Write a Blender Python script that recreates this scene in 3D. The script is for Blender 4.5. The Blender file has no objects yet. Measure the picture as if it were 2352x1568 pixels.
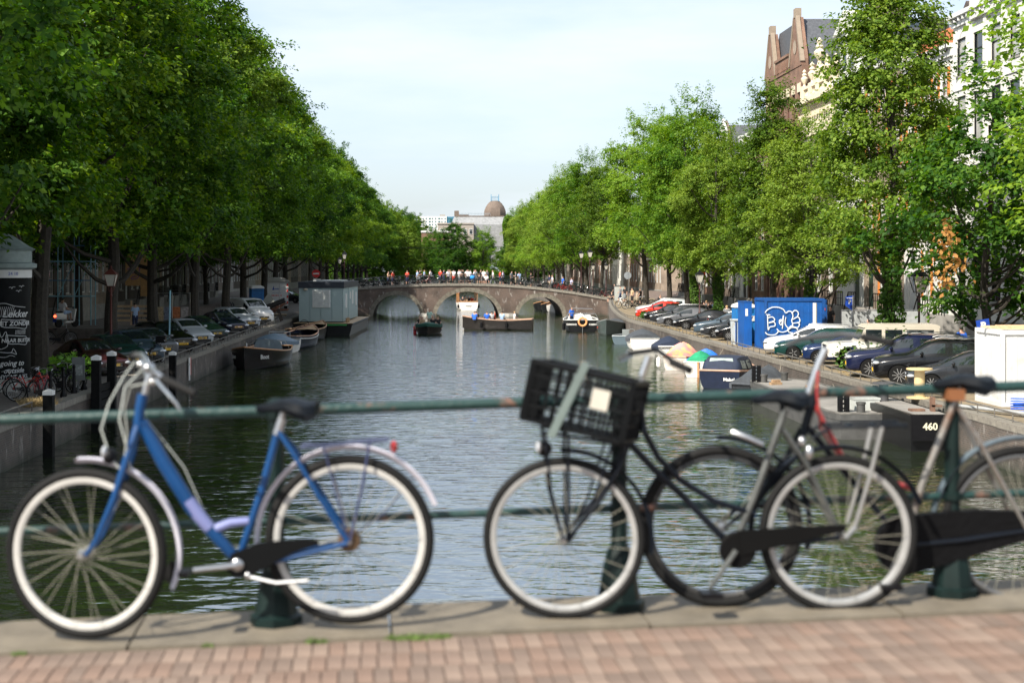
import bpy, bmesh, math, random
import numpy as np
from mathutils import Vector, Matrix
R = math.radians; PI = math.pi
random.seed(7)
S = bpy.context.scene
C = S.collection
# ------------------------------------------------------------------ camera, sky, sun, exposure
EYE = 5.7                                   # eye height above the water, metres
F = 3267.0; VX = 1000.0; VY = 612.0         # focal length and vanishing point on a 2352 x 1568 frame
cam_d = bpy.data.cameras.new('camera'); cam = bpy.data.objects.new('camera', cam_d); C.objects.link(cam)
cam.location = (0, 0, EYE); cam.rotation_euler = (R(90), 0, 0)
cam_d.sensor_width = 36; cam_d.lens = 50
cam_d.shift_x = (1176-VX)/2352; cam_d.shift_y = -(784-VY)/2352
cam_d.clip_end = 3000; cam_d.clip_start = 0.1
cam_d.dof.use_dof = True; cam_d.dof.focus_distance = 75; cam_d.dof.aperture_fstop = 2.1
S.camera = cam
SUN = Vector((-0.50, -0.50, 0.70)).normalized()
world = bpy.data.worlds.new('World'); S.world = world; world.use_nodes = True
wn = world.node_tree.nodes; wl = world.node_tree.links
for n in list(wn): wn.remove(n)
wo = wn.new('ShaderNodeOutputWorld'); bg = wn.new('ShaderNodeBackground'); sky = wn.new('ShaderNodeTexSky')
sky.sky_type = 'NISHITA'; sky.sun_disc = False
sky.sun_elevation = math.asin(SUN.z); sky.sun_rotation = math.atan2(SUN.x, SUN.y) % (2*PI)
sky.air_density = 1.0; sky.dust_density = 2.2; sky.ozone_density = 2.0
bg.inputs['Strength'].default_value = 0.115
# thin high cloud over the whole sky
tc = wn.new('ShaderNodeTexCoord'); mp = wn.new('ShaderNodeMapping'); nz = wn.new('ShaderNodeTexNoise')
mp.inputs['Scale'].default_value = (1.6, 1.6, 7.0)
nz.inputs['Scale'].default_value = 1.6; nz.inputs['Detail'].default_value = 7; nz.inputs['Roughness'].default_value = 0.55
mr = wn.new('ShaderNodeMapRange'); mr.inputs['From Min'].default_value = 0.40; mr.inputs['From Max'].default_value = 0.64
mr.inputs['To Min'].default_value = 0.45; mr.inputs['To Max'].default_value = 0.97
mxs = wn.new('ShaderNodeMix'); mxs.data_type = 'RGBA'; mxs.inputs[7].default_value = (4.6, 5.05, 5.6, 1)
wl.new(tc.outputs['Generated'], mp.inputs['Vector']); wl.new(mp.outputs[0], nz.inputs['Vector'])
wl.new(nz.outputs['Fac'], mr.inputs['Value']); wl.new(mr.outputs[0], mxs.inputs[0])
wl.new(sky.outputs[0], mxs.inputs[6]); wl.new(mxs.outputs[2], bg.inputs['Color']); wl.new(bg.outputs[0], wo.inputs[0])
sun_d = bpy.data.lights.new('sun', 'SUN'); sun = bpy.data.objects.new('sun', sun_d); C.objects.link(sun)
sun_d.energy = 5.0; sun_d.angle = R(0.5); sun_d.color = (1, 0.93, 0.82)
sun.rotation_euler = SUN.to_track_quat('Z', 'Y').to_euler(); sun.location = (-60, -40, 80)
S.render.engine = 'CYCLES'
S.view_settings.view_transform = 'Standard'; S.view_settings.look = 'None'
S.view_settings.exposure = 0.88; S.view_settings.gamma = 1; S.view_settings.use_curve_mapping = False
try:
    S.cycles.max_bounces = 6; S.cycles.diffuse_bounces = 2; S.cycles.glossy_bounces = 3; S.cycles.transmission_bounces = 3
    S.cycles.use_denoising = True
except Exception: pass

# ------------------------------------------------------------------ materials
M = {}
def mat(name, col, rough=0.6, metal=0.0, var=0.12, scale=4.0, bump=0.0, bscale=30.0, coat=0.0, spec=0.5, col2=None, thr=None, detail=4, emit=0):
    if name in M: return M[name]
    m = bpy.data.materials.new(name); m.use_nodes = True
    nt = m.node_tree; p = nt.nodes['Principled BSDF']
    p.inputs['Roughness'].default_value = rough; p.inputs['Metallic'].default_value = metal
    p.inputs['Coat Weight'].default_value = coat; p.inputs['Specular IOR Level'].default_value = spec
    t = nt.nodes.new('ShaderNodeTexCoord'); n = nt.nodes.new('ShaderNodeTexNoise')
    n.inputs['Scale'].default_value = scale; n.inputs['Detail'].default_value = detail; n.inputs['Roughness'].default_value = 0.6
    nt.links.new(t.outputs['Object'], n.inputs['Vector'])
    r = nt.nodes.new('ShaderNodeValToRGB')
    c2 = col2 if col2 else tuple(min(1, c*(1+var)) for c in col)
    c1 = col if col2 else tuple(c*(1-var) for c in col)
    lo, hi = thr if thr else (0.3, 0.7)
    r.color_ramp.elements[0].position = lo; r.color_ramp.elements[1].position = hi
    r.color_ramp.elements[0].color = (*c1, 1); r.color_ramp.elements[1].color = (*c2, 1)
    nt.links.new(n.outputs['Fac'], r.inputs['Fac']); nt.links.new(r.outputs['Color'], p.inputs['Base Color'])
    if bump:
        n2 = nt.nodes.new('ShaderNodeTexNoise'); n2.inputs['Scale'].default_value = bscale; n2.inputs['Detail'].default_value = 5
        nt.links.new(t.outputs['Object'], n2.inputs['Vector'])
        b = nt.nodes.new('ShaderNodeBump'); b.inputs['Strength'].default_value = bump; b.inputs['Distance'].default_value = 0.02
        nt.links.new(n2.outputs['Fac'], b.inputs['Height']); nt.links.new(b.outputs[0], p.inputs['Normal'])
    if emit:
        p.inputs['Emission Color'].default_value = (*col, 1); p.inputs['Emission Strength'].default_value = emit
    M[name] = m; return m

def brick_mat(name, c1, c2, mortar, w=0.22, h=0.065, ms=0.012, stain=0.0, algae=False):
    if name in M: return M[name]
    m = bpy.data.materials.new(name); m.use_nodes = True; nt = m.node_tree; p = nt.nodes['Principled BSDF']
    p.inputs['Roughness'].default_value = 0.85
    g = nt.nodes.new('ShaderNodeTexCoord'); sp = nt.nodes.new('ShaderNodeSeparateXYZ'); cb = nt.nodes.new('ShaderNodeCombineXYZ')
    ad = nt.nodes.new('ShaderNodeMath'); ad.operation = 'ADD'
    nt.links.new(g.outputs['Object'], sp.inputs[0]); nt.links.new(sp.outputs['X'], ad.inputs[0]); nt.links.new(sp.outputs['Y'], ad.inputs[1])
    nt.links.new(ad.outputs[0], cb.inputs['X']); nt.links.new(sp.outputs['Z'], cb.inputs['Y'])
    b = nt.nodes.new('ShaderNodeTexBrick'); b.inputs['Scale'].default_value = 1
    b.inputs['Brick Width'].default_value = w; b.inputs['Row Height'].default_value = h; b.inputs['Mortar Size'].default_value = ms
    b.inputs['Color1'].default_value = (*c1, 1); b.inputs['Color2'].default_value = (*c2, 1); b.inputs['Mortar'].default_value = (*mortar, 1)
    nt.links.new(cb.outputs[0], b.inputs['Vector'])
    n = nt.nodes.new('ShaderNodeTexNoise'); n.inputs['Scale'].default_value = 0.9; n.inputs['Detail'].default_value = 6
    nt.links.new(g.outputs['Object'], n.inputs['Vector'])
    mr = nt.nodes.new('ShaderNodeMapRange'); mr.inputs['From Min'].default_value = 0.3; mr.inputs['From Max'].default_value = 0.75
    mr.inputs['To Min'].default_value = 0.6; mr.inputs['To Max'].default_value = 1.3
    nt.links.new(n.outputs['Fac'], mr.inputs[0])
    vm = nt.nodes.new('ShaderNodeVectorMath'); vm.operation = 'SCALE'
    nt.links.new(b.outputs['Color'], vm.inputs[0]); nt.links.new(mr.outputs[0], vm.inputs['Scale'])
    last = vm.outputs[0]
    if stain:
        n3 = nt.nodes.new('ShaderNodeTexNoise'); n3.inputs['Scale'].default_value = 2.2; n3.inputs['Detail'].default_value = 8; n3.inputs['Roughness'].default_value = .7
        m3 = nt.nodes.new('ShaderNodeMapping'); m3.inputs['Scale'].default_value = (1.3, 1.3, .45)
        nt.links.new(g.outputs['Object'], m3.inputs[0]); nt.links.new(m3.outputs[0], n3.inputs['Vector'])
        r3 = nt.nodes.new('ShaderNodeMapRange'); r3.inputs['From Min'].default_value = .57; r3.inputs['From Max'].default_value = .68; r3.inputs['To Max'].default_value = stain
        nt.links.new(n3.outputs['Fac'], r3.inputs[0])
        x = nt.nodes.new('ShaderNodeMix'); x.data_type = 'RGBA'; x.inputs[7].default_value = (.42, .40, .37, 1)
        nt.links.new(r3.outputs[0], x.inputs[0]); nt.links.new(last, x.inputs[6]); last = x.outputs[2]
    if algae:
        ar = nt.nodes.new('ShaderNodeMapRange'); ar.inputs['From Min'].default_value = .62; ar.inputs['From Max'].default_value = .12
        az = nt.nodes.new('ShaderNodeMath'); az.operation = 'MULTIPLY_ADD'; az.inputs[1].default_value = .5
        nt.links.new(n.outputs['Fac'], az.inputs[0]); nt.links.new(sp.outputs['Z'], az.inputs[2]); nt.links.new(az.outputs[0], ar.inputs[0])
        y = nt.nodes.new('ShaderNodeMix'); y.data_type = 'RGBA'; y.inputs[7].default_value = (.012, .018, .008, 1)
        nt.links.new(ar.outputs[0], y.inputs[0]); nt.links.new(last, y.inputs[6]); last = y.outputs[2]
    nt.links.new(last, p.inputs['Base Color'])
    M[name] = m; return m

def leaf_mat(name, c1, c2, c3, trans=0.35):
    m = bpy.data.materials.new(name); m.use_nodes = True; nt = m.node_tree
    p = nt.nodes['Principled BSDF']; out = nt.nodes['Material Output']
    p.inputs['Roughness'].default_value = 0.6; p.inputs['Specular IOR Level'].default_value = 0.22
    g = nt.nodes.new('ShaderNodeNewGeometry'); t = nt.nodes.new('ShaderNodeTexCoord'); n = nt.nodes.new('ShaderNodeTexNoise')
    n.inputs['Scale'].default_value = 0.55; n.inputs['Detail'].default_value = 3
    nt.links.new(t.outputs['Object'], n.inputs['Vector'])
    oi = nt.nodes.new('ShaderNodeObjectInfo')
    a = nt.nodes.new('ShaderNodeMath'); a.operation = 'MULTIPLY_ADD'; a.inputs[1].default_value = 0.45
    nt.links.new(g.outputs['Random Per Island'], a.inputs[0]); nt.links.new(n.outputs['Fac'], a.inputs[2])
    a2 = nt.nodes.new('ShaderNodeMath'); a2.operation = 'MULTIPLY_ADD'; a2.inputs[1].default_value = 0.3; 
    nt.links.new(oi.outputs['Random'], a2.inputs[0]); nt.links.new(a.outputs[0], a2.inputs[2])
    r = nt.nodes.new('ShaderNodeValToRGB'); e = r.color_ramp.elements
    e[0].position = 0.5; e[0].color = (*c1, 1); e[1].position = 1.12; e[1].color = (*c3, 1)
    k = e.new(0.82); k.color = (*c2, 1)
    nt.links.new(a2.outputs[0], r.inputs['Fac']); nt.links.new(r.outputs[0], p.inputs['Base Color'])
    tr = nt.nodes.new('ShaderNodeBsdfTranslucent'); ms = nt.nodes.new('ShaderNodeMixShader'); ms.inputs[0].default_value = trans
    hs = nt.nodes.new('ShaderNodeHueSaturation'); hs.inputs['Hue'].default_value = 0.49; hs.inputs['Saturation'].default_value = 1.1; hs.inputs['Value'].default_value = 1.7
    nt.links.new(r.outputs[0], hs.inputs['Color']); nt.links.new(hs.outputs[0], tr.inputs['Color'])
    nt.links.new(p.outputs[0], ms.inputs[1]); nt.links.new(tr.outputs[0], ms.inputs[2]); nt.links.new(ms.outputs[0], out.inputs[0])
    M[name] = m; return m

BARK = mat('bark', (.032, .027, .020), .9, var=.45, scale=9, bump=.8, bscale=22)
LEAF_A = leaf_mat('elm_leaf', (.012, .045, .005), (.034, .098, .010), (.095, .185, .018), .42)
LEAF_B = leaf_mat('lime_leaf', (.034, .076, .007), (.080, .150, .012), (.18, .26, .036), .38)
LEAF_C = leaf_mat('bright_leaf', (.030, .090, .008), (.080, .175, .012), (.17, .27, .030), .40)
LEAF_E = leaf_mat('fresh_elm_leaf', (.018, .060, .005), (.058, .135, .010), (.15, .235, .022), .42)
LEAF_D = leaf_mat('ivy_leaf', (.025, .065, .010), (.05, .12, .015), (.11, .20, .03), .25)
BLACK = mat('black_paint', (.005, .005, .006), .42, var=.3, spec=.18)
IRON = mat('dark_iron', (.010, .012, .012), .45, .2, var=.3, spec=.3)
STEEL = mat('steel', (.45, .46, .47), .28, .9, var=.1)
CHROME = mat('polished_metal', (.62, .62, .60), .2, 1, var=.08)
RUBBER = mat('rubber', (.008, .008, .008), .7, var=.3, spec=.2)
WHITE = mat('white_paint', (.60, .60, .58), .5, var=.05)
GLASS = mat('window_glass', (.018, .024, .028), .04, var=.4, scale=.7, spec=.8)
CARGLASS = mat('car_glass', (.012, .018, .02), .03, var=.3, spec=.9)
SKIN = mat('skin', (.42, .25, .18), .5, var=.08)
SKIN2 = mat('skin_dark', (.16, .09, .06), .5, var=.08)
def paint(name, c, rough=.2): return mat('paint_'+name, c, rough, var=.04, coat=.35, spec=.4)
def cloth(name, c): return mat('cloth_'+name, c, .85, var=.12, scale=6)

# ------------------------------------------------------------------ mesh helpers
class MB:
    def __init__(s): s.v = []; s.f = []; s.mi = []
    def add(s, vs, fs, mi=0):
        o = len(s.v); s.v += [tuple(v) for v in vs]; s.f += [tuple(i+o for i in f) for f in fs]; s.mi += [mi]*len(fs)
    def bx(s, x0, x1, y0, y1, z0, z1, mi=0):
        s.add([(x0,y0,z0),(x1,y0,z0),(x1,y1,z0),(x0,y1,z0),(x0,y0,z1),(x1,y0,z1),(x1,y1,z1),(x0,y1,z1)],
              [(0,3,2,1),(4,5,6,7),(0,1,5,4),(1,2,6,5),(2,3,7,6),(3,0,4,7)], mi)
    def box(s, c, d, rot=None, mi=0):
        m = MB(); m.bx(-d[0]/2, d[0]/2, -d[1]/2, d[1]/2, -d[2]/2, d[2]/2)
        rm = rot if rot is not None else Matrix.Identity(3)
        s.add([Vector(c)+rm @ Vector(v) for v in m.v], m.f, mi)
    def bar(s, a, b, w, h=None, mi=0):
        a = Vector(a); b = Vector(b); d = b-a; q = d.to_track_quat('Y', 'Z').to_matrix()
        s.box((a+b)/2, (w, d.length, h or w), q, mi)
    def tube(s, pts, r, n=8, closed=False, caps=True, mi=0):
        pts = [Vector(p) for p in pts]; k = len(pts)
        rr = r if isinstance(r, (list, tuple)) else [r]*k
        rings = []; prev = None
        for i, p in enumerate(pts):
            a = pts[(i-1) % k] if (closed or i > 0) else p; b = pts[(i+1) % k] if (closed or i < k-1) else p
            t = (b-a); t = t.normalized() if t.length > 1e-9 else Vector((0,0,1))
            if prev is None:
                u = t.cross(Vector((0,0,1)) if abs(t.z) < .9 else Vector((0,1,0))).normalized()
            else:
                u = (prev-t*prev.dot(t)); u = u.normalized() if u.length > 1e-6 else t.orthogonal().normalized()
            prev = u; w = t.cross(u)
            rings.append([p+(u*math.cos(2*PI*j/n)+w*math.sin(2*PI*j/n))*rr[i] for j in range(n)])
        vs = [v for rg in rings for v in rg]; fs = []
        for i in range(k if closed else k-1):
            i2 = (i+1) % k
            for j in range(n): fs.append((i*n+j, i*n+(j+1) % n, i2*n+(j+1) % n, i2*n+j))
        if caps and not closed: fs.append(tuple(range(n))[::-1]); fs.append(tuple((k-1)*n+j for j in range(n)))
        s.add(vs, fs, mi)
    def lathe(s, prof, n=16, c=(0,0,0), mi=0, ax='z'):
        vs = []; fs = []
        for r, z in prof:
            for j in range(n):
                a = 2*PI*j/n; p = (r*math.cos(a), r*math.sin(a), z)
                if ax == 'y': p = (p[0], z, p[1])
                if ax == 'x': p = (z, p[0], p[1])
                vs.append((c[0]+p[0], c[1]+p[1], c[2]+p[2]))
        for i in range(len(prof)-1):
            for j in range(n): fs.append((i*n+j, i*n+(j+1) % n, (i+1)*n+(j+1) % n, (i+1)*n+j))
        fs.append(tuple(range(n))[::-1]); fs.append(tuple((len(prof)-1)*n+j for j in range(n)))
        s.add(vs, fs, mi)
    def prism(s, poly, y0, y1, mi=0):          # polygon in xz, extruded along y
        n = len(poly); vs = [(x, y0, z) for x, z in poly]+[(x, y1, z) for x, z in poly]
        fs = [tuple(range(n)), tuple(range(2*n-1, n-1, -1))]+[(i, i+n, (i+1) % n+n, (i+1) % n) for i in range(n)]
        s.add(vs, fs, mi)
    def loft(s, rings, closed=True, caps=True, mi=0):
        n = len(rings[0]); vs = [p for r in rings for p in r]; fs = []
        for i in range(len(rings)-1):
            for j in range(n if closed else n-1):
                fs.append((i*n+j, i*n+(j+1) % n, (i+1)*n+(j+1) % n, (i+1)*n+j))
        if caps and closed: fs.append(tuple(range(n))[::-1]); fs.append(tuple((len(rings)-1)*n+j for j in range(n)))
        s.add(vs, fs, mi)
    def ell(s, c, r, n=10, m=6, mi=0):
        prof = [(math.sin(PI*i/m), -math.cos(PI*i/m)) for i in range(m+1)]
        t = MB(); t.lathe([(max(a, .02), b) for a, b in prof], n)
        s.add([(c[0]+v[0]*r[0], c[1]+v[1]*r[1], c[2]+v[2]*r[2]) for v in t.v], t.f, mi)
    def mesh(s, name, mats, smooth=True, ang=38):
        me = bpy.data.meshes.new(name); me.from_pydata(s.v, [], s.f)
        for m in (mats if isinstance(mats, (list, tuple)) else [mats]): me.materials.append(m)
        if any(s.mi): me.polygons.foreach_set('material_index', s.mi)
        b = bmesh.new(); b.from_mesh(me); bmesh.ops.recalc_face_normals(b, faces=b.faces); b.to_mesh(me); b.free()
        if smooth:
            me.polygons.foreach_set('use_smooth', [True]*len(me.polygons)); me.set_sharp_from_angle(angle=R(ang))
        me.update(); return me
    def build(s, name, mats, parent=None, smooth=True, loc=None, label=None):
        return ob(name, s.mesh(name, mats, smooth), parent, loc, label=label)
def ob(name, me, parent=None, loc=None, rot=None, label=None, m=None):
    o = bpy.data.objects.new(name, me); C.objects.link(o)
    if parent: o.parent = parent; KIDS.setdefault(parent.name, []).append(o)
    if loc is not None: o.location = loc
    if rot is not None: o.rotation_euler = rot
    if label: o['label'] = label
    if m: setmat(o, m)
    return o
def setmat(o, m, i=0):
    if len(o.material_slots) > i:
        o.material_slots[i].link = 'OBJECT'; o.material_slots[i].material = m
def tag(o, label=None, cat=None, group=None, kind=None):
    if label: o['label'] = label
    if cat: o['category'] = cat
    if group: o['group'] = group
    if kind: o['kind'] = kind
    return o
def thing(name, label, cat, loc=(0,0,0), rz=0, group=None):
    o = bpy.data.objects.new(name, None); C.objects.link(o); o.empty_display_size = .2
    o.location = loc; o.rotation_euler = (0, 0, rz); return tag(o, label, cat, group)
KIDS = {}
def kids(o):
    return KIDS.get(o.name, [])
def dup(root, loc, rz, label, group=None, mats=None, scale=None, rot=None):
    r = root.copy(); C.objects.link(r); r.location = loc; r.rotation_euler = rot if rot else (0, 0, rz); r['label'] = label
    if scale: r.scale = scale if isinstance(scale, tuple) else (scale,)*3
    if group: r['group'] = group
    def rec(src, dst):
        for ch in kids(src):
            c = ch.copy(); C.objects.link(c); c.parent = dst; KIDS.setdefault(dst.name, []).append(c)
            nm = ch.name.split('.')[0]
            if mats and nm in mats: setmat(c, mats[nm])
            rec(ch, c)
    rec(root, r); return r
def structure(o): o['kind'] = 'structure'; return o
def DP(px, py, Y): return Vector(((px-VX)*Y/F, Y, EYE-(py-VY)*Y/F))
ORD = ['first','second','third','fourth','fifth','sixth','seventh','eighth','ninth','tenth','eleventh','twelfth','thirteenth','fourteenth','fifteenth','sixteenth','seventeenth','eighteenth','nineteenth','twentieth','twenty-first','twenty-second','twenty-third','twenty-fourth','twenty-fifth','twenty-sixth','twenty-seventh','twenty-eighth','twenty-ninth','thirtieth']+['thirty-'+q for q in ('first','second','third','fourth','fifth','sixth','seventh','eighth','ninth')]+['fortieth']+['forty-'+q for q in ('first','second','third','fourth','fifth','sixth','seventh','eighth','ninth')]
def text_mb(mb, s, size, O, U, V, mi=0, shear=0, ext=.004, bold=0, fn=None):
    """flat lettering laid on a plane: O centre, U right, V up"""
    cu = bpy.data.curves.new('t', 'FONT'); cu.body = s; cu.size = size; cu.align_x = 'CENTER'; cu.align_y = 'CENTER'
    cu.extrude = ext; cu.shear = shear; cu.offset = bold; cu.resolution_u = 3
    o = bpy.data.objects.new('t', cu); C.objects.link(o)
    dg = bpy.context.evaluated_depsgraph_get(); me = bpy.data.meshes.new_from_object(o.evaluated_get(dg))
    O = Vector(O); U = Vector(U).normalized(); V = Vector(V).normalized(); N = U.cross(V)
    if fn: vs = [fn(v.co) for v in me.vertices]
    else: vs = [O+U*v.co.x+V*v.co.y+N*v.co.z for v in me.vertices]
    mb.add(vs, [tuple(p.vertices) for p in me.polygons], mi)
    bpy.data.objects.remove(o); bpy.data.curves.remove(cu); bpy.data.meshes.remove(me)
# ------------------------------------------------------------------ water, quays, ground
def edge(side, Y):
    if side < 0: return -12.0
    if Y <= 118: return 16.0
    if Y <= 163: return 16.0+3.9*((Y-118)/45.0)**1.5
    if Y <= 180: return 19.9-2.4*(Y-163)/17
    return 17.5
def edge_z(Y):
    return 1.3+0.75*max(0, min(1, (Y-122)/40)) if Y < 180 else 2.05-0.75*min(1, (Y-180)/40)
def gz(x, Y):
    s = -1 if x < 0 else 1; d = (x-edge(s, Y))*s
    return edge_z(Y)+0.62*max(0, min(1, (d-5.2)/4))
def water_mesh():
    NX, NY = 300, 720
    k = np.linspace(0, 1, NY); Y = 6.0*(340/6.0)**k
    u = np.linspace(0, 1, NX)
    YY, UU = np.meshgrid(Y, u, indexing='ij')
    hw = np.minimum(24, 3.0+YY*0.46)
    XX = -np.minimum(13, 3+YY*.40)+UU*(np.minimum(13, 3+YY*.40)+np.minimum(21, 4+YY*.46))
    rng = np.random.default_rng(3); Z = np.zeros_like(XX)
    for i in range(60):
        lam = 0.34*(5.0)**rng.random(); th = rng.normal(1.5, .42); a = 0.0047*lam*rng.uniform(.5, 1.2)
        kx, ky = 2*PI/lam*math.cos(th), 2*PI/lam*math.sin(th)
        cell = YY*0.0056; fade = np.clip((lam/2.6-cell*1.0)/ (lam/2.6), 0, 1)
        Z += a*fade*np.sin(kx*XX+ky*YY+rng.random()*6.28)
    # calmer and rougher patches
    patch = .95+.35*np.sin(.31*XX+.13*YY)*np.sin(.07*YY-.26*XX+1)+.25*np.sin(.11*YY+.5*np.sin(.3*XX))
    Z *= patch
    vs = np.stack([XX, YY, Z], -1).reshape(-1, 3)
    idx = np.arange(NX*NY).reshape(NY, NX)
    f = np.stack([idx[:-1, :-1], idx[:-1, 1:], idx[1:, 1:], idx[1:, :-1]], -1).reshape(-1, 4)
    me = bpy.data.meshes.new('canal_water'); me.vertices.add(len(vs)); me.vertices.foreach_set('co', vs.ravel().astype(np.float32))
    me.loops.add(f.size); me.loops.foreach_set('vertex_index', f.ravel().astype(np.int32))
    me.polygons.add(len(f)); me.polygons.foreach_set('loop_start', np.arange(0, f.size, 4, dtype=np.int32))
    me.polygons.foreach_set('use_smooth', [True]*len(f)); me.update(calc_edges=True); return me
wm = bpy.data.materials.new('canal_water'); wm.use_nodes = True; nt = wm.node_tree; p = nt.nodes['Principled BSDF']
p.inputs['Base Color'].default_value = (.014, .020, .010, 1); p.inputs['Roughness'].default_value = 0.03
p.inputs['IOR'].default_value = 6.5; p.inputs['Specular IOR Level'].default_value = 0.5
t = nt.nodes.new('ShaderNodeTexCoord'); n1 = nt.nodes.new('ShaderNodeTexNoise'); n1.inputs['Scale'].default_value = 2.6; n1.inputs['Detail'].default_value = 2.5
mpp = nt.nodes.new('ShaderNodeMapping'); mpp.inputs['Scale'].default_value = (.42, 1.25, 1); mpp.inputs['Rotation'].default_value = (0, 0, .15)
nt.links.new(t.outputs['Object'], mpp.inputs[0]); nt.links.new(mpp.outputs[0], n1.inputs['Vector'])
b = nt.nodes.new('ShaderNodeBump'); b.inputs['Strength'].default_value = .85; b.inputs['Distance'].default_value = .07
nt.links.new(n1.outputs['Fac'], b.inputs['Height']); nt.links.new(b.outputs[0], p.inputs['Normal'])
WATER = wm
me = water_mesh(); me.materials.append(WATER); structure(ob('canal_water', me))

GROUND = mat('clinker_ground', (.10, .087, .075), .9, var=.35, scale=3, bump=.5, bscale=9)
SAND = mat('dry_verge', (.19, .15, .095), .95, var=.35, scale=2.5, bump=.5, bscale=12)
ROAD = mat('brick_road', (.12, .09, .075), .9, var=.25, scale=2)
KERB = mat('granite_kerb', (.17, .155, .13), .8, var=.28, scale=6, bump=.3)
QWALL = brick_mat('quay_brick', (.085, .06, .048), (.055, .043, .037), (.10, .092, .08), stain=.4, algae=True)
YS = [8, 20, 30, 40, 50, 60, 70, 80, 90, 100, 110, 118, 122, 127, 132, 138, 145, 152, 158, 163, 168, 174, 180, 190, 205, 220, 260, 300, 345]
for s in (-1, 1):
    offs = [.45, 5.2, 9.2, 13, 60]
    for nm, ia, ib, mt in (('parking_strip', 0, 1, SAND if s > 0 else GROUND), ('quay_road', 1, 2, ROAD), ('pavement', 2, 4, GROUND)):
        m = MB(); rings = []
        for Y in YS:
            row = []
            for q in offs[ia:ib+1]:
                x = edge(s, Y)+s*q; row.append((x, Y, gz(x, Y)))
            rings.append(row)
        m.loft(rings, closed=False, caps=False); structure(m.build(nm, mt))
    # quay wall face and the coping stones on it
    w = tag(thing('quay_wall', ('long dark brick quay wall under the row of parked cars on the left' if s < 0 else 'brick quay wall with stone coping along the right bank, boats moored to it'), 'quay wall'))
    m = MB(); rings = []
    for Y in YS:
        x = edge(s, Y); rings.append([(x, Y, -1.2), (x, Y, edge_z(Y)-.18), (x+s*.5, Y, edge_z(Y)-.18)])
    m.loft(rings, closed=False, caps=False); m.build('brick_face', QWALL, w)
    Y = 30.0; cnt = 0
    stone = MB(); stone.bx(-.25, .25, -.69, .69, -.2, .0); sm = stone.mesh('coping_stone', KERB)
    while Y < 300:
        x0 = edge(s, Y-.7); x1 = edge(s, Y+.7); z0 = edge_z(Y-.7); z1 = edge_z(Y+.7)
        o = ob('coping_stone', sm, w, ((x0+x1)/2+s*.23, Y, edge_z(Y)+.03+random.uniform(-.008, .008)))
        o.rotation_euler = (math.atan2(z1-z0, 1.4), 0, -math.atan2(x1-x0, 1.4)); o.scale = (1, math.hypot(1.4, x1-x0)/1.4, 1)
        Y += 1.4
    # low iron rail on the coping
    rl = thing('kerb_rail', ('low iron kerb rail running along the left quay edge' if s < 0 else 'low rusty kerb rail running along the right quay edge'), 'rail')
    spans = ([(30, 44), (55, 112)] if s < 0 else [(36, 80), (84, 162)])
    railm = mat('rail_iron', (.14, .13, .115), .7, .3, var=.4, scale=12)
    pm = MB(); pm.tube([(0, 0, -.02), (0, 0, .28)], .018, 6); pmm = pm.mesh('post', railm)
    for a, bb in spans:
        ys = list(np.arange(a, bb+.1, 1.3)); m = MB()
        m.tube([(edge(s, y)+s*.2, y, edge_z(y)+.30) for y in ys], .028, 6); m.build('rail_bar', railm, rl)
        for y in ys: ob('post', pmm, rl, (edge(s, y)+s*.2, y, edge_z(y)+.02))
# land that closes the canal at its far end
m = MB(); m.bx(-60, 80, 336, 900, -1.5, 1.6); structure(m.build('far_ground', GROUND))
m = MB(); m.bx(-400, -72, -50, 900, -1.5, 1.2); m.bx(75, 500, -50, 900, -1.5, 1.2); structure(m.build('city_ground', GROUND))

# ------------------------------------------------------------------ near bridge: deck, kerb, clinkers, railing
def NB(u, v, w): return (u, v+.06*u, 4.14+.027*u+w)
SH = lambda u, v: NB(u, v, 0)
nb_rot = (0, -math.atan(.027), math.atan(.06))
BRICK_N = mat('clinker_brick', (.175, .122, .094), .85, var=.28, scale=2.2, bump=.35, bscale=60)
JOINT = mat('sand_joint', (.135, .095, .075), .95, var=.3, scale=20)
NKERB = mat('worn_bluestone', (.135, .115, .085), .75, var=.3, scale=4, bump=.25, bscale=40, detail=8)
m = MB()
m.add([NB(-9, -4, -.010), NB(10, -4, -.010), NB(10, 6.0, -.010), NB(-9, 6.0, -.010), NB(-9, -4, -1), NB(10, -4, -1), NB(10, 6.0, -1), NB(-9, 6.0, -1)],
      [(0,1,2,3), (0,4,5,1), (1,5,6,2), (2,6,7,3), (3,7,4,0), (4,7,6,5)])
deck = structure(m.build('bridge_pavement', JOINT))
nbr = thing('near_bridge', 'brick bridge the camera stands on, stone kerb along its edge', 'bridge')
m = MB()
for x0, x1 in ((-9, 10),):
    m.add([NB(x0, 6.02, -.2), NB(x1, 6.02, -.2), NB(x1, 6.5, -.2), NB(x0, 6.5, -.2), (x0, 6.02+.06*x0, -1), (x1, 6.02+.06*x1, -1), (x1, 6.5+.06*x1, -1), (x0, 6.5+.06*x0, -1)],
          [(0,1,2,3), (0,4,5,1), (1,5,6,2), (2,6,7,3), (3,7,4,0), (4,7,6,5)])
m.build('spandrel_wall', QWALL, nbr)
sb = MB(); sb.bx(-.545, .545, -.27, .27, -.2, 0)
km = sb.mesh('kerb_stone', NKERB)
for i in range(-5, 7):
    o = ob('kerb_stone', km, nbr, NB(i*1.1+.35, 6.27, .012+random.uniform(-.004, .004)), nb_rot)
bb = MB(); bb.bx(-.031, .031, -.098, .098, -.05, 0); bm1 = bb.mesh('brick', BRICK_N)
bms = [mat('clinker_brick_%s' % k, c, .85, var=.25, scale=2.6, bump=.35, bscale=60) for k, c in (('red', (.172, .115, .086)), ('pale', (.195, .142, .110)), ('brown', (.150, .108, .084)))]
stuffb = MB(); pn = 0
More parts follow.
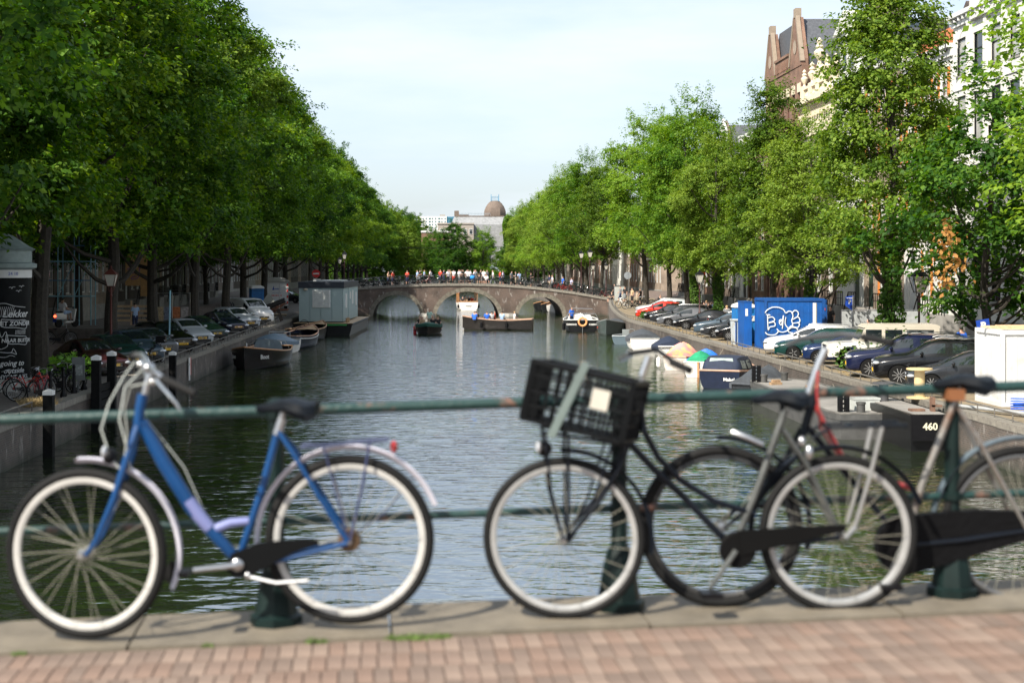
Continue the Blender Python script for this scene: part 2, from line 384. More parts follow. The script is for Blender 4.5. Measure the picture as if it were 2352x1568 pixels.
for r in range(-2, 14):
    v = 5.88-r*.205
    for c in range(-60, 66):
        u = c*.0675+(.006 if r % 2 else 0)
        if 1 <= r <= 5 and -27 <= c <= 33 and pn < 300 or (r == 0 and -27 <= c <= 33 and pn < 300):
            o = ob('brick', bm1, deck, NB(u, v, random.uniform(-.002, .002)), (nb_rot[0]+random.uniform(-.01, .01), nb_rot[1], nb_rot[2]+random.uniform(-.015, .015)))
            if random.random() < .8: setmat(o, random.choice(bms))
            pn += 1
        elif v < 5.95:
            z = random.uniform(-.002, .002); a = .031; b_ = .098
            stuffb.add([NB(u-a, v-b_, z), NB(u+a, v-b_, z), NB(u+a, v+b_, z), NB(u-a, v+b_, z), NB(u-a, v-b_, -.05), NB(u+a, v-b_, -.05), NB(u+a, v+b_, -.05), NB(u-a, v+b_, -.05)],
                       [(0,1,2,3), (0,4,5,1), (1,5,6,2), (2,6,7,3), (3,7,4,0)], random.randrange(3))
o = stuffb.build('brick_field', bms, deck, smooth=False); o['kind'] = 'stuff'
# weeds in the joint between kerb and bricks
def blades(mb, cx, cy, cz, n, rad, h, lean=.5):
    for i in range(n):
        a = random.uniform(0, 6.28); d = rad*math.sqrt(random.random()); x = cx+d*math.cos(a); y = cy+d*math.sin(a)*.5
        hh = h*random.uniform(.5, 1); lx = random.uniform(-lean, lean)*hh; ly = random.uniform(-lean, lean)*hh; w = .006+hh*.02; t = random.uniform(0, PI)
        mb.add([(x-w*math.cos(t), y-w*math.sin(t), cz), (x+w*math.cos(t), y+w*math.sin(t), cz), (x+lx*.5+w*.6, y+ly*.5, cz+hh*.6), (x+lx, y+ly, cz+hh)], [(0,1,2), (0,2,3)])
GRASS = mat('fresh_grass', (.09, .14, .03), .8, var=.4, scale=8)
DRYG = mat('dry_grass', (.30, .22, .10), .9, var=.4, scale=8)
m = MB()
for u, n, rr in ((-.05, 260, .10), (-.16, 120, .06), (-.5, 60, .05), (.02, 80, .05), (-1.72, 40, .03), (-.95, 20, .03)):
    p0 = NB(u, 5.985, 0); blades(m, p0[0], p0[1], p0[2], n, rr, .022)
tag(m.build('grass_tuft', GRASS, smooth=False), 'small green grass tufts in the joint between stone kerb and bricks', 'grass', kind='stuff')

TEAL = mat('weathered_teal_paint', (.007, .034, .030), .5, var=.4, scale=7, bump=.3, col2=(.16, .075, .05), thr=(.56, .66), detail=7)
TEALD = mat('dark_teal_paint', (.004, .012, .011), .5, var=.4, scale=6, spec=.2)
rg = thing('bridge_railing', 'teal green iron railing with rusty patches along the near bridge', 'railing', NB(0, 6.3, 0))
def rloc(u, v, w): return Vector(NB(u, v, w))-Vector(NB(0, 6.3, 0))
for w, r in ((.945, .024), (.46, .018)):
    m = MB(); m.tube([rloc(u, 6.3, w) for u in np.linspace(-8, 9, 30)], r, 12); m.build('rail', TEAL, rg)
for k in range(-4, 6):
    u = -.70+k*1.52+ (0 if k else 0); m = MB(); o_ = rloc(u, 6.3, 0)
    m.lathe([(.115, 0), (.115, .05), (.095, .06), (.072, .20), (.055, .27), (.038, .30), (.036, .44), (.05, .445), (.05, .475), (.036, .48), (.033, .90), (.045, .91), (.045, .985), (.02, 1.0)], 8, (o_.x, o_.y, o_.z))
    m.build('post', TEALD, rg)
# ------------------------------------------------------------------ trees
def fast_mesh(name, vs, nper, mt, faces_per=None):
    """vs: (N, nper, 3) leaf polygons"""
    N = vs.shape[0]; me = bpy.data.meshes.new(name)
    me.vertices.add(N*nper); me.vertices.foreach_set('co', vs.reshape(-1).astype(np.float32))
    me.loops.add(N*nper); me.loops.foreach_set('vertex_index', np.arange(N*nper, dtype=np.int32))
    me.polygons.add(N); me.polygons.foreach_set('loop_start', np.arange(0, N*nper, nper, dtype=np.int32))
    me.update(calc_edges=True); me.materials.append(mt); return me
def norm(a): return a/np.maximum(np.linalg.norm(a, axis=-1, keepdims=True), 1e-9)
def leaves(rng, pos, out, size, mt, name, droop=.25, flat=.8):
    N = len(pos)
    n = norm(np.array([0, 0, 1.0])*flat+out*.45+rng.normal(0, .45, (N, 3)))
    d = norm(out*.7+rng.normal(0, .7, (N, 3))+np.array([0, 0, -droop])); d = norm(d-n*(d*n).sum(-1, keepdims=True))
    s = np.cross(d, n); L = size*rng.uniform(.6, 1.25, (N, 1)); W = L*.36
    fold = n*L*.10
    v = np.stack([pos, pos+d*L*.45+s*W+fold, pos+d*L-n*L*.08, pos+d*L*.45-s*W+fold], 1)
    return fast_mesh(name, v, 4, mt)
def clump_centres(rng, H, zb, Rr, nc, shape):
    out = []
    lob = rng.uniform(0, 6.28, 6)
    while len(out) < nc:
        t = rng.random()
        if shape == 'cone': r = Rr*(1-t)**.62*(min(1, t/.13))**.5
        elif shape == 'column': r = Rr*(1-t**2.3)**.7*(min(1, t/.12))**.5
        else: r = Rr*(max(0, math.sin(PI*min(1, t*.93+.07)**.8)))**.55
        if rng.random() > (r/Rr)**1.1+.1: continue
        a = rng.uniform(0, 6.28)
        r *= .80+.16*math.sin(2*a+lob[0]+3*t)+.14*math.sin(3*a+lob[1]-7*t)+.12*math.sin(11*t+lob[2]+a)
        q = math.sqrt(rng.uniform(.12, 1)); z = zb+(H-zb)*t+rng.normal(0, .25)
        out.append((r*q*math.cos(a), r*q*math.sin(a), z, a, q))
    return np.array(out)
def make_tree(seed, H, zb, Rr, nc, nl, size, mt, shape='round', trunk_r=.27, lean=0.0, spread=1.0, gap=1.0):
    rng = np.random.default_rng(seed); cc = clump_centres(rng, H, zb, Rr, nc, shape)
    P = []; O = []
    for x, y, z, a, q in cc:
        rc = rng.uniform(.62, 1.15)*spread*(Rr/6)**.3
        k = int(nl*rng.uniform(.6, 1.4)); u = rng.normal(0, .42, (k, 3)); 
        # short sprays inside the clump
        ns = 9; tips = norm(rng.normal(0, 1, (ns, 3))*np.array([1, 1, .45])+np.array([math.cos(a)*.6, math.sin(a)*.6, .1]))
        si = rng.integers(0, ns, k); tt = rng.uniform(.15, 1.15, (k, 1))
        loc = tips[si]*tt*rc*1.25+u*rc*.26; loc[:, 2] -= .22*rc*tt[:, 0]**2
        P.append(loc+np.array([x, y, z])); o = norm(tips[si]+np.array([math.cos(a), math.sin(a), .2])*.5); O.append(o)
    # a few loose twigs that break the outline at the top
    for i in range(14):
        a = rng.uniform(0, 6.28); t0 = rng.uniform(.75, 1); z = zb+(H-zb)*t0; r0 = Rr*.32*(1.1-t0)*3
        base = np.array([r0*math.cos(a), r0*math.sin(a), z]); dirv = norm(np.array([math.cos(a)*.5, math.sin(a)*.5, rng.uniform(.5, 1.6)]))
        k = int(nl*.35); tt = rng.random((k, 1))*1.9
        P.append(base+dirv*tt+rng.normal(0, .2, (k, 3))*(1.3-.4*tt)); O.append(np.repeat(dirv[None], k, 0))
    crown = leaves(rng, np.concatenate(P), np.concatenate(O), size, mt, 'crown')
    m = MB(); top = zb+(H-zb)*.86
    zz = np.linspace(-.3, top, 9); bend = [(lean*math.sin(z/H*3)+.12*math.sin(z*.7+seed), .12*math.cos(z*.6+seed*2)) for z in zz]
    bend = [(b[0]*min(1, z/3) if z > 0 else 0, b[1]*min(1, z/3) if z > 0 else 0) for b, z in zip(bend, zz)]
    m.tube([(b[0], b[1], z) for b, z in zip(bend, zz)], [trunk_r*1.35]+[trunk_r*(1-.93*max(0, z)/top)**.8+.02 for z in zz[1:]], 9)
    sel = cc[np.argsort(rng.random(len(cc)))[:34]]
    for x, y, z, a, q in sel:
        zs = max(zb*.62, z-rng.uniform(1.5, 4.5)*min(1, math.hypot(x, y)/3)); zs = min(zs, top*.97)
        f = np.interp(zs, zz, [b[0] for b in bend]); g = np.interp(zs, zz, [b[1] for b in bend])
        r0 = trunk_r*.42*(1-.75*zs/top)+.015
        mid = ((f+x)*.55, (g+y)*.55, zs+(z-zs)*.38)
        m.tube([(f, g, zs), ((f+mid[0])/2, (g+mid[1])/2, zs+(z-zs)*.12), mid, (x*.85, y*.85, zs+(z-zs)*.8), (x, y, z)], [r0, r0*.85, r0*.6, r0*.35, .012], 5)
    return crown, m.mesh('trunk', BARK)
def ivy_mesh(seed, h, r):
    rng = np.random.default_rng(seed); k = 3200; a = rng.uniform(0, 6.28, k); z = h*rng.random(k)**.9; rr = r*(1+.35*np.sin(a*2+z*1.7)+.3*rng.random(k))*(1.15-.35*z/h)
    out = np.stack([np.cos(a), np.sin(a), np.zeros(k)], 1)
    return leaves(rng, np.stack([rr*np.cos(a), rr*np.sin(a), z], 1), out, .17, LEAF_D, 'ivy', .8, .1)
ELM = [make_tree(11, 20.5, 5.2, 6.6, 275, 255, .225, LEAF_A, 'round', .28),
       make_tree(12, 19.5, 4.9, 6.2, 265, 255, .225, LEAF_A, 'column', .26, .3),
       make_tree(13, 21.0, 5.4, 6.4, 275, 255, .225, LEAF_A, 'round', .30, -.3)]
LIM = [make_tree(21, 18.0, 4.9, 5.0, 235, 225, .185, LEAF_B, 'cone', .24),
       make_tree(22, 17.5, 5.0, 5.4, 240, 225, .19, LEAF_C, 'round', .24, .3),
       make_tree(23, 19.0, 5.0, 5.2, 245, 225, .19, LEAF_B, 'column', .25)]
SMALL = make_tree(31, 10.8, 2.9, 4.0, 120, 150, .22, LEAF_C, 'round', .17, .4)
NEARL = make_tree(32, 17.0, 4.8, 4.4, 95, 130, .22, LEAF_C, 'round', .2, .2, 1.2)
IVY = ivy_mesh(5, 5.2, .36)
def tree(name, var, x, y, rz, sc, label, group, m=None, ivy=0, sz=None, sink=0):
    t = thing(name, label, 'tree', (x, y, gz(x, y) if y < 340 else 1.6), rz, group)
    t.scale = (sc, sc, sz or sc)
    t.location.z -= sink; c = ob('crown', var[0], t, m=m); ob('trunk', var[1], t)
    if ivy:
        o = ob('ivy', IVY, t); o.scale = (1, 1, ivy)
    return t
i = 0
LT = [(-16.3, 30, 0, .95), (-16.9, 45, 1, 1.0), (-16.6, 56.5, 2, 1.02), (-16.4, 68, 0, .98), (-16.6, 79.5, 1, 1.04), (-16.4, 91.5, 2, .97), (-16.5, 106, 0, 1.0), (-16.7, 118, 1, 1.02), (-16.5, 130, 2, .93), (-16.9, 142, 0, .96), (-17, 154, 1, .97)]
for j in range(13): LT.append((-16.6+random.uniform(-.5, .5), 181+j*12.5, (j+2) % 3, random.uniform(.86, .99)))
for k, (x, y, v, sc) in enumerate(LT):
    sc *= 1.10; x += .9
    where = 'before' if y < 163 else 'beyond'; kk = k if y < 163 else k-11
    tree('elm_tree', ELM[v], x, y, k*2.1, sc, 'tall elm on the left quay %s the arch bridge, %s from near end' % (where, ORD[kk]), 'elms along the left quay', (LEAF_A, LEAF_E, LEAF_E, LEAF_E, LEAF_A, LEAF_B, LEAF_A, LEAF_A, LEAF_E, LEAF_A, LEAF_B)[k % 11] if k < 14 else (LEAF_A if k % 3 else LEAF_E))
# a second row seen through the first
for k in range(4):
    y = 62+k*24
    tree('elm_tree', ELM[(k+1) % 3], -21.6, y, k*1.3, .78, 'shaded elm by the left house fronts, %s from near end' % ORD[k], 'elms by the left house fronts')
RT = [(20.6, 64.3, LIM[0], 1.0, 1.06, 'tall pointed lime tree with the highest crown on the right quay', 'lime_tree', LEAF_B, 1),
      (20.9, 53.2, SMALL, 1.0, None, 'low bushy tree with some orange withered leaves near the white container', 'street_tree', LEAF_A, 0),
      (19.7, 41.0, NEARL, 1.0, None, 'airy bright green tree at the right picture edge, nearest on the quay', 'street_tree', None, 0),
      (20.7, 78.5, LIM[2], .70, .66, 'olive green lime tree behind the blue container, ivy on its trunk', 'lime_tree', None, 1),
      (21.6, 90.5, LIM[0], .90, .87, 'pointed lime tree in front of the brick twin-gabled house', 'lime_tree', LEAF_B, 0),
      (20.6, 103.5, LIM[1], .80, None, 'yellow green lime tree with ivy trunk beside the row of black cars', 'lime_tree', LEAF_B, 1),
      (19.9, 112.5, LIM[1], .92, None, 'bright lime tree with a bare grey trunk between the grey and black cars', 'lime_tree', LEAF_C, 0),
      (22.6, 124, LIM[2], 1.0, 1.0, 'lime tree with ivy trunk behind the red parked car', 'lime_tree', LEAF_C, 1),
      (22.6, 137, LIM[0], 1.0, .98, 'tall spiky lime tree by the steps, just before the bridge corner', 'lime_tree', LEAF_C, 0),
      (22.2, 150, LIM[1], 1.12, 1.12, 'rounded lime tree at the near right corner of the arch bridge', 'lime_tree', LEAF_C, 0)]
for k, (x, y, v, sc, sz, lab, nm, mm, iv) in enumerate(RT):
    tree(nm, v, x, y, k*1.7+.4, sc, lab, 'trees along the right quay', mm, iv, sz)
for j in range(13):
    tree('lime_tree', LIM[(j+1) % 3], 20.9+random.uniform(-.6, .6), 181+j*12, j*2.3, random.uniform(.92, 1.08), 'lime tree on the right quay past the arch bridge, %s from it' % ORD[j], 'trees along the right quay beyond the bridge', LEAF_C if j % 3 else LEAF_B)
for k, (x, y, v, sc, lab) in enumerate(((-6.5, 338, LIM[2], .95, 'brownish olive tree at the canal end, left of the pair below the grey roof'), (4.2, 336, ELM[1], .92, 'dark green tree at the canal end, in front of the stone block windows'),
        (-13, 334, ELM[0], .98, 'leftmost tree closing the canal end'), (11.5, 338, LIM[1], .95, 'bright tree at the canal end, under the dome'), (19, 345, LIM[0], .86, 'pointed tree at the canal end, right of the dome'),
        (-.5, 346, ELM[2], .78, 'small dark tree between the two larger ones at the canal end'), (-22, 345, ELM[0], .95, 'tall tree left behind the canal end'), (28, 350, ELM[0], .95, 'tall tree right behind the canal end'))):
    tree('street_tree', v, x, y, k*1.1, sc, lab, 'trees closing the canal end', None, sink=3.6)
for j in range(9):
    tree('elm_tree', ELM[j % 3], -15.5+j*1.15, 352+j*15, j*1.3, .98, 'tall far elm where the left bank bends beyond the canal end, %s from the bridge' % ORD[j], 'far trees beyond the canal end, left', LEAF_A if j % 2 else LEAF_E)
    tree('lime_tree', LIM[j % 3], 25.5-j*.4, 356+j*15, j*1.7, 1.1, 'tall far lime on the right bank beyond the canal end, %s from the bridge' % ORD[j], 'far trees beyond the canal end, right', LEAF_C)
for k in range(16):
    tree('street_tree', (ELM[k % 3], LIM[k % 3])[k % 2], -46+k*6.4, 356+(k % 3)*4, k*1.9, .72, 'far tree in the belt behind the canal end, %s from the left' % ORD[k], 'belt of trees behind the canal end', LEAF_A, sink=4.2)
# orange withered leaves hanging in the small right tree
rng = np.random.default_rng(4); WITH = leaf_mat('withered_leaf', (.22, .10, .03), (.34, .17, .05), (.45, .25, .08), .3)
P = []; 
for cx, cy, cz in ((-1.0, 3.6, 5.6), (-.8, 3.7, 5.0), (-1.2, 3.5, 4.5), (-.6, 3.5, 4.0)): P.append(rng.normal(0, .22, (45, 3))+np.array([cx, cy, cz]))
P = np.concatenate(P); wt = [o for o in bpy.data.objects if o.get('label', '').startswith('low bushy')][0]
ob('withered_leaves', leaves(rng, P, norm(rng.normal(0, 1, P.shape)), .2, WITH, 'withered_leaves', .9, .1), wt)['kind'] = 'stuff'
# ------------------------------------------------------------------ houses
BR_BROWN = brick_mat('brown_brick', (.13, .075, .05), (.10, .06, .045), (.20, .18, .15))
BR_RED = brick_mat('red_brick', (.20, .09, .055), (.155, .072, .045), (.22, .16, .12))
BR_DARK = brick_mat('dark_brick', (.060, .040, .032), (.045, .034, .03), (.10, .09, .08))
BR_TAN = brick_mat('tan_brick', (.27, .19, .13), (.22, .155, .11), (.33, .29, .24))
STONE = mat('cream_stone', (.62, .54, .40), .8, var=.14, scale=2)
WSTONE = mat('white_stucco', (.60, .59, .55), .7, var=.1, scale=1.5)
GSTONE = mat('grey_stone', (.26, .25, .23), .85, var=.2, scale=2)
SLATE = mat('slate_roof', (.07, .075, .085), .6, var=.3, scale=5)
TILE = mat('orange_roof_tile', (.48, .15, .06), .7, var=.3, scale=5)
TAUPE = mat('taupe_render', (.16, .135, .11), .9, var=.15, scale=1)
LEAD = mat('lead_trim', (.22, .27, .31), .5, var=.15)
CURT = mat('net_curtain_glass', (.34, .34, .32), .12, var=.35, scale=1.1)
DOORG = mat('green_door', (.02, .05, .035), .35, var=.2)
DOORO = mat('orange_shutter', (.60, .20, .04), .6, var=.15)
WIN = {}
def win_meshes(w, h, style):
    k = (round(w, 2), round(h, 2), style)
    if k in WIN: return WIN[k]
    f = MB(); t = .07
    f.bx(-w/2, -w/2+t, -.02, .12, 0, h); f.bx(w/2-t, w/2, -.02, .12, 0, h)
    f.bx(-w/2+t, w/2-t, -.02, .12, 0, t); f.bx(-w/2+t, w/2-t, -.02, .12, h-t, h)
    f.bx(-w/2+t, w/2-t, .0, .11, h*.56, h*.56+.06)
    if style == 'cross':
        f.bx(-.025, .025, .012, .1, t, h*.56); f.bx(-.025, .025, .012, .1, h*.56+.06, h-t)
    if style == 'bars':
        for q in (-1/6, 1/6): f.bx(w*q-.015, w*q+.015, .012, .1, t, h*.56); f.bx(w*q-.015, w*q+.015, .012, .1, h*.56+.06, h-t)
        for q in (.2, .38, .75): f.bx(-w/2+t, w/2-t, .02, .09, h*q, h*q+.03)
    s = MB(); s.bx(-w/2-.08, w/2+.08, -.12, .15, -.10, -.003)
    WIN[k] = (f.mesh('window', WHITE, False), s.mesh('sill', GSTONE, False), (lambda p: (p.bx(-w/2+.05, w/2-.05, .045, .06, .05, h-.05), p.mesh('pane', GLASS, False))[1])(MB()))
    return WIN[k]
HN = [0]
def house(side, Y0, w, wallm, floors, cols, trim, top='cornice', label='', x=None, base=.55, style='cross', depth=10, simple=False, ww=None, rnd=None, frame=None, roofm=None, group=None, band=False, door=True, shutters=None):
    """floors: list of storey heights"""
    rn = random.Random(int(Y0*7)+side); X = x if x is not None else (28.0 if side > 0 else -24.5)
    zb = 1.9
    t = thing('canal_house', label, 'house', (X, Y0+(w if side > 0 else 0), zb), R(-90) if side > 0 else R(90), group)
    H = base+sum(floors); cw = w/cols; ww = ww or min(1.25, cw*.52)
    m = MB(); m.bx(0, w, .34, depth, -.6, H); z = base
    edges = []
    for c in range(cols): edges += [(c*cw+cw/2-ww/2, c*cw+cw/2+ww/2)]
    xs = [0]+[e for p in edges for e in p]+[w]
    for k in range(0, len(xs), 2): m.bx(xs[k], xs[k+1], 0, .34, 0, H)
    wins = []
    for fi, fh in enumerate(floors):
        wh = fh*(.68 if fi < len(floors)-1 else .6); sb = fh*.2
        for c, (a, b) in enumerate(edges):
            isdoor = door and fi == 0 and c == (0 if rn.random() < .5 else cols-1) and not simple
            z0 = z+sb if not isdoor else z
            m.bx(a, b, 0, .34, z if fi else 0, z0) if z0 > (z if fi else 0) else None
            m.bx(a, b, 0, .34, z0+(wh if not isdoor else fh*.88), z+fh)
            wins.append(((a+b)/2, z0, wh if not isdoor else fh*.88, isdoor, fi))
        z += fh
    m.build('wall', wallm, t, smooth=False)
    for cx, z0, wh, isdoor, fi in wins:
        if isdoor:
            d = MB(); d.bx(-ww/2, ww/2, .1, .2, 0, wh*.75); d.bx(-ww/2+.12, ww/2-.12, .08, .1, .25, wh*.32); d.bx(-ww/2+.12, ww/2-.12, .08, .1, wh*.38, wh*.7)
            do = d.build('door', rn.choice([DOORG, BLACK, WHITE]), t, False, (cx, 0, z0))
            d = MB(); d.bx(-ww/2+.05, ww/2-.05, .12, .15, wh*.78, wh); d.build('fanlight', GLASS, t, False, (cx, 0, z0))
            if z0 > .3:
                d = MB(); ns = max(2, int(z0/.18))
                for q in range(ns): d.bx(cx-.9-q*.25, cx+.7, -1.2, -.002, z0-(q+1)*z0/ns, z0-q*z0/ns-.0)
                d.build('front_steps', GSTONE, t, False)
                d = MB()
                for yy in (-1.15,):
                    for q in range(5): d.tube([(cx-.9+q*.4, yy, z0), (cx-.9+q*.4, yy, z0+.95)], .03, 5)
                    d.tube([(cx-.9-1.2, yy, z0*.2+.5), (cx-.9, yy, z0+.95), (cx+.7, yy, z0+.95)], .035, 5); d.tube([(cx-.9, yy, z0+.5), (cx+.7, yy, z0+.5)], .02, 5)
                d.build('stair_railing', BLACK, t, False)
            continue
        fr, sl, pn = win_meshes(ww, wh, style)
        o = ob('window', fr, t, (cx, .08, z0), m=frame)
        if not simple: ob('sill', sl, o)
        ob('pane', pn, o, m=(CURT if rn.random() < (.38 if side > 0 else .15) else None))
        if shutters:
            for sx in (-1, 1):
                d = MB(); d.bx(cx+sx*(ww/2+.02)-(.28 if sx < 0 else 0), cx+sx*(ww/2+.02)+(.28 if sx > 0 else 0), -.05, -.002, z0, z0+wh); d.build('shutter', shutters, t, False)
    if band:
        d = MB()
        zz = base
        for fh in floors[:-1]: zz += fh; d.bx(0.02, w-.02, -.06, -.002, zz-.12, zz+.06)
        d.build('stone_band', trim, t, False)
    d = MB(); d.bx(.01, w-.01, -.08, -.002, 0, base*.9); d.build('plinth', GSTONE, t, False)
    rm = roofm or SLATE
    if top == 'cornice':
        d = MB(); d.bx(-.02, w+.02, -.12, .36, H+.002, H+.45); d.bx(-.06, w+.06, -.38, .36, H+.452, H+.68)
        for q in range(int(w/.6)): d.bx(.25+q*.6, .37+q*.6, -.32, -.122, H+.22, H+.45)
        d.build('cornice', trim, t, False)
        d = MB(); hh = rn.uniform(1.8, 3)
        d.prism([(0, H+.45), (w, H+.45), (w, H+.5), (w*.8, H+hh), (w*.2, H+hh), (0, H+.5)], .5, depth-.2) if rn.random() < .4 else d.loft([[(.02, .5, H+.45), (w-.02, .5, H+.45), (w-.02, depth, H+.45), (.02, depth, H+.45)], [(.02, 3, H+hh), (w-.02, 3, H+hh), (w-.02, depth-2.5, H+hh), (.02, depth-2.5, H+hh)]])
        r_ = d.build('roof', rm, t, False)
    elif top == 'neck':
        d = MB(); d.prism([(.0, H), (w, H), (w, H+.5), (w*.72, H+1.0), (w*.70, H+3.2), (w*.5, H+4.3), (w*.30, H+3.2), (w*.28, H+1.0), (0, H+.5)], 0, .34); d.build('gable', wallm, t, False)
        d = MB(); d.tube([(0, -.05, H+.5), (w*.15, -.05, H+.9), (w*.27, -.05, H+1.1), (w*.29, -.05, H+3.2)], .13, 6); d.tube([(w, -.05, H+.5), (w*.85, -.05, H+.9), (w*.73, -.05, H+1.1), (w*.71, -.05, H+3.2)], .13, 6)
        d.prism([(w*.24, H+3.2), (w*.76, H+3.2), (w*.5, H+4.5)], -.2, -.01)
        d.build('gable_trim', trim, t, False)
        d = MB(); d.prism([(.02, H), (w-.02, H), (w/2, H+3.9)], .4, depth); r_ = d.build('roof', rm, t, False)
    elif top == 'gable':
        d = MB(); d.prism([(0, H), (w, H), (w/2, H+w*.55)], 0, .34); d.build('gable', wallm, t, False)
        d = MB(); d.prism([(-.1, H-.1), (w/2, H+w*.55-.02), (w+.1, H-.1), (w+.1, H+.15), (w/2, H+w*.55+.22), (-.1, H+.15)], -.1, depth); r_ = d.build('roof', rm, t, False)
    else:
        d = MB(); d.loft([[(.02, .3, H), (w-.02, .3, H), (w-.02, depth, H), (.02, depth, H)], [(.02, 1.5, H+3), (w-.02, 1.5, H+3), (w-.02, depth-1, H+3), (.02, depth-1, H+3)]]); r_ = d.build('roof', rm, t, False)
        d = MB(); d.bx(-.05, w+.05, -.3, .3, H+.002, H+.35); d.build('cornice', trim, t, False)
        for q in range(2):
            cx = w*(.28+.44*q); fr, sl, pn = win_meshes(1.0, 1.5, 'cross'); d = MB(); d.bx(cx-.65, cx+.65, .5, 2.4, H+.4, H+2.2); d.bx(cx-.8, cx+.8, .35, 2.5, H+2.202, H+2.35)
            dd = d.build('dormer', WHITE, t, False); ob('dormer_window', fr, dd, (cx, .44, H+.55)); ob('dormer_pane', pn, dd, (cx, .40, H+.55))
    if not simple:
        d = MB(); cx = w*rn.choice([.08, .9]); d.bx(cx-.35, cx+.35, 4, 5.2, H, H+3.6)
        for q in (4.3, 4.9): d.lathe([(.13, H+3.6), (.12, H+4.1)], 8, (cx, q, 0))
        d.build('chimney', BR_DARK, r_, False)
    return t
rnd = random.Random(5)
# left row: dark brick fronts behind the elms
y = 20.0; i = 0
LCOL = [('dark brown brick', BR_DARK), ('brown brick', BR_BROWN), ('tan brick', BR_TAN), ('dark brick', BR_DARK), ('grey stone', GSTONE)]
while y < 330:
    w = rnd.choice([5.6, 6.2, 7.0, 7.6]); nm, wm_ = LCOL[(i*3+i//4) % 5]; tp = rnd.choice(['cornice', 'neck', 'cornice', 'mansard'])
    house(-1, y, w, wm_, [3.9, 3.7, 3.3, 2.8], 3, WSTONE, tp, '%s house with %s top on the left quay, %s from the near end' % (nm, tp, ORD[i]),
          base=1.2, simple=y > 150, style='bars' if i % 2 else 'cross', group='canal houses along the left quay')
    y += w+.03; i += 1; 
    if i > 45: break
# right row, near end first
y = 30.0; k = 0
spec = [(7.2, STONE, 'cornice', 'pale stone', 4), (7.0, BR_BROWN, 'neck', 'brown brick', 4), (7.6, WSTONE, 'cornice', 'white plastered', 4), (7.6, STONE, 'mansard', 'cream stone', 4), (8.1, BR_BROWN, 'cornice', 'brown and white', 4)]
for w, wm_, tp, nm, nf in spec:
    house(1, y, w, wm_, [3.9, 3.8, 3.4, 2.9], 3, WSTONE, tp, '%s house with %s top on the right quay, %s from the near end' % (nm, tp, ORD[k]), style='cross', group='canal houses along the right quay', band=True, ww=1.35)
    y += w+.02; k += 1
# y is now 67.6: tall white house with a curly dormer
t = house(1, 67.6, 9.3, WSTONE, [4.1, 4.3, 3.7, 3.3], 4, WHITE, 'cornice', 'tall white stuccoed house with curly dormer and dark sash windows at the upper right', base=1.2, frame=BLACK, ww=1.25, band=True, style='plain')
m = MB(); H = 16.6
m.prism([(3.0, H), (3.0, H+1.0), (3.5, H+1.3), (3.8, H+2.3), (4.3, H+3.0), (4.9, H+3.2), (5.5, H+3.0), (6.0, H+2.3), (6.3, H+1.3), (6.8, H+1.0), (6.8, H)], -.25, .6)
m.tube([(4.9+1.35*math.cos(a), -.35, H+1.5+1.45*math.sin(a)) for a in np.linspace(0, PI, 14)], .16, 8); m.build('curly_dormer', WSTONE, t)
m = MB()
for q in range(3): m.bx(2.15+q*2.32, 2.5+q*2.32, -.12, -.002, 1.2, H)
m.build('pilaster', WSTONE, t, False)
m = MB(); m.tube([(1.6, -.4, H+.2), (1.6, -1.0, H+.35), (1.6, -1.0, H-1.2)], .03, 6); m.lathe([(.03, H-1.2), (.12, H-1.4), (.02, H-1.5)], 8, (1.6, -1.0, 0)); m.build('hoisting_hook', BLACK, t)
t = house(1, 76.95, 8.0, WSTONE, [4.0, 4.0, 3.4, 2.6], 3, WHITE, 'cornice', 'white canal house with orange shutters and steep orange tiled roof behind the tall lime tree', base=1.2, shutters=DOORO, roofm=TILE)
m = MB(); m.prism([(-.0, 15.6), (4, 18.9), (8, 15.6)], 2.2, 2.6); m.build('tile_gable', BR_DARK, t, False)
t = house(1, 85.0, 7.9, BR_TAN, [4.0, 4.0, 3.6, 3.0], 3, WSTONE, 'cornice', 'pale brick canal house with orange shutters, half hidden by the tall lime tree', base=1.2, shutters=DOORO)
# narrow white house with pediment
t = house(1, 92.95, 6.3, WSTONE, [4.0, 4.0, 3.8, 3.4], 2, WHITE, 'mansard', 'white neck gabled house topped by a stone pediment, left of the tall lime tree', base=1.2, band=True)
m = MB(); H = 16.4
m.bx(1.2, 5.1, -.1, .6, H, H+2.9); m.bx(.9, 5.4, -.3, .8, H+2.9, H+3.25); m.prism([(.6, H+3.252), (5.7, H+3.252), (3.15, H+4.7)], -.45, .9)
m.prism([(.4, H), (1.2, H), (1.2, H+1.9), (.9, H+.9)], -.05, .3); m.prism([(5.1, H), (5.9, H), (5.4, H+.9), (5.1, H+1.9)], -.05, .3); m.build('pediment', WSTONE, t, False)
m = MB(); m.bx(1.9, 2.7, -.12, -.102, H+.7, H+2.2); m.bx(3.6, 4.4, -.12, -.102, H+.7, H+2.2); m.build('attic_window', GLASS, t, False)
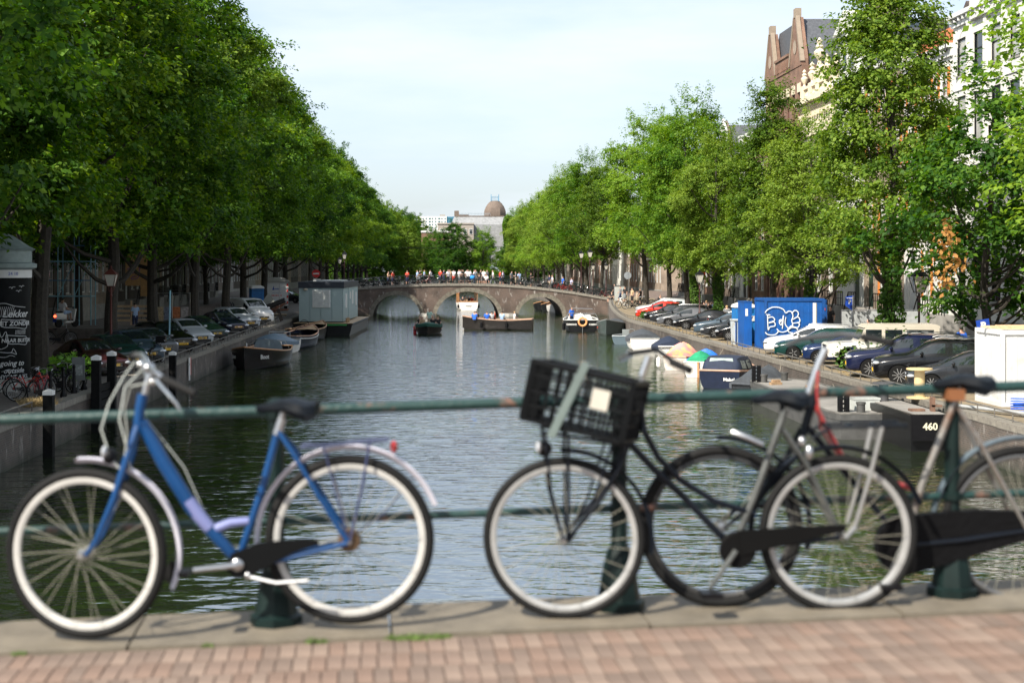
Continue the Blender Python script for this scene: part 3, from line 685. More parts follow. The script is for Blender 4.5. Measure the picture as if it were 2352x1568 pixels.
# cream house with urn balustrade
t = house(1, 99.3, 9.2, BR_BROWN, [4.0, 4.0, 3.6, 2.4], 3, STONE, 'cornice', 'ornate cream stone house with urns on its roof balustrade', base=1.2, roofm=TAUPE)
H = 15.2; m = MB(); m.bx(.02, 9.18, -.15, .34, H-1.7, H)
for q in range(14): m.bx(.4+q*.63, .62+q*.63, -.42, -.152, H-.35, H-.02)
m.bx(-.02, 9.22, -.7, .3, H+.68, H+.95); m.build('frieze', STONE, t, False)
m = MB(); m.bx(.2, 9.0, -.1, .25, H+.952, H+1.25); m.bx(.2, 9.0, -.1, .25, H+1.95, H+2.15)
for q in range(22): m.lathe([(.05, H+1.25), (.11, H+1.45), (.05, H+1.75), (.07, H+1.95)], 6, (.5+q*.38, .07, 0))
for q in (.35, 2.6, 4.6, 6.6, 8.85): m.bx(q-.25, q+.25, -.2, .35, H+.952, H+2.25)
m.prism([(3.3, H+2.15), (5.9, H+2.15), (5.4, H+2.9), (4.6, H+3.4), (3.8, H+2.9)], -.1, .3); m.build('balustrade', STONE, t, False)
for q, hh in ((.35, 1), (2.6, 1.2), (4.6, 1.5), (6.6, 1.2), (8.85, 1)):
    m = MB(); m.lathe([(.12, 0), (.08, .15), (.26, .45), (.28, .6), (.14, .75), (.2, .85), (.1, 1.0), (.16, 1.12), (.02, 1.3)], 10); o = m.build('urn', STONE, t, True, (q, .07, H+2.26+(1.1 if q == 4.6 else 0))); o.scale = (hh,)*3
# brown chimney + taupe wall behind, seen above the cream house
t = thing('tall_chimney', 'tall dark brick chimney stack with three pots above the taupe wall', 'chimney', (31.5, 99.0, 15)); m = MB(); m.bx(-1.2, 1.2, -.6, .6, 0, 10.3); m.bx(-1.3, 1.3, -.7, .7, 10.3, 10.6); m.build('stack', BR_BROWN, t, False)
for q in (-.8, 0, .8): m = MB(); m.lathe([(.2, 0), (.16, .8), (.2, .85)], 10); m.build('chimney_pot', mat('terracotta', (.25, .09, .06), .8), t, True, (q, 0, 10.6))
t = thing('rear_building', 'taupe rendered rear building with blue-grey mansard roof behind the urns', 'building', (31, 100.5, 12)); m = MB(); m.bx(0, 9, 0, 7.5, 0, 9.2); m.build('wall', TAUPE, t, False)
m = MB(); m.prism([(0, 9.2), (9, 9.2), (9, 10.6), (3.4, 11.2), (1.2, 10.4)], 0.1, 7.4); m.build('roof', LEAD, t, False)
# red brick twin gabled house
t = thing('gabled_house', 'red brick house with two pointed gables and chimneys, left end of the right skyline', 'house', (28.0, 120.6, 1.9), R(-90))
W = 12.0; H = 19.2; m = MB(); m.bx(0, W, .34, 10, -.6, H)
cols = 7; cw = W/cols; ws = [(c*cw+cw/2-.38, c*cw+cw/2+.38) for c in range(cols)]; xs = [0]+[e for q in ws for e in q]+[W]
for q in range(0, len(xs), 2): m.bx(xs[q], xs[q+1], 0, .34, 0, H)
fl = [0, 4.2, 8.2, 12.4, H]; hs = [(1, 3.6), (4.9, 7.6), (9, 11.8), (13.0, 17.2)]
for a, b in ws:
    zz = 0
    for h0, h1 in hs: m.bx(a, b, 0, .34, zz, h0); zz = h1
    m.bx(a, b, 0, .34, zz, H)
m.build('wall', BR_RED, t, False)
for a, b in ws:
    for h0, h1 in hs:
        fr, sl, pn = win_meshes(.76, h1-h0, 'cross'); o = ob('window', fr, t, ((a+b)/2, .1, h0), m=mat('red_brown_frame', (.12, .05, .04), .6)); ob('sill', sl, o); ob('pane', pn, o)
for k, (cx, gh) in enumerate(((1.9, 3.9), (10.1, 3.9))):
    m = MB(); m.prism([(cx-1.85, H), (cx+1.85, H), (cx+1.85, H+.5), (cx+.35, H+gh), (cx-.35, H+gh), (cx-1.85, H+.5)], -.05, .5); g = m.build('gable', BR_RED, t, False)
    m = MB(); m.prism([(cx-1.95, H+.3), (cx-1.65, H+.3), (cx-.25, H+gh), (cx-.45, H+gh+.1)], -.12, .2); m.prism([(cx+1.95, H+.3), (cx+1.65, H+.3), (cx+.25, H+gh), (cx+.45, H+gh+.1)], -.12, .2); m.bx(cx-.35, cx+.35, -.1, .35, H+gh, H+gh+.7); m.build('gable_coping', mat('tan_coping', (.25, .20, .15), .8), g, False)
    m = MB(); m.lathe([(.55, -.09), (.5, -.06)], 14, (cx, 0, H+1.6), ax='y'); m.build('clock_ornament', BR_TAN, g, False)
m = MB(); m.bx(3.75, 8.25, -.08, .4, H+.0, H+1.2)
for q in range(9): m.bx(4.0+q*.47, 4.2+q*.47, -.16, -.08, H+.25, H+.95)
m.bx(3.75, 8.25, -.18, .45, H+1.2, H+1.4); m.build('parapet', BR_RED, t, False)
m = MB(); m.prism([(0, H-.0), (12, H-.0), (12, H+.8), (9.6, H+3.9), (2.4, H+3.9), (0, H+.8)], .6, 9.5); m.build('roof', SLATE, t, False)
m = MB()
for a, b in ws: m.bx(a-.1, b+.1, -.05, -.002, 17.2, 17.9)
m.build('stone_lintel', STONE, t, False)
y = 120.8; k = 0
for w, wm_, tp, nm in ((6.8, BR_RED, 'cornice', 'red brick'), (7, WSTONE, 'mansard', 'white'), (6.4, BR_BROWN, 'neck', 'brown brick'), (7.2, BR_RED, 'cornice', 'red brick'), (6.6, WSTONE, 'cornice', 'white'), (7, BR_BROWN, 'mansard', 'brown brick'), (7.3, BR_TAN, 'cornice', 'tan brick'), (6.6, BR_RED, 'neck', 'red brick')):
    if y > 159: y = max(y, 176)
    house(1, y, w, wm_, [3.8, 3.5, 2.9, 2.4], 3, WSTONE, tp, '%s house with %s top beyond the twin-gabled house, %s in the row' % (nm, tp, ORD[k]), simple=y > 160, group='houses beyond the twin-gabled house', band=True, base=1.0)
    y += w+.02; k += 1
while y < 330:
    w = rnd.choice([6.2, 7, 7.8]); nm, wm_ = rnd.choice([('red brick', BR_RED), ('white', WSTONE), ('tan brick', BR_TAN), ('brown brick', BR_BROWN)])
    house(1, y, w, wm_, [3.6, 3.3, 2.9], 3, WSTONE, 'cornice', '%s canal house beyond the twin-gabled house, %s in the row' % (nm, ORD[k]), simple=True, group='houses beyond the twin-gabled house', base=1); y += w+.02; k += 1

# ------------------------------------------------------------------ buildings closing the view
t = thing('domed_building', 'stone building with grey slate roof and brown dome at the canal end', 'building', (0, 0, 0))
Y = 400
def q(px, py, dy=0): return DP(px, py, Y+dy)
BLK = mat('pale_stone_block', (.30, .265, .23), .8, var=.08); SLG = mat('weathered_slate', (.22, .225, .23), .8, var=.25, scale=1.5); DOME = mat('brown_dome_slate', (.13, .098, .078), .8, var=.2, scale=2)
a = q(1006, 515); b_ = q(1088, 515); m = MB(); m.bx(a.x, b_.x, Y, Y+9, 0, a.z); m.bx(a.x-.15, b_.x+.15, Y-.2, Y+9, a.z, a.z+.35); m.build('wing', BLK, t, False)
for k in range(6):
    x0 = a.x+1.0+k*1.65; m = MB(); m.bx(x0-.52, x0+.52, Y-.12, Y-.003, a.z-2.8, a.z-1.3); fr = m.build('window', WHITE, t, False); m = MB(); m.bx(x0-.42, x0+.42, Y-.15, Y-.122, a.z-2.7, a.z-1.75); m.bx(x0-.42, x0+.42, Y-.15, Y-.122, a.z-1.65, a.z-1.4); m.build('pane', GLASS, fr, False)
r0 = q(1035, 516, 8); r1 = q(1128, 516, 8); r2 = q(1044, 497, 8); r3 = q(1126, 497, 8)
m = MB(); m.loft([[(r0.x-1, 405, 6), (r1.x+4, 405, 6), (r1.x+4, 425, 6), (r0.x-1, 425, 6)], [(r0.x, 406, r0.z), (r1.x+3, 406, r0.z), (r1.x+3, 424, r0.z), (r0.x, 424, r0.z)], [(r2.x, 410, r2.z), (r3.x+4, 410, r2.z), (r3.x+4, 420, r2.z), (r2.x, 420, r2.z)]]); m.build('slate_roof', SLG, t, False)
m = MB(); m.bx(r2.x, r3.x+4, 409.8, 410.0, r2.z, r2.z+.25); m.bx(r2.x, r2.x+1.3, 410, 413, r2.z+.25, r2.z+1.7); m.bx(r2.x+1.3, r2.x+4.2, 410, 412, r2.z+.25, r2.z+.6)
m.build('roof_blocks', DOME, t, False)
m = MB()
for k in range(26): m.bx(r2.x+1.5+k*.42, r2.x+1.56+k*.42, 409.9, 409.96, r2.z+.25, r2.z+1.2)
m.bx(r2.x+1.3, r2.x+12.4, 409.9, 409.95, r2.z+.8, r2.z+.86); m.build('roof_railing', LEAD, t, False)
c = q(1137, 496, 12); m = MB()
prof = [(3.1, 0), (3.15, .8), (3.0, 1.7), (2.6, 2.7), (2.0, 3.6), (1.35, 4.2), (1.25, 4.35)]
m.loft([[(c.x+r_*sx, 413+r_*sy, c.z+z) for sx, sy in ((-1, -.45), (-.45, -1), (.45, -1), (1, -.45), (1, .45), (.45, 1), (-.45, 1), (-1, .45))] for r_, z in prof]); m.build('dome', DOME, t)
m = MB()
for sx in (-1.1, 1.1):
    for sy in (-1, 1): m.tube([(c.x+sx, 413+sy, c.z+4.3), (c.x+sx, 413+sy, c.z+6.3)], [.09, .05], 6)
for k in range(7): m.tube([(c.x-.9+k*.3, 412, c.z+4.3), (c.x-.9+k*.3, 412, c.z+5.7)], .035, 5)
for z in (4.5, 5.3, 5.6): m.tube([(c.x-1.1, 412, c.z+z), (c.x+1.1, 412, c.z+z)], .045, 5)
m.build('ironwork_crown', mat('blue_ironwork', (.12, .26, .38), .5), t)
for px, py in ((1066+10, 507-0), (1122, 507)): pass
t = thing('white_office_block', 'far white apartment block with blue glass corner, left of the slate roof', 'building', (0, 0, 0)); Y = 520
a = DP(960, 497, Y); b_ = DP(1043, 497, Y); m = MB(); m.bx(a.x, b_.x-2.7, Y, Y+14, 0, a.z); m.build('wall', WHITE, t, False)
m = MB(); m.bx(b_.x-2.7, b_.x+.4, Y+.3, Y+14, 0, a.z-.1); m.build('glass_corner', mat('blue_glass', (.05, .16, .25), .1, var=.4, scale=.5), t, False)
m = MB(); m.bx(a.x+8, a.x+10, Y+3, Y+6, a.z, a.z+.8); m.build('lift_housing', GSTONE, t, False)
for r_ in range(6):
    for c_ in range(9):
        x0 = a.x+.5+c_*1.15; w_ = .42 if c_ % 3 else .75
        m = MB(); m.bx(x0, x0+w_, Y-.05, Y-.003, a.z-1.15-r_*1.1, a.z-.55-r_*1.1); m.build('window', mat('far_window', (.08, .15, .17), .15), t, False)
t = thing('low_brick_building', 'small white and brick building at the canal end under the office block', 'building', (0, 0, 0)); a = DP(985, 534, 380); m = MB(); m.bx(a.x-2, a.x+5.5, 380, 388, 0, a.z); m.build('wall', BR_RED, t, False); m = MB(); m.bx(a.x-2.1, a.x+5.6, 379.8, 388, a.z, a.z+.5); m.build('parapet', WHITE, t, False)

# ------------------------------------------------------------------ the arch bridge across the canal
BY = 163.6; BW = 11.0
def bz(x): return 3.5-(.0031 if x < 3.2 else .0060)*(x-3.2)**2
ARCH = [(-4.45, 2.75, 2.46, -.25), (3.7, 3.63, 2.82, -.25), (12.1, 2.6, 2.2, -.25)]
def under(x):
    for c, h, top, z0 in ARCH:
        if abs(x-c) < h: return z0+(top-z0)*(1-((x-c)/h)**2)**.5
    return -1.2
BB = brick_mat('bridge_brick', (.095, .056, .040), (.072, .044, .034), (.10, .088, .075), w=.24, h=.08, ms=.014, stain=.6, algae=True)
VOUS = mat('grey_voussoir', (.125, .112, .088), .85, var=.35, scale=3)
br = thing('arch_bridge', 'brick canal bridge with three stone rimmed arches, bikes along its railing', 'bridge', (0, 0, 0))
m = MB(); xs = sorted(set([-14.0, 20.4]+[round(v, 3) for v in np.arange(-14, 20.4, .45)]+[c+s_*h*math.cos(a) for c, h, tt, z0 in ARCH for a in np.linspace(0, PI, 25) for s_ in (1,)]))
for yy in (BY, BY+BW):
    m = MB()
    for a, b_ in zip(xs[:-1], xs[1:]):
        if b_-a < 1e-4: continue
        mid = (a+b_)/2; ins = any(abs(mid-c) < h for c, h, tt, z0 in ARCH)
        ua = under(a+1e-5) if ins else -1.2; ub = under(b_-1e-5) if ins else -1.2
        if ins: ua = max(ua, -.25); ub = max(ub, -.25)
        m.add([(a, yy, ua), (b_, yy, ub), (b_, yy, bz(b_)-.02), (a, yy, bz(a)-.02)], [(0, 1, 2, 3)])
    m.build('brick_face', BB, br, smooth=False)
m = MB()
for c, h, tt, z0 in ARCH:
    pts = [(c+h*math.cos(a), z0+(tt-z0)*math.sin(a)) for a in np.linspace(0, PI, 25)]; pts = [(c+h, -1.2)]+pts+[(c-h, -1.2)]
    m.loft([[(x, BY-.02, z) for x, z in pts], [(x, BY+BW, z) for x, z in pts]], closed=False, caps=False)
m.build('arch_vault', QWALL, br)
for ai, (c, h, tt, z0) in enumerate(ARCH):
    n = 21 if ai == 1 else 17
    for k in range(n):
        a0 = PI*(k+.03)/n; a1 = PI*(k+.97)/n; th = .46+(.0 if k % 2 else .03); q4 = []
        for a, e in ((a0, 0), (a1, 0), (a1, th), (a0, th)): q4.append((c+(h+e)*math.cos(a), z0+(tt-z0+e)*math.sin(a)))
        if ai == 2 and max(x for x, z in q4) > 15.6: pass
        m = MB(); m.prism(q4, BY-.06-random.uniform(0, .012), BY+.3); m.build('voussoir', VOUS, br, smooth=False)
x = -13.5
while x < 20.2:
    z0 = bz(x); z1 = bz(x+1.46); m = MB(); m.add([(x, BY-.12, z0-.02), (x+1.46, BY-.12, z1-.02), (x+1.46, BY+.5, z1-.02), (x, BY+.5, z0-.02), (x, BY-.12, z0+.26), (x+1.46, BY-.12, z1+.26), (x+1.46, BY+.5, z1+.26), (x, BY+.5, z0+.26)], [(0,3,2,1), (4,5,6,7), (0,1,5,4), (1,2,6,5), (2,3,7,6), (3,0,4,7)])
    m.build('coping_stone', KERB, br, False); x += 1.48
m = MB(); XS = np.linspace(-18, 26, 40); m.loft([[(x, BY+.45, bz(x)+.12), (x, BY+BW, bz(x)+.12)] for x in XS], closed=False, caps=False); m.build('deck', ROAD, br)
for a, b_ in ((-1.8, -.05), (7.35, 9.5)):
    m = MB(); cx = (a+b_)/2; w_ = (b_-a)/2; m.loft([[(cx-w_, BY-.05, z), (cx-w_*.7, BY-.55*(1-z/3), z), (cx, BY-.8*(1-z/3), z), (cx+w_*.7, BY-.55*(1-z/3), z), (cx+w_, BY-.05, z)] for z in (-.9, .35)], closed=False, caps=False); m.build('pier_base', GSTONE, br, False)
for yy, lab in ((BY+.3, 'near'), (BY+BW-.3, 'far')):
    rg = thing('bridge_rail', 'dark iron railing on the %s side of the arch bridge' % lab, 'railing', (0, 0, 0))
    for w_ in (.98, .55):
        m = MB(); m.tube([(x, yy, bz(x)+.24+w_) for x in np.linspace(-13.5, 20.5, 40)], .032, 6); m.build('rail', TEALD, rg)
    pm = MB(); pm.lathe([(.08, 0), (.08, .12), (.05, .16), (.042, .55), (.06, .56), (.042, .6), (.04, .95), (.055, 1.0), (.02, 1.06)], 7); pmm = pm.mesh('post', TEALD)
    x = -13.0
    while x < 20.4: ob('post', pmm, rg, (x, yy, bz(x)+.24)); x += 1.95
# ------------------------------------------------------------------ cars
TRIM = mat('black_trim', (.015, .015, .016), .55)
CLEAR = mat('headlight_lens', (.50, .52, .54), .08, .35, var=.25, scale=14, coat=1)
REDL = mat('red_lens', (.30, .012, .010), .12, coat=1)
YPLATE = mat('yellow_plate', (.72, .42, .02), .5, var=.03)
RIM = mat('alloy_rim', (.50, .50, .50), .28, .7, var=.1)
def car_proto(kind, L, W, H, st, plate_txt=None, rim_n=10, wr=.32, arch=.36, wb=None, ovr=None, clear=.17, name='parked_car', lamp='round'):
    """st: side profile stations, nose first: (x, half width factor, shoulder z, top z, roof half width factor or 0, flag)"""
    hw = W/2; rings = []
    for x, wf, zs, zt, rf, fl in st:
        w = hw*wf; y0 = clear+ (.10 if fl == 'n' else 0)
        if rf: top = [(w*.975, zs), (w*.95, zs+.045), (hw*rf+.035, zt-.085), (hw*rf-.03, zt-.02), (hw*rf*.55, zt+.012), (0, zt+.022)]
        else: top = [(w*.985, zs-.03), (w*.94, zs+.0), (w*.84, zt-.012), (w*.76, zt), (w*.4, zt+.018), (0, zt+.024)]
        low = [(0, y0), (w*.80, y0), (w*.955, y0+.06), (w, (y0+zs)*.42), (w*1.0, zs*.82)]
        half = low+top
        rings.append([(x, y, z) for y, z in half]+[(x, -y, z) for y, z in half[-2:0:-1]])
    n = len(rings[0]); nh = 11
    m = MB(); m.v = [p for r_ in rings for p in r_]
    side = lambda j: j if j < nh-1 else n-1-j
    for i in range(len(rings)-1):
        f0, f1 = st[i][5], st[i+1][5]
        for j in range(n):
            jj = side(j); mi = 0
            if jj == 6 and 'w' in f0 and 'w' in f1 and 'p' not in f0: mi = 1     # side glass
            if jj == 6 and f0 == 'c' and 'w' in f1: mi = 1
            if jj in (8, 9) and f0 == 'c' : mi = 1                                # windscreen
            if jj in (8, 9) and f0.endswith('r'): mi = 1                           # rear window
            if jj == 1 or jj == 0: mi = 2
            if jj == 2: mi = 2 if kind in ('suv', 'offroad') else 0
            m.f.append((i*n+j, i*n+(j+1) % n, (i+1)*n+(j+1) % n, (i+1)*n+j)); m.mi.append(mi)
    m.f.append(tuple(range(n))[::-1]); m.mi.append(0); m.f.append(tuple((len(rings)-1)*n+j for j in range(n))); m.mi.append(0)
    o = bpy.data.objects.new('cage', m.mesh('cage', [WHITE, CARGLASS, TRIM], True, 180)); C.objects.link(o)
    ss = o.modifiers.new('s', 'SUBSURF'); ss.levels = 2; ss.render_levels = 2
    cut = MB(); fx, rx = wb
    for x in (fx, rx):
        for s in (-1, 1):
            cut.lathe([(arch, s*hw*.62), (arch, s*(hw+.3))], 24, (x, 0, wr), ax='y', mi=2)
    co = bpy.data.objects.new('cut', cut.mesh('cut', [TRIM, TRIM, TRIM], False)); C.objects.link(co)
    bo = o.modifiers.new('b', 'BOOLEAN'); bo.operation = 'DIFFERENCE'; bo.object = co; bo.solver = 'EXACT'
    dg = bpy.context.evaluated_depsgraph_get(); me = bpy.data.meshes.new_from_object(o.evaluated_get(dg))
    bpy.data.objects.remove(o); bpy.data.objects.remove(co)
    b = bmesh.new(); b.from_mesh(me); glass = [f for f in b.faces if f.material_index == 1]; seen = set(); isl = []
    for f in glass:
        if f in seen: continue
        st_ = [f]; seen.add(f); grp = []
        while st_:
            g = st_.pop(); grp.append(g)
            for e in g.edges:
                for h in e.link_faces:
                    if h.material_index == 1 and h not in seen: seen.add(h); st_.append(h)
        isl.append(grp)
    root = thing(name, 'x', 'car')
    parts = []
    for grp in isl:
        if len(grp) < 4: continue
        g = MB(); idx = {}
        for f in grp:
            for v in f.verts:
                if v not in idx: idx[v] = len(g.v); g.v.append(tuple(v.co+v.normal*.004))
            g.f.append(tuple(idx[v] for v in f.verts)); g.mi.append(0)
        c = sum((f.calc_center_median() for f in grp), Vector())/len(grp)
        nm = 'side_window' if abs(c.y) > .3*hw else ('windscreen' if c.x > 0 else 'rear_window')
        parts.append((nm, g))
    b.free()
    me.name = 'body'; me.polygons.foreach_set('use_smooth', [True]*len(me.polygons)); me.set_sharp_from_angle(angle=R(40))
    me.materials.clear(); [me.materials.append(x_) for x_ in (WHITE, TRIM, TRIM)]
    body = ob('body', me, root); 
    for nm, g in parts: g.build(nm, CARGLASS, root)
    tyre = MB(); tyre.lathe([(wr-.11, -.09), (wr-.02, -.10), (wr, -.07), (wr, .07), (wr-.02, .10), (wr-.11, .09)], 28, ax='y')
    tm = tyre.mesh('tyre', RUBBER)
    rm = MB(); rr = wr-.105; rm.lathe([(rr+.005, -.085), (rr+.005, -.06), (rr-.03, -.05), (rr-.03, .05), (rr+.005, .06), (rr+.005, .085)], 28, ax='y')
    rm.lathe([(.05, -.085), (.06, -.05)], 12, ax='y'); rm.lathe([(.05, .085), (.06, .05)], 12, ax='y')
    for s in (-1, 1):
        for k in range(rim_n): a = 2*PI*k/rim_n; rm.bar((.04*math.cos(a), s*.072, .04*math.sin(a)), ((rr-.02)*math.cos(a), s*.072, (rr-.02)*math.sin(a)), .026+.12/rim_n, .02)
    rmm = rm.mesh('rim', RIM)
    bk = MB(); bk.lathe([(rr-.035, -.03), (rr-.035, .03)], 20, ax='y'); bkm = bk.mesh('brake_disc', mat('brake_dark', (.03, .03, .03), .6, .3))
    for x in (fx, rx):
        for s in (-1, 1):
            w_ = ob('wheel', rmm, root, (x, s*(hw-.115), wr)); ob('tyre', tm, w_); ob('brake_disc', bkm, w_)
    nx = st[0][0]; zh = st[1][2]
    hs = st[1][3]
    # lights, grille, plate
    for s in (-1, 1):
        h = MB()
        if lamp == 'round': h.ell((nx-.20, s*hw*.74, hs-.12), (.14, .13, .13), 14, 8)
        else:
            h.ell((nx-.14, s*hw*.70, hs-.13), (.16, .24, .085), 14, 8)
        h.build('headlight', CLEAR, root)
        h = MB(); h.ell((st[-1][0]+.10, s*hw*.80, st[-2][2]-.14), (.09, .13, .12), 10, 6); h.build('tail_light', REDL, root)
        h = MB(); ci = [i for i, q_ in enumerate(st) if q_[5] == 'c'][0]; mx, mz = st[ci][0]-.35, st[ci][2]+.12
        h.ell((mx, s*(hw+.10), mz), (.07, .12, .075), 10, 6); h.bar((mx, s*(hw-.05), mz-.04), (mx, s*(hw+.05), mz-.02), .04); h.build('mirror', WHITE if kind != 'offroad' else TRIM, root)
        h = MB(); h.bar((st[ci][0]-.95, s*(hw+.006), st[ci][2]-.13), (st[ci][0]-1.13, s*(hw+.006), st[ci][2]-.13), .03, .03)
        h.build('door_handle', TRIM, root)
        h = MB()
        zc = st[ci][2]
        for dx in (st[ci][0]-.12, st[ci][0]-1.25): h.box((dx, s*(hw*.996), (zc+clear+.18)/2+.02), (.012, .012, zc-clear-.32))
        h.build('door_seam', TRIM, root, False)
    g = MB()
    gz0 = hs-.30 if kind != 'van' else hs-.5
    g.bx(nx-.10, nx+.012, -hw*.42, hw*.42, gz0, gz0+.17)
    g.bx(nx-.14, nx-.01+.012, -hw*.62, hw*.62, clear+.06, clear+.20)
    g.build('grille', TRIM, root, False)
    g = MB()
    for q in range(3): g.bx(nx-.02, nx+.022, -hw*.40, hw*.40, gz0+.03+q*.05, gz0+.042+q*.05)
    g.lathe([(.055, nx+.0), (.05, nx+.03)], 10, (0, 0, gz0+.10), ax='x'); g.build('grille_bars', CHROME, root, False)
    g = MB(); g.bx(nx-.03, nx+.014, -.26, .26, clear+.22, clear+.335); g.build('number_plate', YPLATE, root, False)
    g = MB(); g.bx(st[-1][0]-.02, st[-1][0]+.05, -.26, .26, .62, .735); g.build('number_plate', YPLATE, root, False)
    g = MB()
    if kind in ('wagon', 'suv'):
        for s in (-1, 1): g.tube([(st[ci+1][0]-.1, s*hw*.66, H+.0), (st[ci+1][0]-.3, s*hw*.66, H+.05), (-L/2+.7, s*hw*.66, H+.03), (-L/2+.5, s*hw*.66, H-.02)], .018, 6)
        g.build('roof_rail', STEEL, root)
    return root
def st_hatch(L, H, hood=.95, zsh=.90, cow=None, zf=.62, wr=.97):
    x = L/2; c = cow if cow is not None else x-1.15
    return [(x, .72, zf-.08, zf, 0, 'n'), (x-.07, .88, zf-.02, zf+.07, 0, ''), (x-.35, .97, zf+.06, zf+.18, 0, ''), (c+.12, 1, hood-.08, hood, 0, ''), (c, 1, hood-.04, hood+.03, 0, 'c'),
            (c-.78, 1, zsh, H, .72, 'w'), (c-1.28, 1, zsh+.01, H+.01, .73, 'wp'), (c-1.36, 1, zsh+.01, H+.01, .73, 'w'), (c-2.0, 1, zsh+.03, H-.01, .72, 'wp'), (c-2.08, 1, zsh+.03, H-.015, .72, 'w'),
            (-x+.42, .98, zsh+.05, H-.07, .68, 'r'), (-x+.10, .93, zsh+.04, zsh+.13, 0, ''), (-x+.01, .88, zsh-.10, zsh-.02, 0, ''), (-x, .80, zsh-.3, zsh-.22, 0, '')]
def st_sedan(L, H, hood=.90, zsh=.86, zf=.58):
    x = L/2; c = x-1.35
    return [(x, .70, zf-.08, zf, 0, 'n'), (x-.07, .88, zf, zf+.08, 0, ''), (x-.4, .97, zf+.08, zf+.18, 0, ''), (c+.15, 1, hood-.08, hood, 0, ''), (c, 1, hood-.04, hood+.03, 0, 'c'),
            (c-.85, 1, zsh, H, .70, 'w'), (c-1.32, 1, zsh, H+.01, .71, 'wp'), (c-1.40, 1, zsh, H+.01, .71, 'w'), (c-2.05, .99, zsh+.02, H-.04, .69, 'r'), (c-2.75, .97, zsh+.02, zsh+.10, 0, ''),
            (-x+.15, .92, zsh-.02, zsh+.05, 0, ''), (-x+.02, .85, zsh-.2, zsh-.12, 0, ''), (-x, .8, zsh-.35, zsh-.3, 0, '')]
def st_wagon(L, H, hood=.95, zsh=.92, zf=.66):
    x = L/2; c = x-1.35
    return [(x, .74, zf-.08, zf, 0, 'n'), (x-.07, .90, zf, zf+.09, 0, ''), (x-.4, .98, zf+.08, zf+.19, 0, ''), (c+.15, 1, hood-.08, hood, 0, ''), (c, 1, hood-.04, hood+.03, 0, 'c'),
            (c-.75, 1, zsh, H, .72, 'w'), (c-1.25, 1, zsh, H+.01, .73, 'wp'), (c-1.33, 1, zsh, H+.01, .73, 'w'), (c-2.05, 1, zsh+.01, H, .73, 'wp'), (c-2.13, 1, zsh+.01, H, .73, 'w'), (c-2.85, 1, zsh+.02, H-.03, .71, 'wp'),
            (-x+.35, .98, zsh+.02, H-.06, .69, 'r'), (-x+.06, .93, zsh+.02, zsh+.10, 0, ''), (-x+.0, .88, zsh-.2, zsh-.1, 0, ''), (-x-.01, .82, zsh-.4, zsh-.35, 0, '')]
def st_van(L, H):
    x = L/2; c = x-.85
    return [(x, .78, .80, .86, 0, 'n'), (x-.07, .92, .85, .98, 0, ''), (x-.3, .99, .98, 1.12, 0, ''), (c+.05, 1, 1.10, 1.24, 0, ''), (c, 1, 1.12, 1.27, 0, 'c'),
            (c-.85, 1, 1.10, H, .82, 'w'), (c-1.35, 1, 1.10, H+.02, .84, 'p'), (c-2.2, 1, 1.1, H+.02, .85, 'p'), (-x+.5, 1, 1.1, H+.01, .85, 'p'), (-x+.08, .99, 1.1, H-.03, .84, 'p'), (-x, .95, 1.08, H-.12, .80, 'p')]
P_HATCH = car_proto('hatch', 4.1, 1.72, 1.44, st_hatch(4.1, 1.44), wb=(1.25, -1.30), lamp='wide')
P_MINI = car_proto('hatch', 3.7, 1.69, 1.40, st_hatch(3.7, 1.40, .93, .90, .85, .68), wb=(1.15, -1.25), lamp='round')
P_SEDAN = car_proto('sedan', 4.6, 1.76, 1.40, st_sedan(4.6, 1.40), wb=(1.42, -1.25), lamp='wide', rim_n=7)
P_WAGON = car_proto('wagon', 4.7, 1.78, 1.47, st_wagon(4.7, 1.47), wb=(1.45, -1.28), lamp='wide', rim_n=5)
P_SUV = car_proto('suv', 4.8, 1.94, 1.74, [(x, w, zs*1.18, zt*1.2 if rf == 0 else zt, rf, fl) for x, w, zs, zt, rf, fl in st_wagon(4.8, 1.72, .95, .93, .70)], wb=(1.48, -1.42), wr=.38, arch=.42, lamp='wide', rim_n=10, clear=.26)
P_VAN = car_proto('van', 5.3, 1.95, 1.98, st_van(5.3, 1.96), wb=(1.62, -1.65), wr=.34, arch=.38, lamp='wide', rim_n=8, clear=.2, name='parked_van')
for k in kids(P_VAN):
    if k.name.startswith('headlight'): k.location = (0, 0, -.08); k.scale = (1, 1, 1)
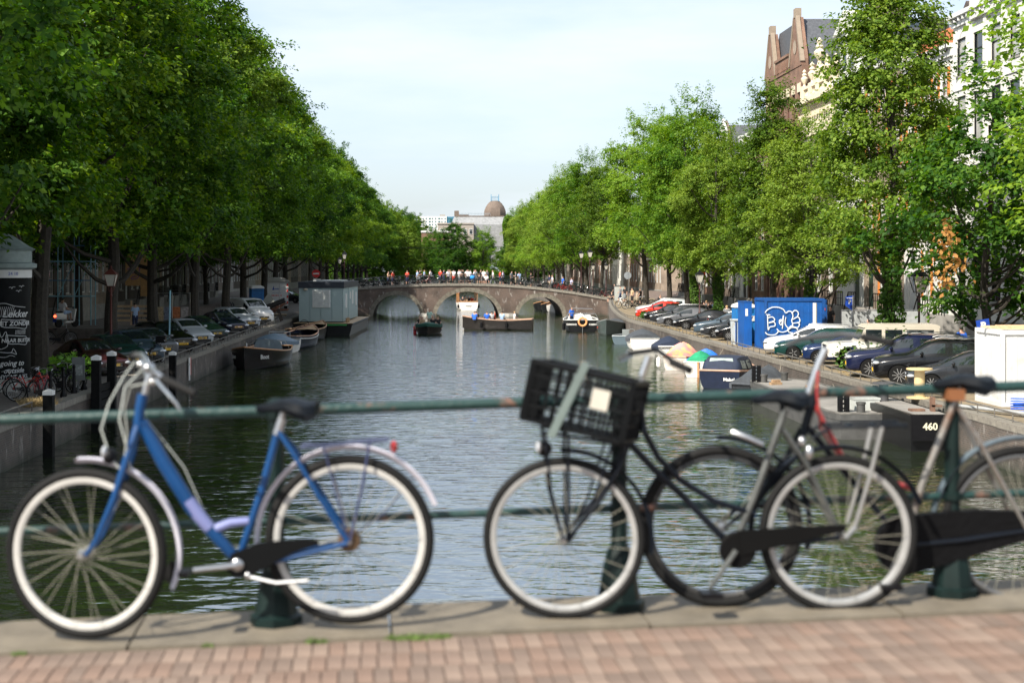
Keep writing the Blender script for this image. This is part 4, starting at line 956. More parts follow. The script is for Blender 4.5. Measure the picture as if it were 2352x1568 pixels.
# off-road vehicle: flat sided, straight up windscreen, spare room at the back
def offroad():
    t = thing('off_road_vehicle', 'white flat sided off-road vehicle with beige hardtop and chunky tyres behind the ivy tree', 'car')
    W_ = paint('offroad_white', (.66, .64, .60)); BE = paint('beige_roof', (.50, .46, .38), .5)
    m = MB(); m.prism([(2.25, .55), (2.3, .60), (2.3, 1.05), (2.2, 1.12), (1.05, 1.18), (1.0, 1.22), (-2.35, 1.22), (-2.38, .55), (-1.85, .55), (-1.75, .85), (-1.5, .98), (-1.1, .98), (-.85, .85), (-.75, .55), (.75, .55), (.85, .85), (1.1, .98), (1.5, .98), (1.75, .85), (1.85, .55)], -.86, .86); m.build('body', W_, t, smooth=False)
    m = MB(); m.prism([(1.0, 1.222), (.72, 1.80), (-2.32, 1.80), (-2.36, 1.222)], -.80, .80); m.build('cabin', BE, t, smooth=False)
    m = MB(); m.prism([(.80, 1.802), (.6, 1.93), (-2.2, 1.95), (-2.35, 1.88), (-2.36, 1.802)], -.80, .80); m.build('roof', BE, t)
    for s in (-1, 1):
        for x0, x1 in ((.70, .05), (-.10, -.80), (-.98, -2.1)):
            m = MB(); y = s*.803; m.bx(min(x0, x1), max(x0, x1), y-.01, y+.01, 1.30, 1.72); m.build('side_window', CARGLASS, t, False)
        m = MB(); m.prism([(2.0, .75), (2.05, 1.06), (1.0, 1.06), (.85, .82), (.98, .86), (1.15, 1.0), (1.5, 1.0), (1.78, .86), (1.86, .75)], s*.86+(0 if s > 0 else -.14), s*.86+(.14 if s > 0 else 0)); m.build('wheel_arch', W_, t)
        m = MB(); m.ell((2.29, s*.62, .88), (.05, .11, .11), 12, 6); m.build('headlight', CLEAR, t)
        m = MB(); m.box((.75, s*.98, 1.32), (.08, .16, .2)); m.build('mirror', TRIM, t)
    m = MB(); m.box((.87, 0, 1.5), (.02, 1.4, .45), Matrix.Rotation(-.45, 3, 'Y')); m.build('windscreen', CARGLASS, t, False)
    m = MB(); m.bx(-2.385, -2.362, -.5, .5, 1.3, 1.7); m.build('rear_window', CARGLASS, t, False)
    m = MB(); m.bx(2.3, 2.42, -.85, .85, .52, .68); m.bx(-2.5, -2.38, -.85, .85, .5, .64); m.build('bumper', TRIM, t, False)
    m = MB(); m.bx(2.3, 2.32, -.42, .42, .76, 1.04); m.build('grille', TRIM, t, False)
    ty = MB(); ty.lathe([(.2, -.13), (.39, -.14), (.42, -.10), (.42, .10), (.39, .14), (.2, .13)], 26, ax='y')
    for k in range(26):
        a = 2*PI*k/26; ty.box((.42*math.cos(a), 0, .42*math.sin(a)), (.03, .26, .04), Matrix.Rotation(-a, 3, 'Y'))
    tm = ty.mesh('tyre', RUBBER); rm = MB(); rm.lathe([(.21, -.12), (.21, -.08), (.19, -.06), (.19, .06), (.21, .08), (.21, .12)], 20, ax='y')
    for s in (-1, 1):
        for k in range(8): a = 2*PI*k/8; rm.bar((0, s*.09, 0), (.18*math.cos(a), s*.09, .18*math.sin(a)), .05, .03)
    rmm = rm.mesh('rim', mat('dark_alloy', (.10, .10, .10), .4, .7))
    for x in (1.3, -1.3):
        for s in (-1, 1): w_ = ob('wheel', rmm, t, (x, s*.8, .42)); ob('tyre', tm, w_)
    return t
cols = dict(black=(.004, .004, .005), maroon=(.030, .008, .010), green=(.010, .035, .032), navy=(.005, .008, .032), blue=(.007, .018, .06), silver=(.40, .43, .45), grey=(.085, .09, .10), dgrey=(.020, .022, .026), white=(.68, .68, .68), red=(.55, .025, .015), teal=(.003, .030, .026), dred=(.20, .012, .02), slate=(.05, .075, .10))
USED = set()
def put_car(P, x, y, head, col, label, group, txt=None, dy=0, L=4.4):
    """x, y: where the nose stands; head: heading vector"""
    h = Vector(head).normalized(); cx = x-h.x*L/2; cy = y-h.y*L/2; z = gz(cx, cy) if cx < 0 else edge_z(cy)
    nm_ = col if isinstance(col, str) else 'c'
    pm = paint(nm_, cols[col])
    if P.name in USED: o = dup(P, (cx, cy, z), math.atan2(h.y, h.x), label, group, {'body': pm, 'mirror': pm})
    else:
        USED.add(P.name); o = P; o.location = (cx, cy, z); o.rotation_euler = (0, 0, math.atan2(h.y, h.x)); o['label'] = label; o['group'] = group
        for k in kids(o):
            if k.name.split('.')[0] in ('body', 'mirror'): setmat(k, pm)
    o['category'] = 'van' if P is P_VAN else 'car'
    if txt:
        p = [k for k in kids(o) if k.name.startswith('number_plate')][0]
        m = MB(); xm = max(v.co.x for v in p.data.vertices); zz = sum(v.co.z for v in p.data.vertices)/len(p.data.vertices)
        text_mb(m, txt, .105, (xm+.004, 0, zz), (0, 1, 0), (0, 0, 1), ext=.001); m.build('plate_lettering', BLACK, p, False)
    return o
HL = (.60, -.80); GL = 'cars parked along the left quay'; GR = 'cars parked along the right quay'
LC = [(P_SEDAN, 262, 'maroon', 'dark maroon saloon car, nearest of the left row, behind the bicycles', 'SG-7', 4.6), (P_MINI, 306, 'green', 'small dark green hatchback with bonnet scoop, second of the left row', None, 3.7),
      (P_HATCH, 346, 'slate', 'dark slate blue hatchback, third of the left row, over the white bottle', '64-RRJ-7', 4.1), (P_MINI, 381, 'grey', 'small grey round lamp hatchback behind the bicycle with crate', None, 3.7),
      (P_WAGON, 422, 'black', 'black estate car with chrome grille just beyond the bicycle with crate', 'JL-679-R', 4.7), (P_HATCH, 465, 'silver', 'silver hatchback with clean white bumper, left row', '68-ZR-PS', 4.1),
      (P_SEDAN, 500, 'green', 'dark green saloon car between silver hatchback and blue saloon', '74-RG-', 4.6), (P_SEDAN, 548, 'navy', 'dark blue saloon car with wide chrome grille, left row', 'SB-TT-71', 4.6),
      (P_WAGON, 577, 'silver', 'silver estate car tucked behind the dark blue saloon', '97-GKL-9', 4.7)]
for P, px, col, lab, txt, L in LC:
    x = -12.9; put_car(P, x, -x*F/(1000-px), HL, col, lab, GL, txt, L=L)
o = put_car(P_VAN, -12.9, 12.9*F/(1000-607), (.60, -.80), 'white', 'white delivery van with MW and arrow lettering on its side', GL, 'VS-852-D', L=5.3)
m = MB(); text_mb(m, 'MW', .62, (-1.45, -.975, 1.45), (1, 0, 0), (0, 0, 1), bold=.02, shear=.15)
for k in range(2): x0 = -.88+k*.36; m.bar((x0, -.985, 1.64), (x0+.28, -.985, 1.45), .02, .075); m.bar((x0+.28, -.985, 1.45), (x0, -.985, 1.26), .02, .075)
text_mb(m, 'event materialen', .13, (-1.45, -.98, 1.10), (1, 0, 0), (0, 0, 1)); m.build('side_lettering', mat('navy_lettering', (.01, .012, .06), .4), o, False)
put_car(P_HATCH, -13.1, 109, HL, 'dred', 'dark red hatchback nose beyond the white van, beside the rubble heap', GL, 'HFL-30', L=4.1)
put_car(P_SEDAN, -13.6, 150, (.9, -.4), 'dgrey', 'dark car between the construction trailer and the houseboat cabin', GL, L=4.6)
HR = (-.965, .26)
RC = [(P_HATCH, 16.75, 50.6, 'dgrey', 'dark grey hatchback with white hubcaps, nearest of the right row', 4.1), (P_SUV, 16.5, 53.7, 'black', 'large black off-road estate between dark hatchback and navy car', 4.8),
      (P_SUV, 16.5, 57.2, 'navy', 'shiny navy blue off-roader with star rims, behind the black one', 4.8), (P_MINI, 16.75, 64.9, 'blue', 'small dark blue round lamp car next to the white off-road vehicle', 3.7),
      (P_WAGON, 16.25, 68.2, 'teal', 'dark green estate car with five spoke rims, right of the blue container', 4.7), (P_WAGON, 16.6, 71.9, 'white', 'white estate car hard against the blue container', 4.7),
      (P_HATCH, 16.8, 85.2, 'black', 'black hatchback left of the blue portable toilet', 4.1), (P_SEDAN, 16.5, 88.3, 'dgrey', 'dark grey saloon car with ten spoke rims left of the blue toilet', 4.6),
      (P_WAGON, 16.7, 91.8, 'slate', 'slate blue estate car, farthest of the three left of the toilet', 4.7),
      (P_SEDAN, 16.7, 99.5, 'black', 'black saloon with white wheels by the red bicycle', 4.6), (P_SEDAN, 16.4, 105, 'grey', 'metallic grey saloon car in front of the bare grey trunk', 4.6),
      (P_WAGON, 16.5, 109, 'dgrey', 'dark estate car with roof rails left of the grey saloon', 4.7), (P_HATCH, 16.8, 114, 'black', 'black hatchback right of the red car', 4.1),
      (P_HATCH, 17.0, 120.5, 'red', 'bright red hatchback on the right quay near the bridge', 4.1), (P_WAGON, 17.8, 126, 'silver', 'silver blue car behind the red one, farthest of the right row', 4.7)]
for P, x, y, col, lab, L in RC: put_car(P, x, y, HR, col, lab, GR, L=L)
od = offroad(); od.location = (19.1, 61.2, 1.3); od.rotation_euler = (0, 0, R(173)); od['group'] = GR
# ------------------------------------------------------------------ bicycles
GREYRIM = mat('grey_rim', (.36, .36, .35), .4, .4, var=.2); WHITERIM = mat('white_rim', (.42, .41, .385), .5, var=.15)
def ring(mb, r, t, n=40, k=6, y=0, c=(0, 0, 0)):
    mb.tube([(c[0]+r*math.cos(2*PI*i/n), c[1]+y, c[2]+r*math.sin(2*PI*i/n)) for i in range(n)], t, k, closed=True)
def arc(c, r, a0, a1, n=16): return [(c[0]+r*math.cos(R(a0+(a1-a0)*i/(n-1))), c[1], c[2]+r*math.sin(R(a0+(a1-a0)*i/(n-1)))) for i in range(n)]
def strip(mb, pts, w, up=.008, curve=.012):
    """mudguard: a thin curved band along pts"""
    rings = []
    for i, p in enumerate(pts):
        p = Vector(p); a = Vector(pts[max(0, i-1)]); b_ = Vector(pts[min(len(pts)-1, i+1)]); t = (b_-a).normalized(); s = Vector((0, 1, 0)); n = t.cross(s).normalized()
        rings.append([p-s*w+n*curve, p-s*w*.6, p+n*-up*0-n*curve*.5, p+s*w*.6, p+s*w+n*curve, p+s*w*.55+n*.006-n*curve*0, p-n*curve*.5+n*.007, p-s*w*.55+n*.006])
    mb.loft(rings, closed=True, caps=True)
# small city bicycle for the quays and the far bridge
def small_bike():
    t = thing('bicycle', 'x', 'bicycle'); wr = .34
    w = MB(); ring(w, wr-.02, .024, 24, 5); wm_ = w.mesh('wheel', RUBBER)
    sp = MB()
    for k in range(9): a = PI*k/9; sp.bar(((wr-.03)*math.cos(a), 0, (wr-.03)*math.sin(a)), (-(wr-.03)*math.cos(a), 0, -(wr-.03)*math.sin(a)), .005)
    sp.lathe([(.03, -.04), (.03, .04)], 8, ax='y'); spm = sp.mesh('spokes', STEEL, False)
    rm = MB(); ring(rm, wr-.05, .011, 24, 4); rmm = rm.mesh('rim', GREYRIM)
    for x in (.54, -.54): o = ob('wheel', wm_, t, (x, 0, wr)); ob('spokes', spm, o); ob('rim', rmm, o)
    f = MB(); hd = (.36, 0, .80); bb_ = (-.05, 0, .29); st_ = (-.22, 0, .74)
    f.tube([(.54, .05, wr), (.45, .04, .58), hd, (.33, 0, .88)], .016, 6); f.tube([(.54, -.05, wr), (.45, -.04, .58), hd], .013, 6)
    f.tube([hd, (.15, 0, .5), bb_], .019, 6); f.tube([(.34, 0, .84), (.05, 0, .58), (-.13, 0, .5)], .015, 6); f.tube([bb_, st_], .016, 6)
    for s in (-.05, .05): f.tube([bb_, (-.54, s, wr)], .011, 5); f.tube([(-.2, 0, .70), (-.54, s, wr)], .010, 5)
    f.build('frame', BLACK, t)
    h = MB(); h.tube([(.33, 0, .86), (.31, 0, 1.02)], .013, 6); h.tube([(.12, -.28, .99), (.25, -.26, 1.03), (.33, -.12, 1.04), (.33, .12, 1.04), (.25, .26, 1.03), (.12, .28, .99)], .013, 6); h.build('handlebar', STEEL, t)
    s = MB(); s.ell((-.26, 0, .84), (.14, .09, .035), 10, 6); s.tube([st_, (-.25, 0, .84)], .012, 6); s.build('saddle', BLACK, t)
    g = MB(); strip(g, arc((-.54, 0, wr), .38, 10, 165, 10), .025); strip(g, arc((.54, 0, wr), .38, 30, 190, 10), .025); g.build('mudguard', BLACK, t)
    g = MB(); g.bar((-.32, 0, .73), (-.78, 0, .73), .12, .015); g.tube([(-.7, .06, .73), (-.56, .06, wr)], .007, 4); g.tube([(-.7, -.06, .73), (-.56, -.06, wr)], .007, 4); g.build('carrier', BLACK, t, False)
    g = MB(); g.prism([(-.05+.1*math.cos(a), .29+.1*math.sin(a)) for a in np.linspace(-PI/2, PI/2, 7)]+[(-.56, .38), (-.56, .30)], -.05, -.035); g.build('chain_case', BLACK, t, False)
    return t
SB = small_bike(); SBU = [0]
def bike(x, y, z, rz, label, group, frame='black', tilt=0, cat=None):
    fm = {'black': BLACK}.get(frame) or paint(frame if frame in cols else 'bk_'+frame, cols.get(frame, (.3, .3, .3)))
    mm = {'frame': fm, 'mudguard': fm if frame in ('red', 'teal') else BLACK, 'chain_case': BLACK}
    if SBU[0]: return dup(SB, (x, y, z), rz, label, group, mm, rot=(tilt, 0, rz))
    SBU[0] = 1; SB.location = (x, y, z); SB.rotation_euler = (tilt, 0, rz); SB['label'] = label; SB['group'] = group
    for k in kids(SB):
        n_ = k.name.split('.')[0]
        if n_ in mm: setmat(k, mm[n_])
    return SB
bx_ = [165, 205, 262, 330, 372, 430, 485, 560, 755, 810, 872, 925, 985, 1045, 1165, 1250, 1375, 1740, 1845, 1950, 2150, 2260, 2330]
bc = ['black', 'grey', 'black', 'white', 'black', 'dgrey', 'dred', 'black', 'silver', 'black', 'dred', 'black', 'black', 'dgrey', 'black', 'grey', 'black', 'black', 'black', 'dgrey', 'black', 'black', 'grey']
cn = dict(black='black', grey='grey', white='white', dgrey='dark grey', dred='dark red', silver='silver', red='red', teal='teal', navy='navy', blue='blue', green='green')
bl = [(796.25+.2083*x, c) for x, c in zip(bx_, bc)]+[(1163.75+.2083*x, c) for x, c in ((520, 'black'), (600, 'red'), (675, 'red'), (735, 'black'), (805, 'black'), (860, 'dgrey'), (955, 'grey'), (1010, 'black'), (1075, 'dred'))]
for k, (px, c) in enumerate(bl):
    x = (px-1000)*164.5/F
    bike(x, 164.45+random.uniform(-.1, .12), bz(x)+.13, random.choice([0, PI])+random.uniform(-.12, .12), '%s bicycle at the near railing of the arch bridge, %s from the left' % (cn[c], ORD[k]), 'bicycles on the arch bridge', c, tilt=random.uniform(-.12, .0))
for k in range(22):
    x = -11+k*1.25+random.uniform(-.2, .2); bike(x, 173.6, bz(x)+.13, random.choice([0, PI])+random.uniform(-.1, .1), 'dark bicycle at the far railing of the arch bridge, %s from the left' % ORD[k], 'bicycles at the far bridge railing', random.choice(['black', 'dgrey', 'teal', 'black']))
# quay bicycles, right
RB = [(18.4, 139, 'white', 'pale bicycle in the cluster below the grey control box'), (18.9, 137.5, 'black', 'black bicycle beside the pale one near the bridge corner'), (20.3, 141, 'black', 'black bicycle by the quay steps, behind the pale bicycle'), (21.2, 143, 'dgrey', 'dark bicycle nearest the grey control box'),
      (22.4, 139, 'black', 'black bicycle against the trunk by the steps'), (23.4, 136, 'dgrey', 'dark grey bicycle right of the trunk by the steps'), (24.0, 133, 'black', 'black bicycle standing below the stone stairs'), (18.6, 96.2, 'red', 'red bicycle in front of the black saloon'), (18.2, 95.2, 'white', 'white bicycle next to the red bicycle by the parked cars'),
      (26.0, 117, 'black', 'black bicycle against the grey plinth of the brick house'), (27.0, 113, 'dgrey', 'bicycle leaning on the house wall behind the group of people')]
for k, (x, y, c, lab) in enumerate(RB): bike(x, y, gz(x, y), random.uniform(0, PI), lab, 'bicycles along the right quay', c)
# quay bicycles, left: beside the poster column
LB = [(-14.6, 44.5, .3, 'silver', 'bicycle with pale wheel beside the poster column, at the left picture edge'), (-14.2, 46.3, .1, 'black', 'black bicycle parked right in front of the poster column'), (-13.6, 47.6, .5, 'red', 'bicycle with red frame between the column and the leafy pot plant'),
      (-12.9, 46.6, 1.3, 'dred', 'bicycle with red rear light standing on the quay edge near the cast iron posts'), (-12.95, 49.2, 1.1, 'black', 'black bicycle behind the iron posts and leafy plant'), (-13.0, 50.4, 1.0, 'teal', 'bicycle with orange bag among the iron posts'), (-13.6, 51.2, .3, 'dgrey', 'dark bicycle beneath the leafy fig plant'),
      (-15.6, 52.8, .2, 'black', 'black bicycle beside the trunk behind the poster column'), (-12.7, 65.0, 1.35, 'black', 'black bicycle with dark front crate and cream tyres beside the quay rail'), (-20.6, 70, .2, 'black', 'tall dark bicycle under the scaffold left of the scooter'), (-19.4, 73.5, .4, 'dgrey', 'bicycle with pale wheel right of the scooter'), (-19.8, 100, .3, 'black', 'black bicycle behind the woman in black')]
for x, y, rz, c, lab in LB: bike(x, y, gz(x, y), rz*1.0, lab, 'bicycles along the left quay', c)

# ---------------- the three big bicycles in the foreground, all facing left
def big_wheel(parent, c, r, tyre_t, rimm, rim_w, turn=0, tyrem=None, nsp=28):
    rm = MB(); rr = r-tyre_t*2+.004
    rings = []
    for i in range(64):
        a = 2*PI*i/64; rings.append([(q_*math.cos(a), y_, q_*math.sin(a)) for q_, y_ in ((rr, -.012), (rr+.004, .012), (rr-rim_w*.5, .014), (rr-rim_w, .008), (rr-rim_w, -.008), (rr-rim_w*.5, -.014))])
    rm.loft(rings+[rings[0]], caps=False); w = rm.build('wheel', rimm, parent, True, c); w.rotation_euler = (0, 0, turn)
    t = MB(); ring(t, r-tyre_t, tyre_t, 64, 10); t.build('tyre', tyrem or RUBBER, w)
    h = MB(); h.lathe([(.012, -.06), (.024, -.035), (.018, -.03), (.018, .03), (.024, .035), (.012, .06)], 14, ax='y'); h.build('hub', STEEL, w)
    s = MB(); s.tube([(.022, 0, 0), (.055, 0, rr-rim_w-.0)], 0.0015, 5); s.v = [(x, y, z) for x, y, z in s.v]; sme = s.mesh('spoke', mat('dull_spoke', (.26, .25, .20), .55, .2), True)
    for k in range(nsp):
        o = ob('spoke', sme, w, (0, .026*(1 if k % 2 else -1), 0), (0, 2*PI*k/nsp+random.uniform(-.03, .03), 0))
    return w
def saddle(mb, c, l, w=.17, h=.06, tip=1):
    prof = [(-.5, .06), (-.44, .75), (-.3, 1), (-.1, .92), (.08, .5), (.25, .24), (.42, .20), (.5, .08)]
    rings = []
    for t_, wf in prof:
        hw = w/2*wf; x = c[0]-tip*t_*l; dz = .012*math.cos(t_*7)+(.012 if t_ < -.3 else 0)
        rings.append([(x, c[1]-hw, c[2]+dz-.012-.02*wf), (x, c[1]-hw*.9, c[2]+dz+.004), (x, c[1]-hw*.4, c[2]+dz+.018*min(1, wf+.3)), (x, c[1]+hw*.4, c[2]+dz+.018*min(1, wf+.3)), (x, c[1]+hw*.9, c[2]+dz+.004), (x, c[1]+hw, c[2]+dz-.012-.02*wf), (x, c[1]+hw*.5, c[2]+dz-.018-h*.3*wf), (x, c[1]-hw*.5, c[2]+dz-.018-h*.3*wf)])
    mb.loft(rings)
BLUE = mat('bike_blue', (.002, .040, .135), .32, var=.15, coat=.15, spec=.35); LILAC = paint('pale_lilac', (.16, .18, .36), .35); MUD = mat('silver_mudguard', (.56, .55, .62), .3, .1, var=.06)
# --- blue bicycle
Yb = 6.13
def B(px, py, dy=0): p = DP(px, py, Yb/(1-.06*(px-VX)/F)); return Vector((p.x, p.y+dy, p.z))-ORG
ORG = Vector((DP(545, 1440, Yb).x, Yb, 4.11))
t = thing('bicycle', "light blue ladies' city bicycle with white rims leaning on the bridge railing", 'bicycle', ORG, 0, 'bicycles leaning on the near railing')
blue_bike = t
fh = B(197, 1270); rh = B(803, 1238)
big_wheel(t, fh, .362, .021, WHITERIM, .027, turn=R(-10)); big_wheel(t, rh, .364, .021, WHITERIM, .026)
m = MB(); m.tube([B(325, 968), B(375, 1060), B(440, 1165), B(505, 1240), B(547, 1287)], [.027, .031, .031, .027, .023], 12)
m.tube([B(547, 1287), B(600, 1130), B(640, 985), B(644, 972)], .0165, 10)
m.tube([B(328, 905), B(322, 935), B(318, 975)], .022, 12)
for s in (-.055, .055):
    m.tube([B(316, 975, 0), B(300, 1040, s), B(268, 1140, s), B(228, 1235, s*1.1), B(205, 1268, s*1.1)], [.016, .016, .014, .011, .009], 8)
    m.tube([B(641, 990, s*.4), B(672, 1030, s), B(745, 1150, s*1.1), B(800, 1236, s*1.2)], .010, 8)
    m.tube([B(550, 1290, s*.5), B(640, 1282, s*.9), B(800, 1240, s*1.2)], .011, 8)
m.tube([B(549, 1287, -.045), B(549, 1287, .045)], .024, 12); m.build('frame', BLUE, t)
m = MB(); m.tube([B(485, 1218), B(530, 1200), B(572, 1196)], [.022, .020, .018], 10); m.build('cross_tube', LILAC, t)
m = MB()
m.tube([B(432, 1147, -.004), B(455, 1180, -.004), B(482, 1212, -.004)], [.0295, .030, .0275], 12, caps=False); m.build('pale_decal', LILAC, t)
m = MB(); c0 = fh; strip(m, [B(313, 1072)+Vector((0, 0, 0))]+arc(c0, .392, 97, 18, 14)[1:] if False else arc(c0, .392, 96, -22, 20), .026, curve=.014); o = m.build('front_mudguard', MUD, t)
m = MB(); strip(m, arc(rh, .392, 186, 22, 26), .027, curve=.014); m.build('rear_mudguard', MUD, t)
m = MB(); m.box(B(392, 1312), (.05, .004, .09), Matrix.Rotation(.5, 3, 'Y')); m.build('mud_flap', RUBBER, t)
m = MB(); m.tube([B(332, 905), B(340, 872), B(350, 850), B(338, 838)], .0145, 10); m.ell(B(342, 845), (.03, .03, .024), 10, 6)
m.tube([B(470, 884, -.33), B(430, 868, -.30), B(395, 855, -.24), B(362, 846, -.12), B(340, 842, 0), B(322, 832, .12), B(300, 822, .22), B(272, 824, .30), B(268, 838, .33)], .0115, 10); hb = m.build('handlebar', STEEL, t)
m = MB(); m.tube([B(478, 888, -.335), B(425, 866, -.30), B(400, 858, -.26)], [.017, .018, .016], 10); m.build('grip', RUBBER, hb); m = MB(); m.tube([B(266, 850, .34), B(270, 826, .31), B(282, 822, .28)], .016, 10); m.build('grip', RUBBER, hb)
m = MB(); m.tube([B(385, 862, -.25), B(415, 885, -.32), B(440, 912, -.34), B(446, 924, -.34)], [.008, .008, .006, .004], 8); m.tube([B(288, 840, .25), B(305, 862, .24), B(316, 890, .24), B(314, 902, .24)], [.012, .012, .010, .008], 8)
m.ell(B(318, 838, .05), (.022, .022, .018), 8, 6); m.ell(B(372, 868, -.2), (.016, .016, .016), 8, 6); m.build('brake_lever', CHROME, t)
m = MB()
for pts in (((283, 838, .24), (262, 870, .2), (238, 930, .1), (232, 985, 0), (258, 1050, -.03), (290, 1085, -.04)), ((318, 850, .1), (285, 890, .02), (280, 960, -.05), (300, 1030, -.06), (305, 1075, -.05)), ((385, 866, -.22), (318, 880, -.15), (296, 930, -.08), (300, 990, -.07), (292, 1060, -.06))):
    q_ = [B(*p_) for p_ in pts]; m.tube(q_, .0035, 6)
m.tube([B(330, 960, .03), B(420, 1075, .03), B(500, 1250, .03), B(640, 1275, .05), B(790, 1240, .05)], .003, 6); m.build('brake_cable', mat('cable_grey', (.35, .37, .34), .4), t)
m = MB(); m.ell(B(254, 1045, -.02), (.03, .035, .035), 12, 8); m.tube([B(262, 1060), B(300, 1075)], .008, 6); o = m.build('headlight', BLACK, t)
m = MB(); m.ell(B(244, 1036, -.03), (.014, .028, .028), 12, 8); m.build('lens', CLEAR, o)
m = MB(); saddle(m, B(662, 928), .275, .22, .16); o = m.build('saddle', mat('black_leather', (.004, .006, .009), .5, spec=.12), t)
m = MB(); m.tube([B(642, 985), B(650, 940)], .0135, 10); m.tube([B(636, 998), B(648, 962)], .02, 10); m.build('seat_post', STEEL, t)
m = MB(); 
for s in (-.05, .05): m.tube([B(690, 1023, s), B(740, 1021, s), B(893, 1008, s)], .005, 6); m.tube([B(745, 1021, s), B(788, 1180, s*1.2), B(803, 1236, s*1.3)], .004, 6); m.tube([B(850, 1012, s), B(832, 1120, s*1.2), B(805, 1236, s*1.3)], .005, 6)
for px in (700, 760, 830, 890): m.tube([B(px, 1022-(px-700)*.075, -.05), B(px, 1022-(px-700)*.075, .05)], .004, 6)
m.tube([B(950, 1095, .03), B(885, 1180, .05), B(805, 1238, .06)], .003, 5); m.build('carrier', mat('navy_carrier', (.03, .04, .10), .4), t)
m = MB(); m.ell(B(905, 1026), (.018, .035, .028), 12, 8); m.build('rear_light', REDL, t)
m = MB(); m.prism([(B(600, 0).x, B(0, 1246).z), (B(700, 0).x, B(0, 1238).z), (B(735, 0).x, B(0, 1240).z), (B(735, 0).x, B(0, 1252).z), (B(680, 0).x, B(0, 1268).z), (B(575, 0).x, B(0, 1326).z), (B(545, 0).x, B(0, 1328).z), (B(522, 0).x, B(0, 1308).z), (B(535, 0).x, B(0, 1272).z)], fh.y-.055+.04, fh.y-.045+.04)
m.build('chain_case', mat('dark_chaincase', (.004, .0045, .005), .55, spec=.1), t, False)
m = MB(); m.tube([B(549, 1290, -.06), B(450, 1300, -.075)], [.014, .010], 8); m.tube([B(549, 1290, .06), B(650, 1282, .075)], [.014, .010], 8); m.ell(B(549, 1290, -.06), (.028, .01, .028), 10, 6); cr = m.build('crank', STEEL, t)
m = MB(); m.box(B(436, 1300, -.12), (.045, .09, .02)); m.box(B(650, 1282, .12), (.045, .09, .02)); m.build('pedal', BLACK, cr)
m = MB(); m.tube([B(577, 1318, -.05), B(640, 1327, -.09), B(715, 1318, -.12)], .008, 8); m.ell(B(573, 1315, -.04), (.022, .022, .022), 8, 6); m.build('kickstand', STEEL, t)
m = MB(); m.lathe([(.045, -.05), (.05, -.02), (.05, .0)], 14, (rh.x, rh.y, rh.z), ax='y'); m.build('sprocket', mat('rusty_metal', (.12, .075, .04), .6, .5, var=.4, scale=20), t)
# --- black bicycle with a crate
Yb = 6.16
ORG = Vector((DP(1620, 1440, Yb).x, Yb, 4.16))
t = thing('bicycle', 'black old Dutch bicycle with plastic crate on its front carrier', 'bicycle', ORG, 0, 'bicycles leaning on the near railing')
DK = mat('bike_black', (.004, .006, .010), .35, spec=.25); WORN = mat('worn_metal_frame', (.10, .105, .10), .4, .5, var=.4, scale=10)
fh = B(1295, 1235); rh = B(1925, 1225)
big_wheel(t, fh, .352, .019, GREYRIM, .024, turn=R(-6)); big_wheel(t, rh, .350, .020, GREYRIM, .026)
m = MB(); m.tube([B(1470, 925), B(1480, 990), B(1512, 1050), B(1560, 1100), B(1640, 1150), B(1735, 1180)], .0145, 10)
m.tube([B(1440, 1010), B(1500, 1075), B(1570, 1140), B(1680, 1255)], .0165, 10)
m.tube([B(1468, 925), B(1448, 1000)], .019, 10)
for s in (-.055, .055): m.tube([B(1444, 1005, s*.5), B(1420, 1070, s), B(1370, 1150, s), B(1298, 1235, s*1.1)], [.014, .013, .011, .009], 8)
m.tube([B(1684, 1258, -.045), B(1684, 1258, .045)], .026, 12)
for s in (-.05, .05): m.tube([B(1690, 1259, s*.5), B(1780, 1245, s), B(1920, 1228, s*1.2)], .011, 8); 
m.build('frame', DK, t)
m = MB(); m.tube([B(1684, 1258), B(1740, 1120), B(1795, 965), B(1803, 940)], .016, 10)
for s in (-.05, .05): m.tube([B(1798, 985, s*.4), B(1845, 1060, s), B(1925, 1225, s*1.2)], .010, 8)
m.build('seat_tube', WORN, t)
m = MB(); m.tube([B(1474, 862), B(1490, 818)], .017, 10); m.tube([B(1468, 925), B(1475, 860)], .014, 10); m.build('stem', CHROME, t)
m = MB(); m.tube([B(1450, 828, .28), B(1462, 818, .2), B(1492, 806, .02), B(1502, 800, -.08), B(1525, 822, -.26), B(1552, 838, -.33)], .0115, 10); hb = m.build('handlebar', BLACK, t)
m = MB(); m.tube([B(1520, 822, -.25), B(1554, 838, -.34)], .0165, 10); m.build('grip', RUBBER, hb); m = MB(); m.tube([B(1462, 820, .2), B(1448, 834, .3)], .016, 10); m.build('grip', STEEL, hb)
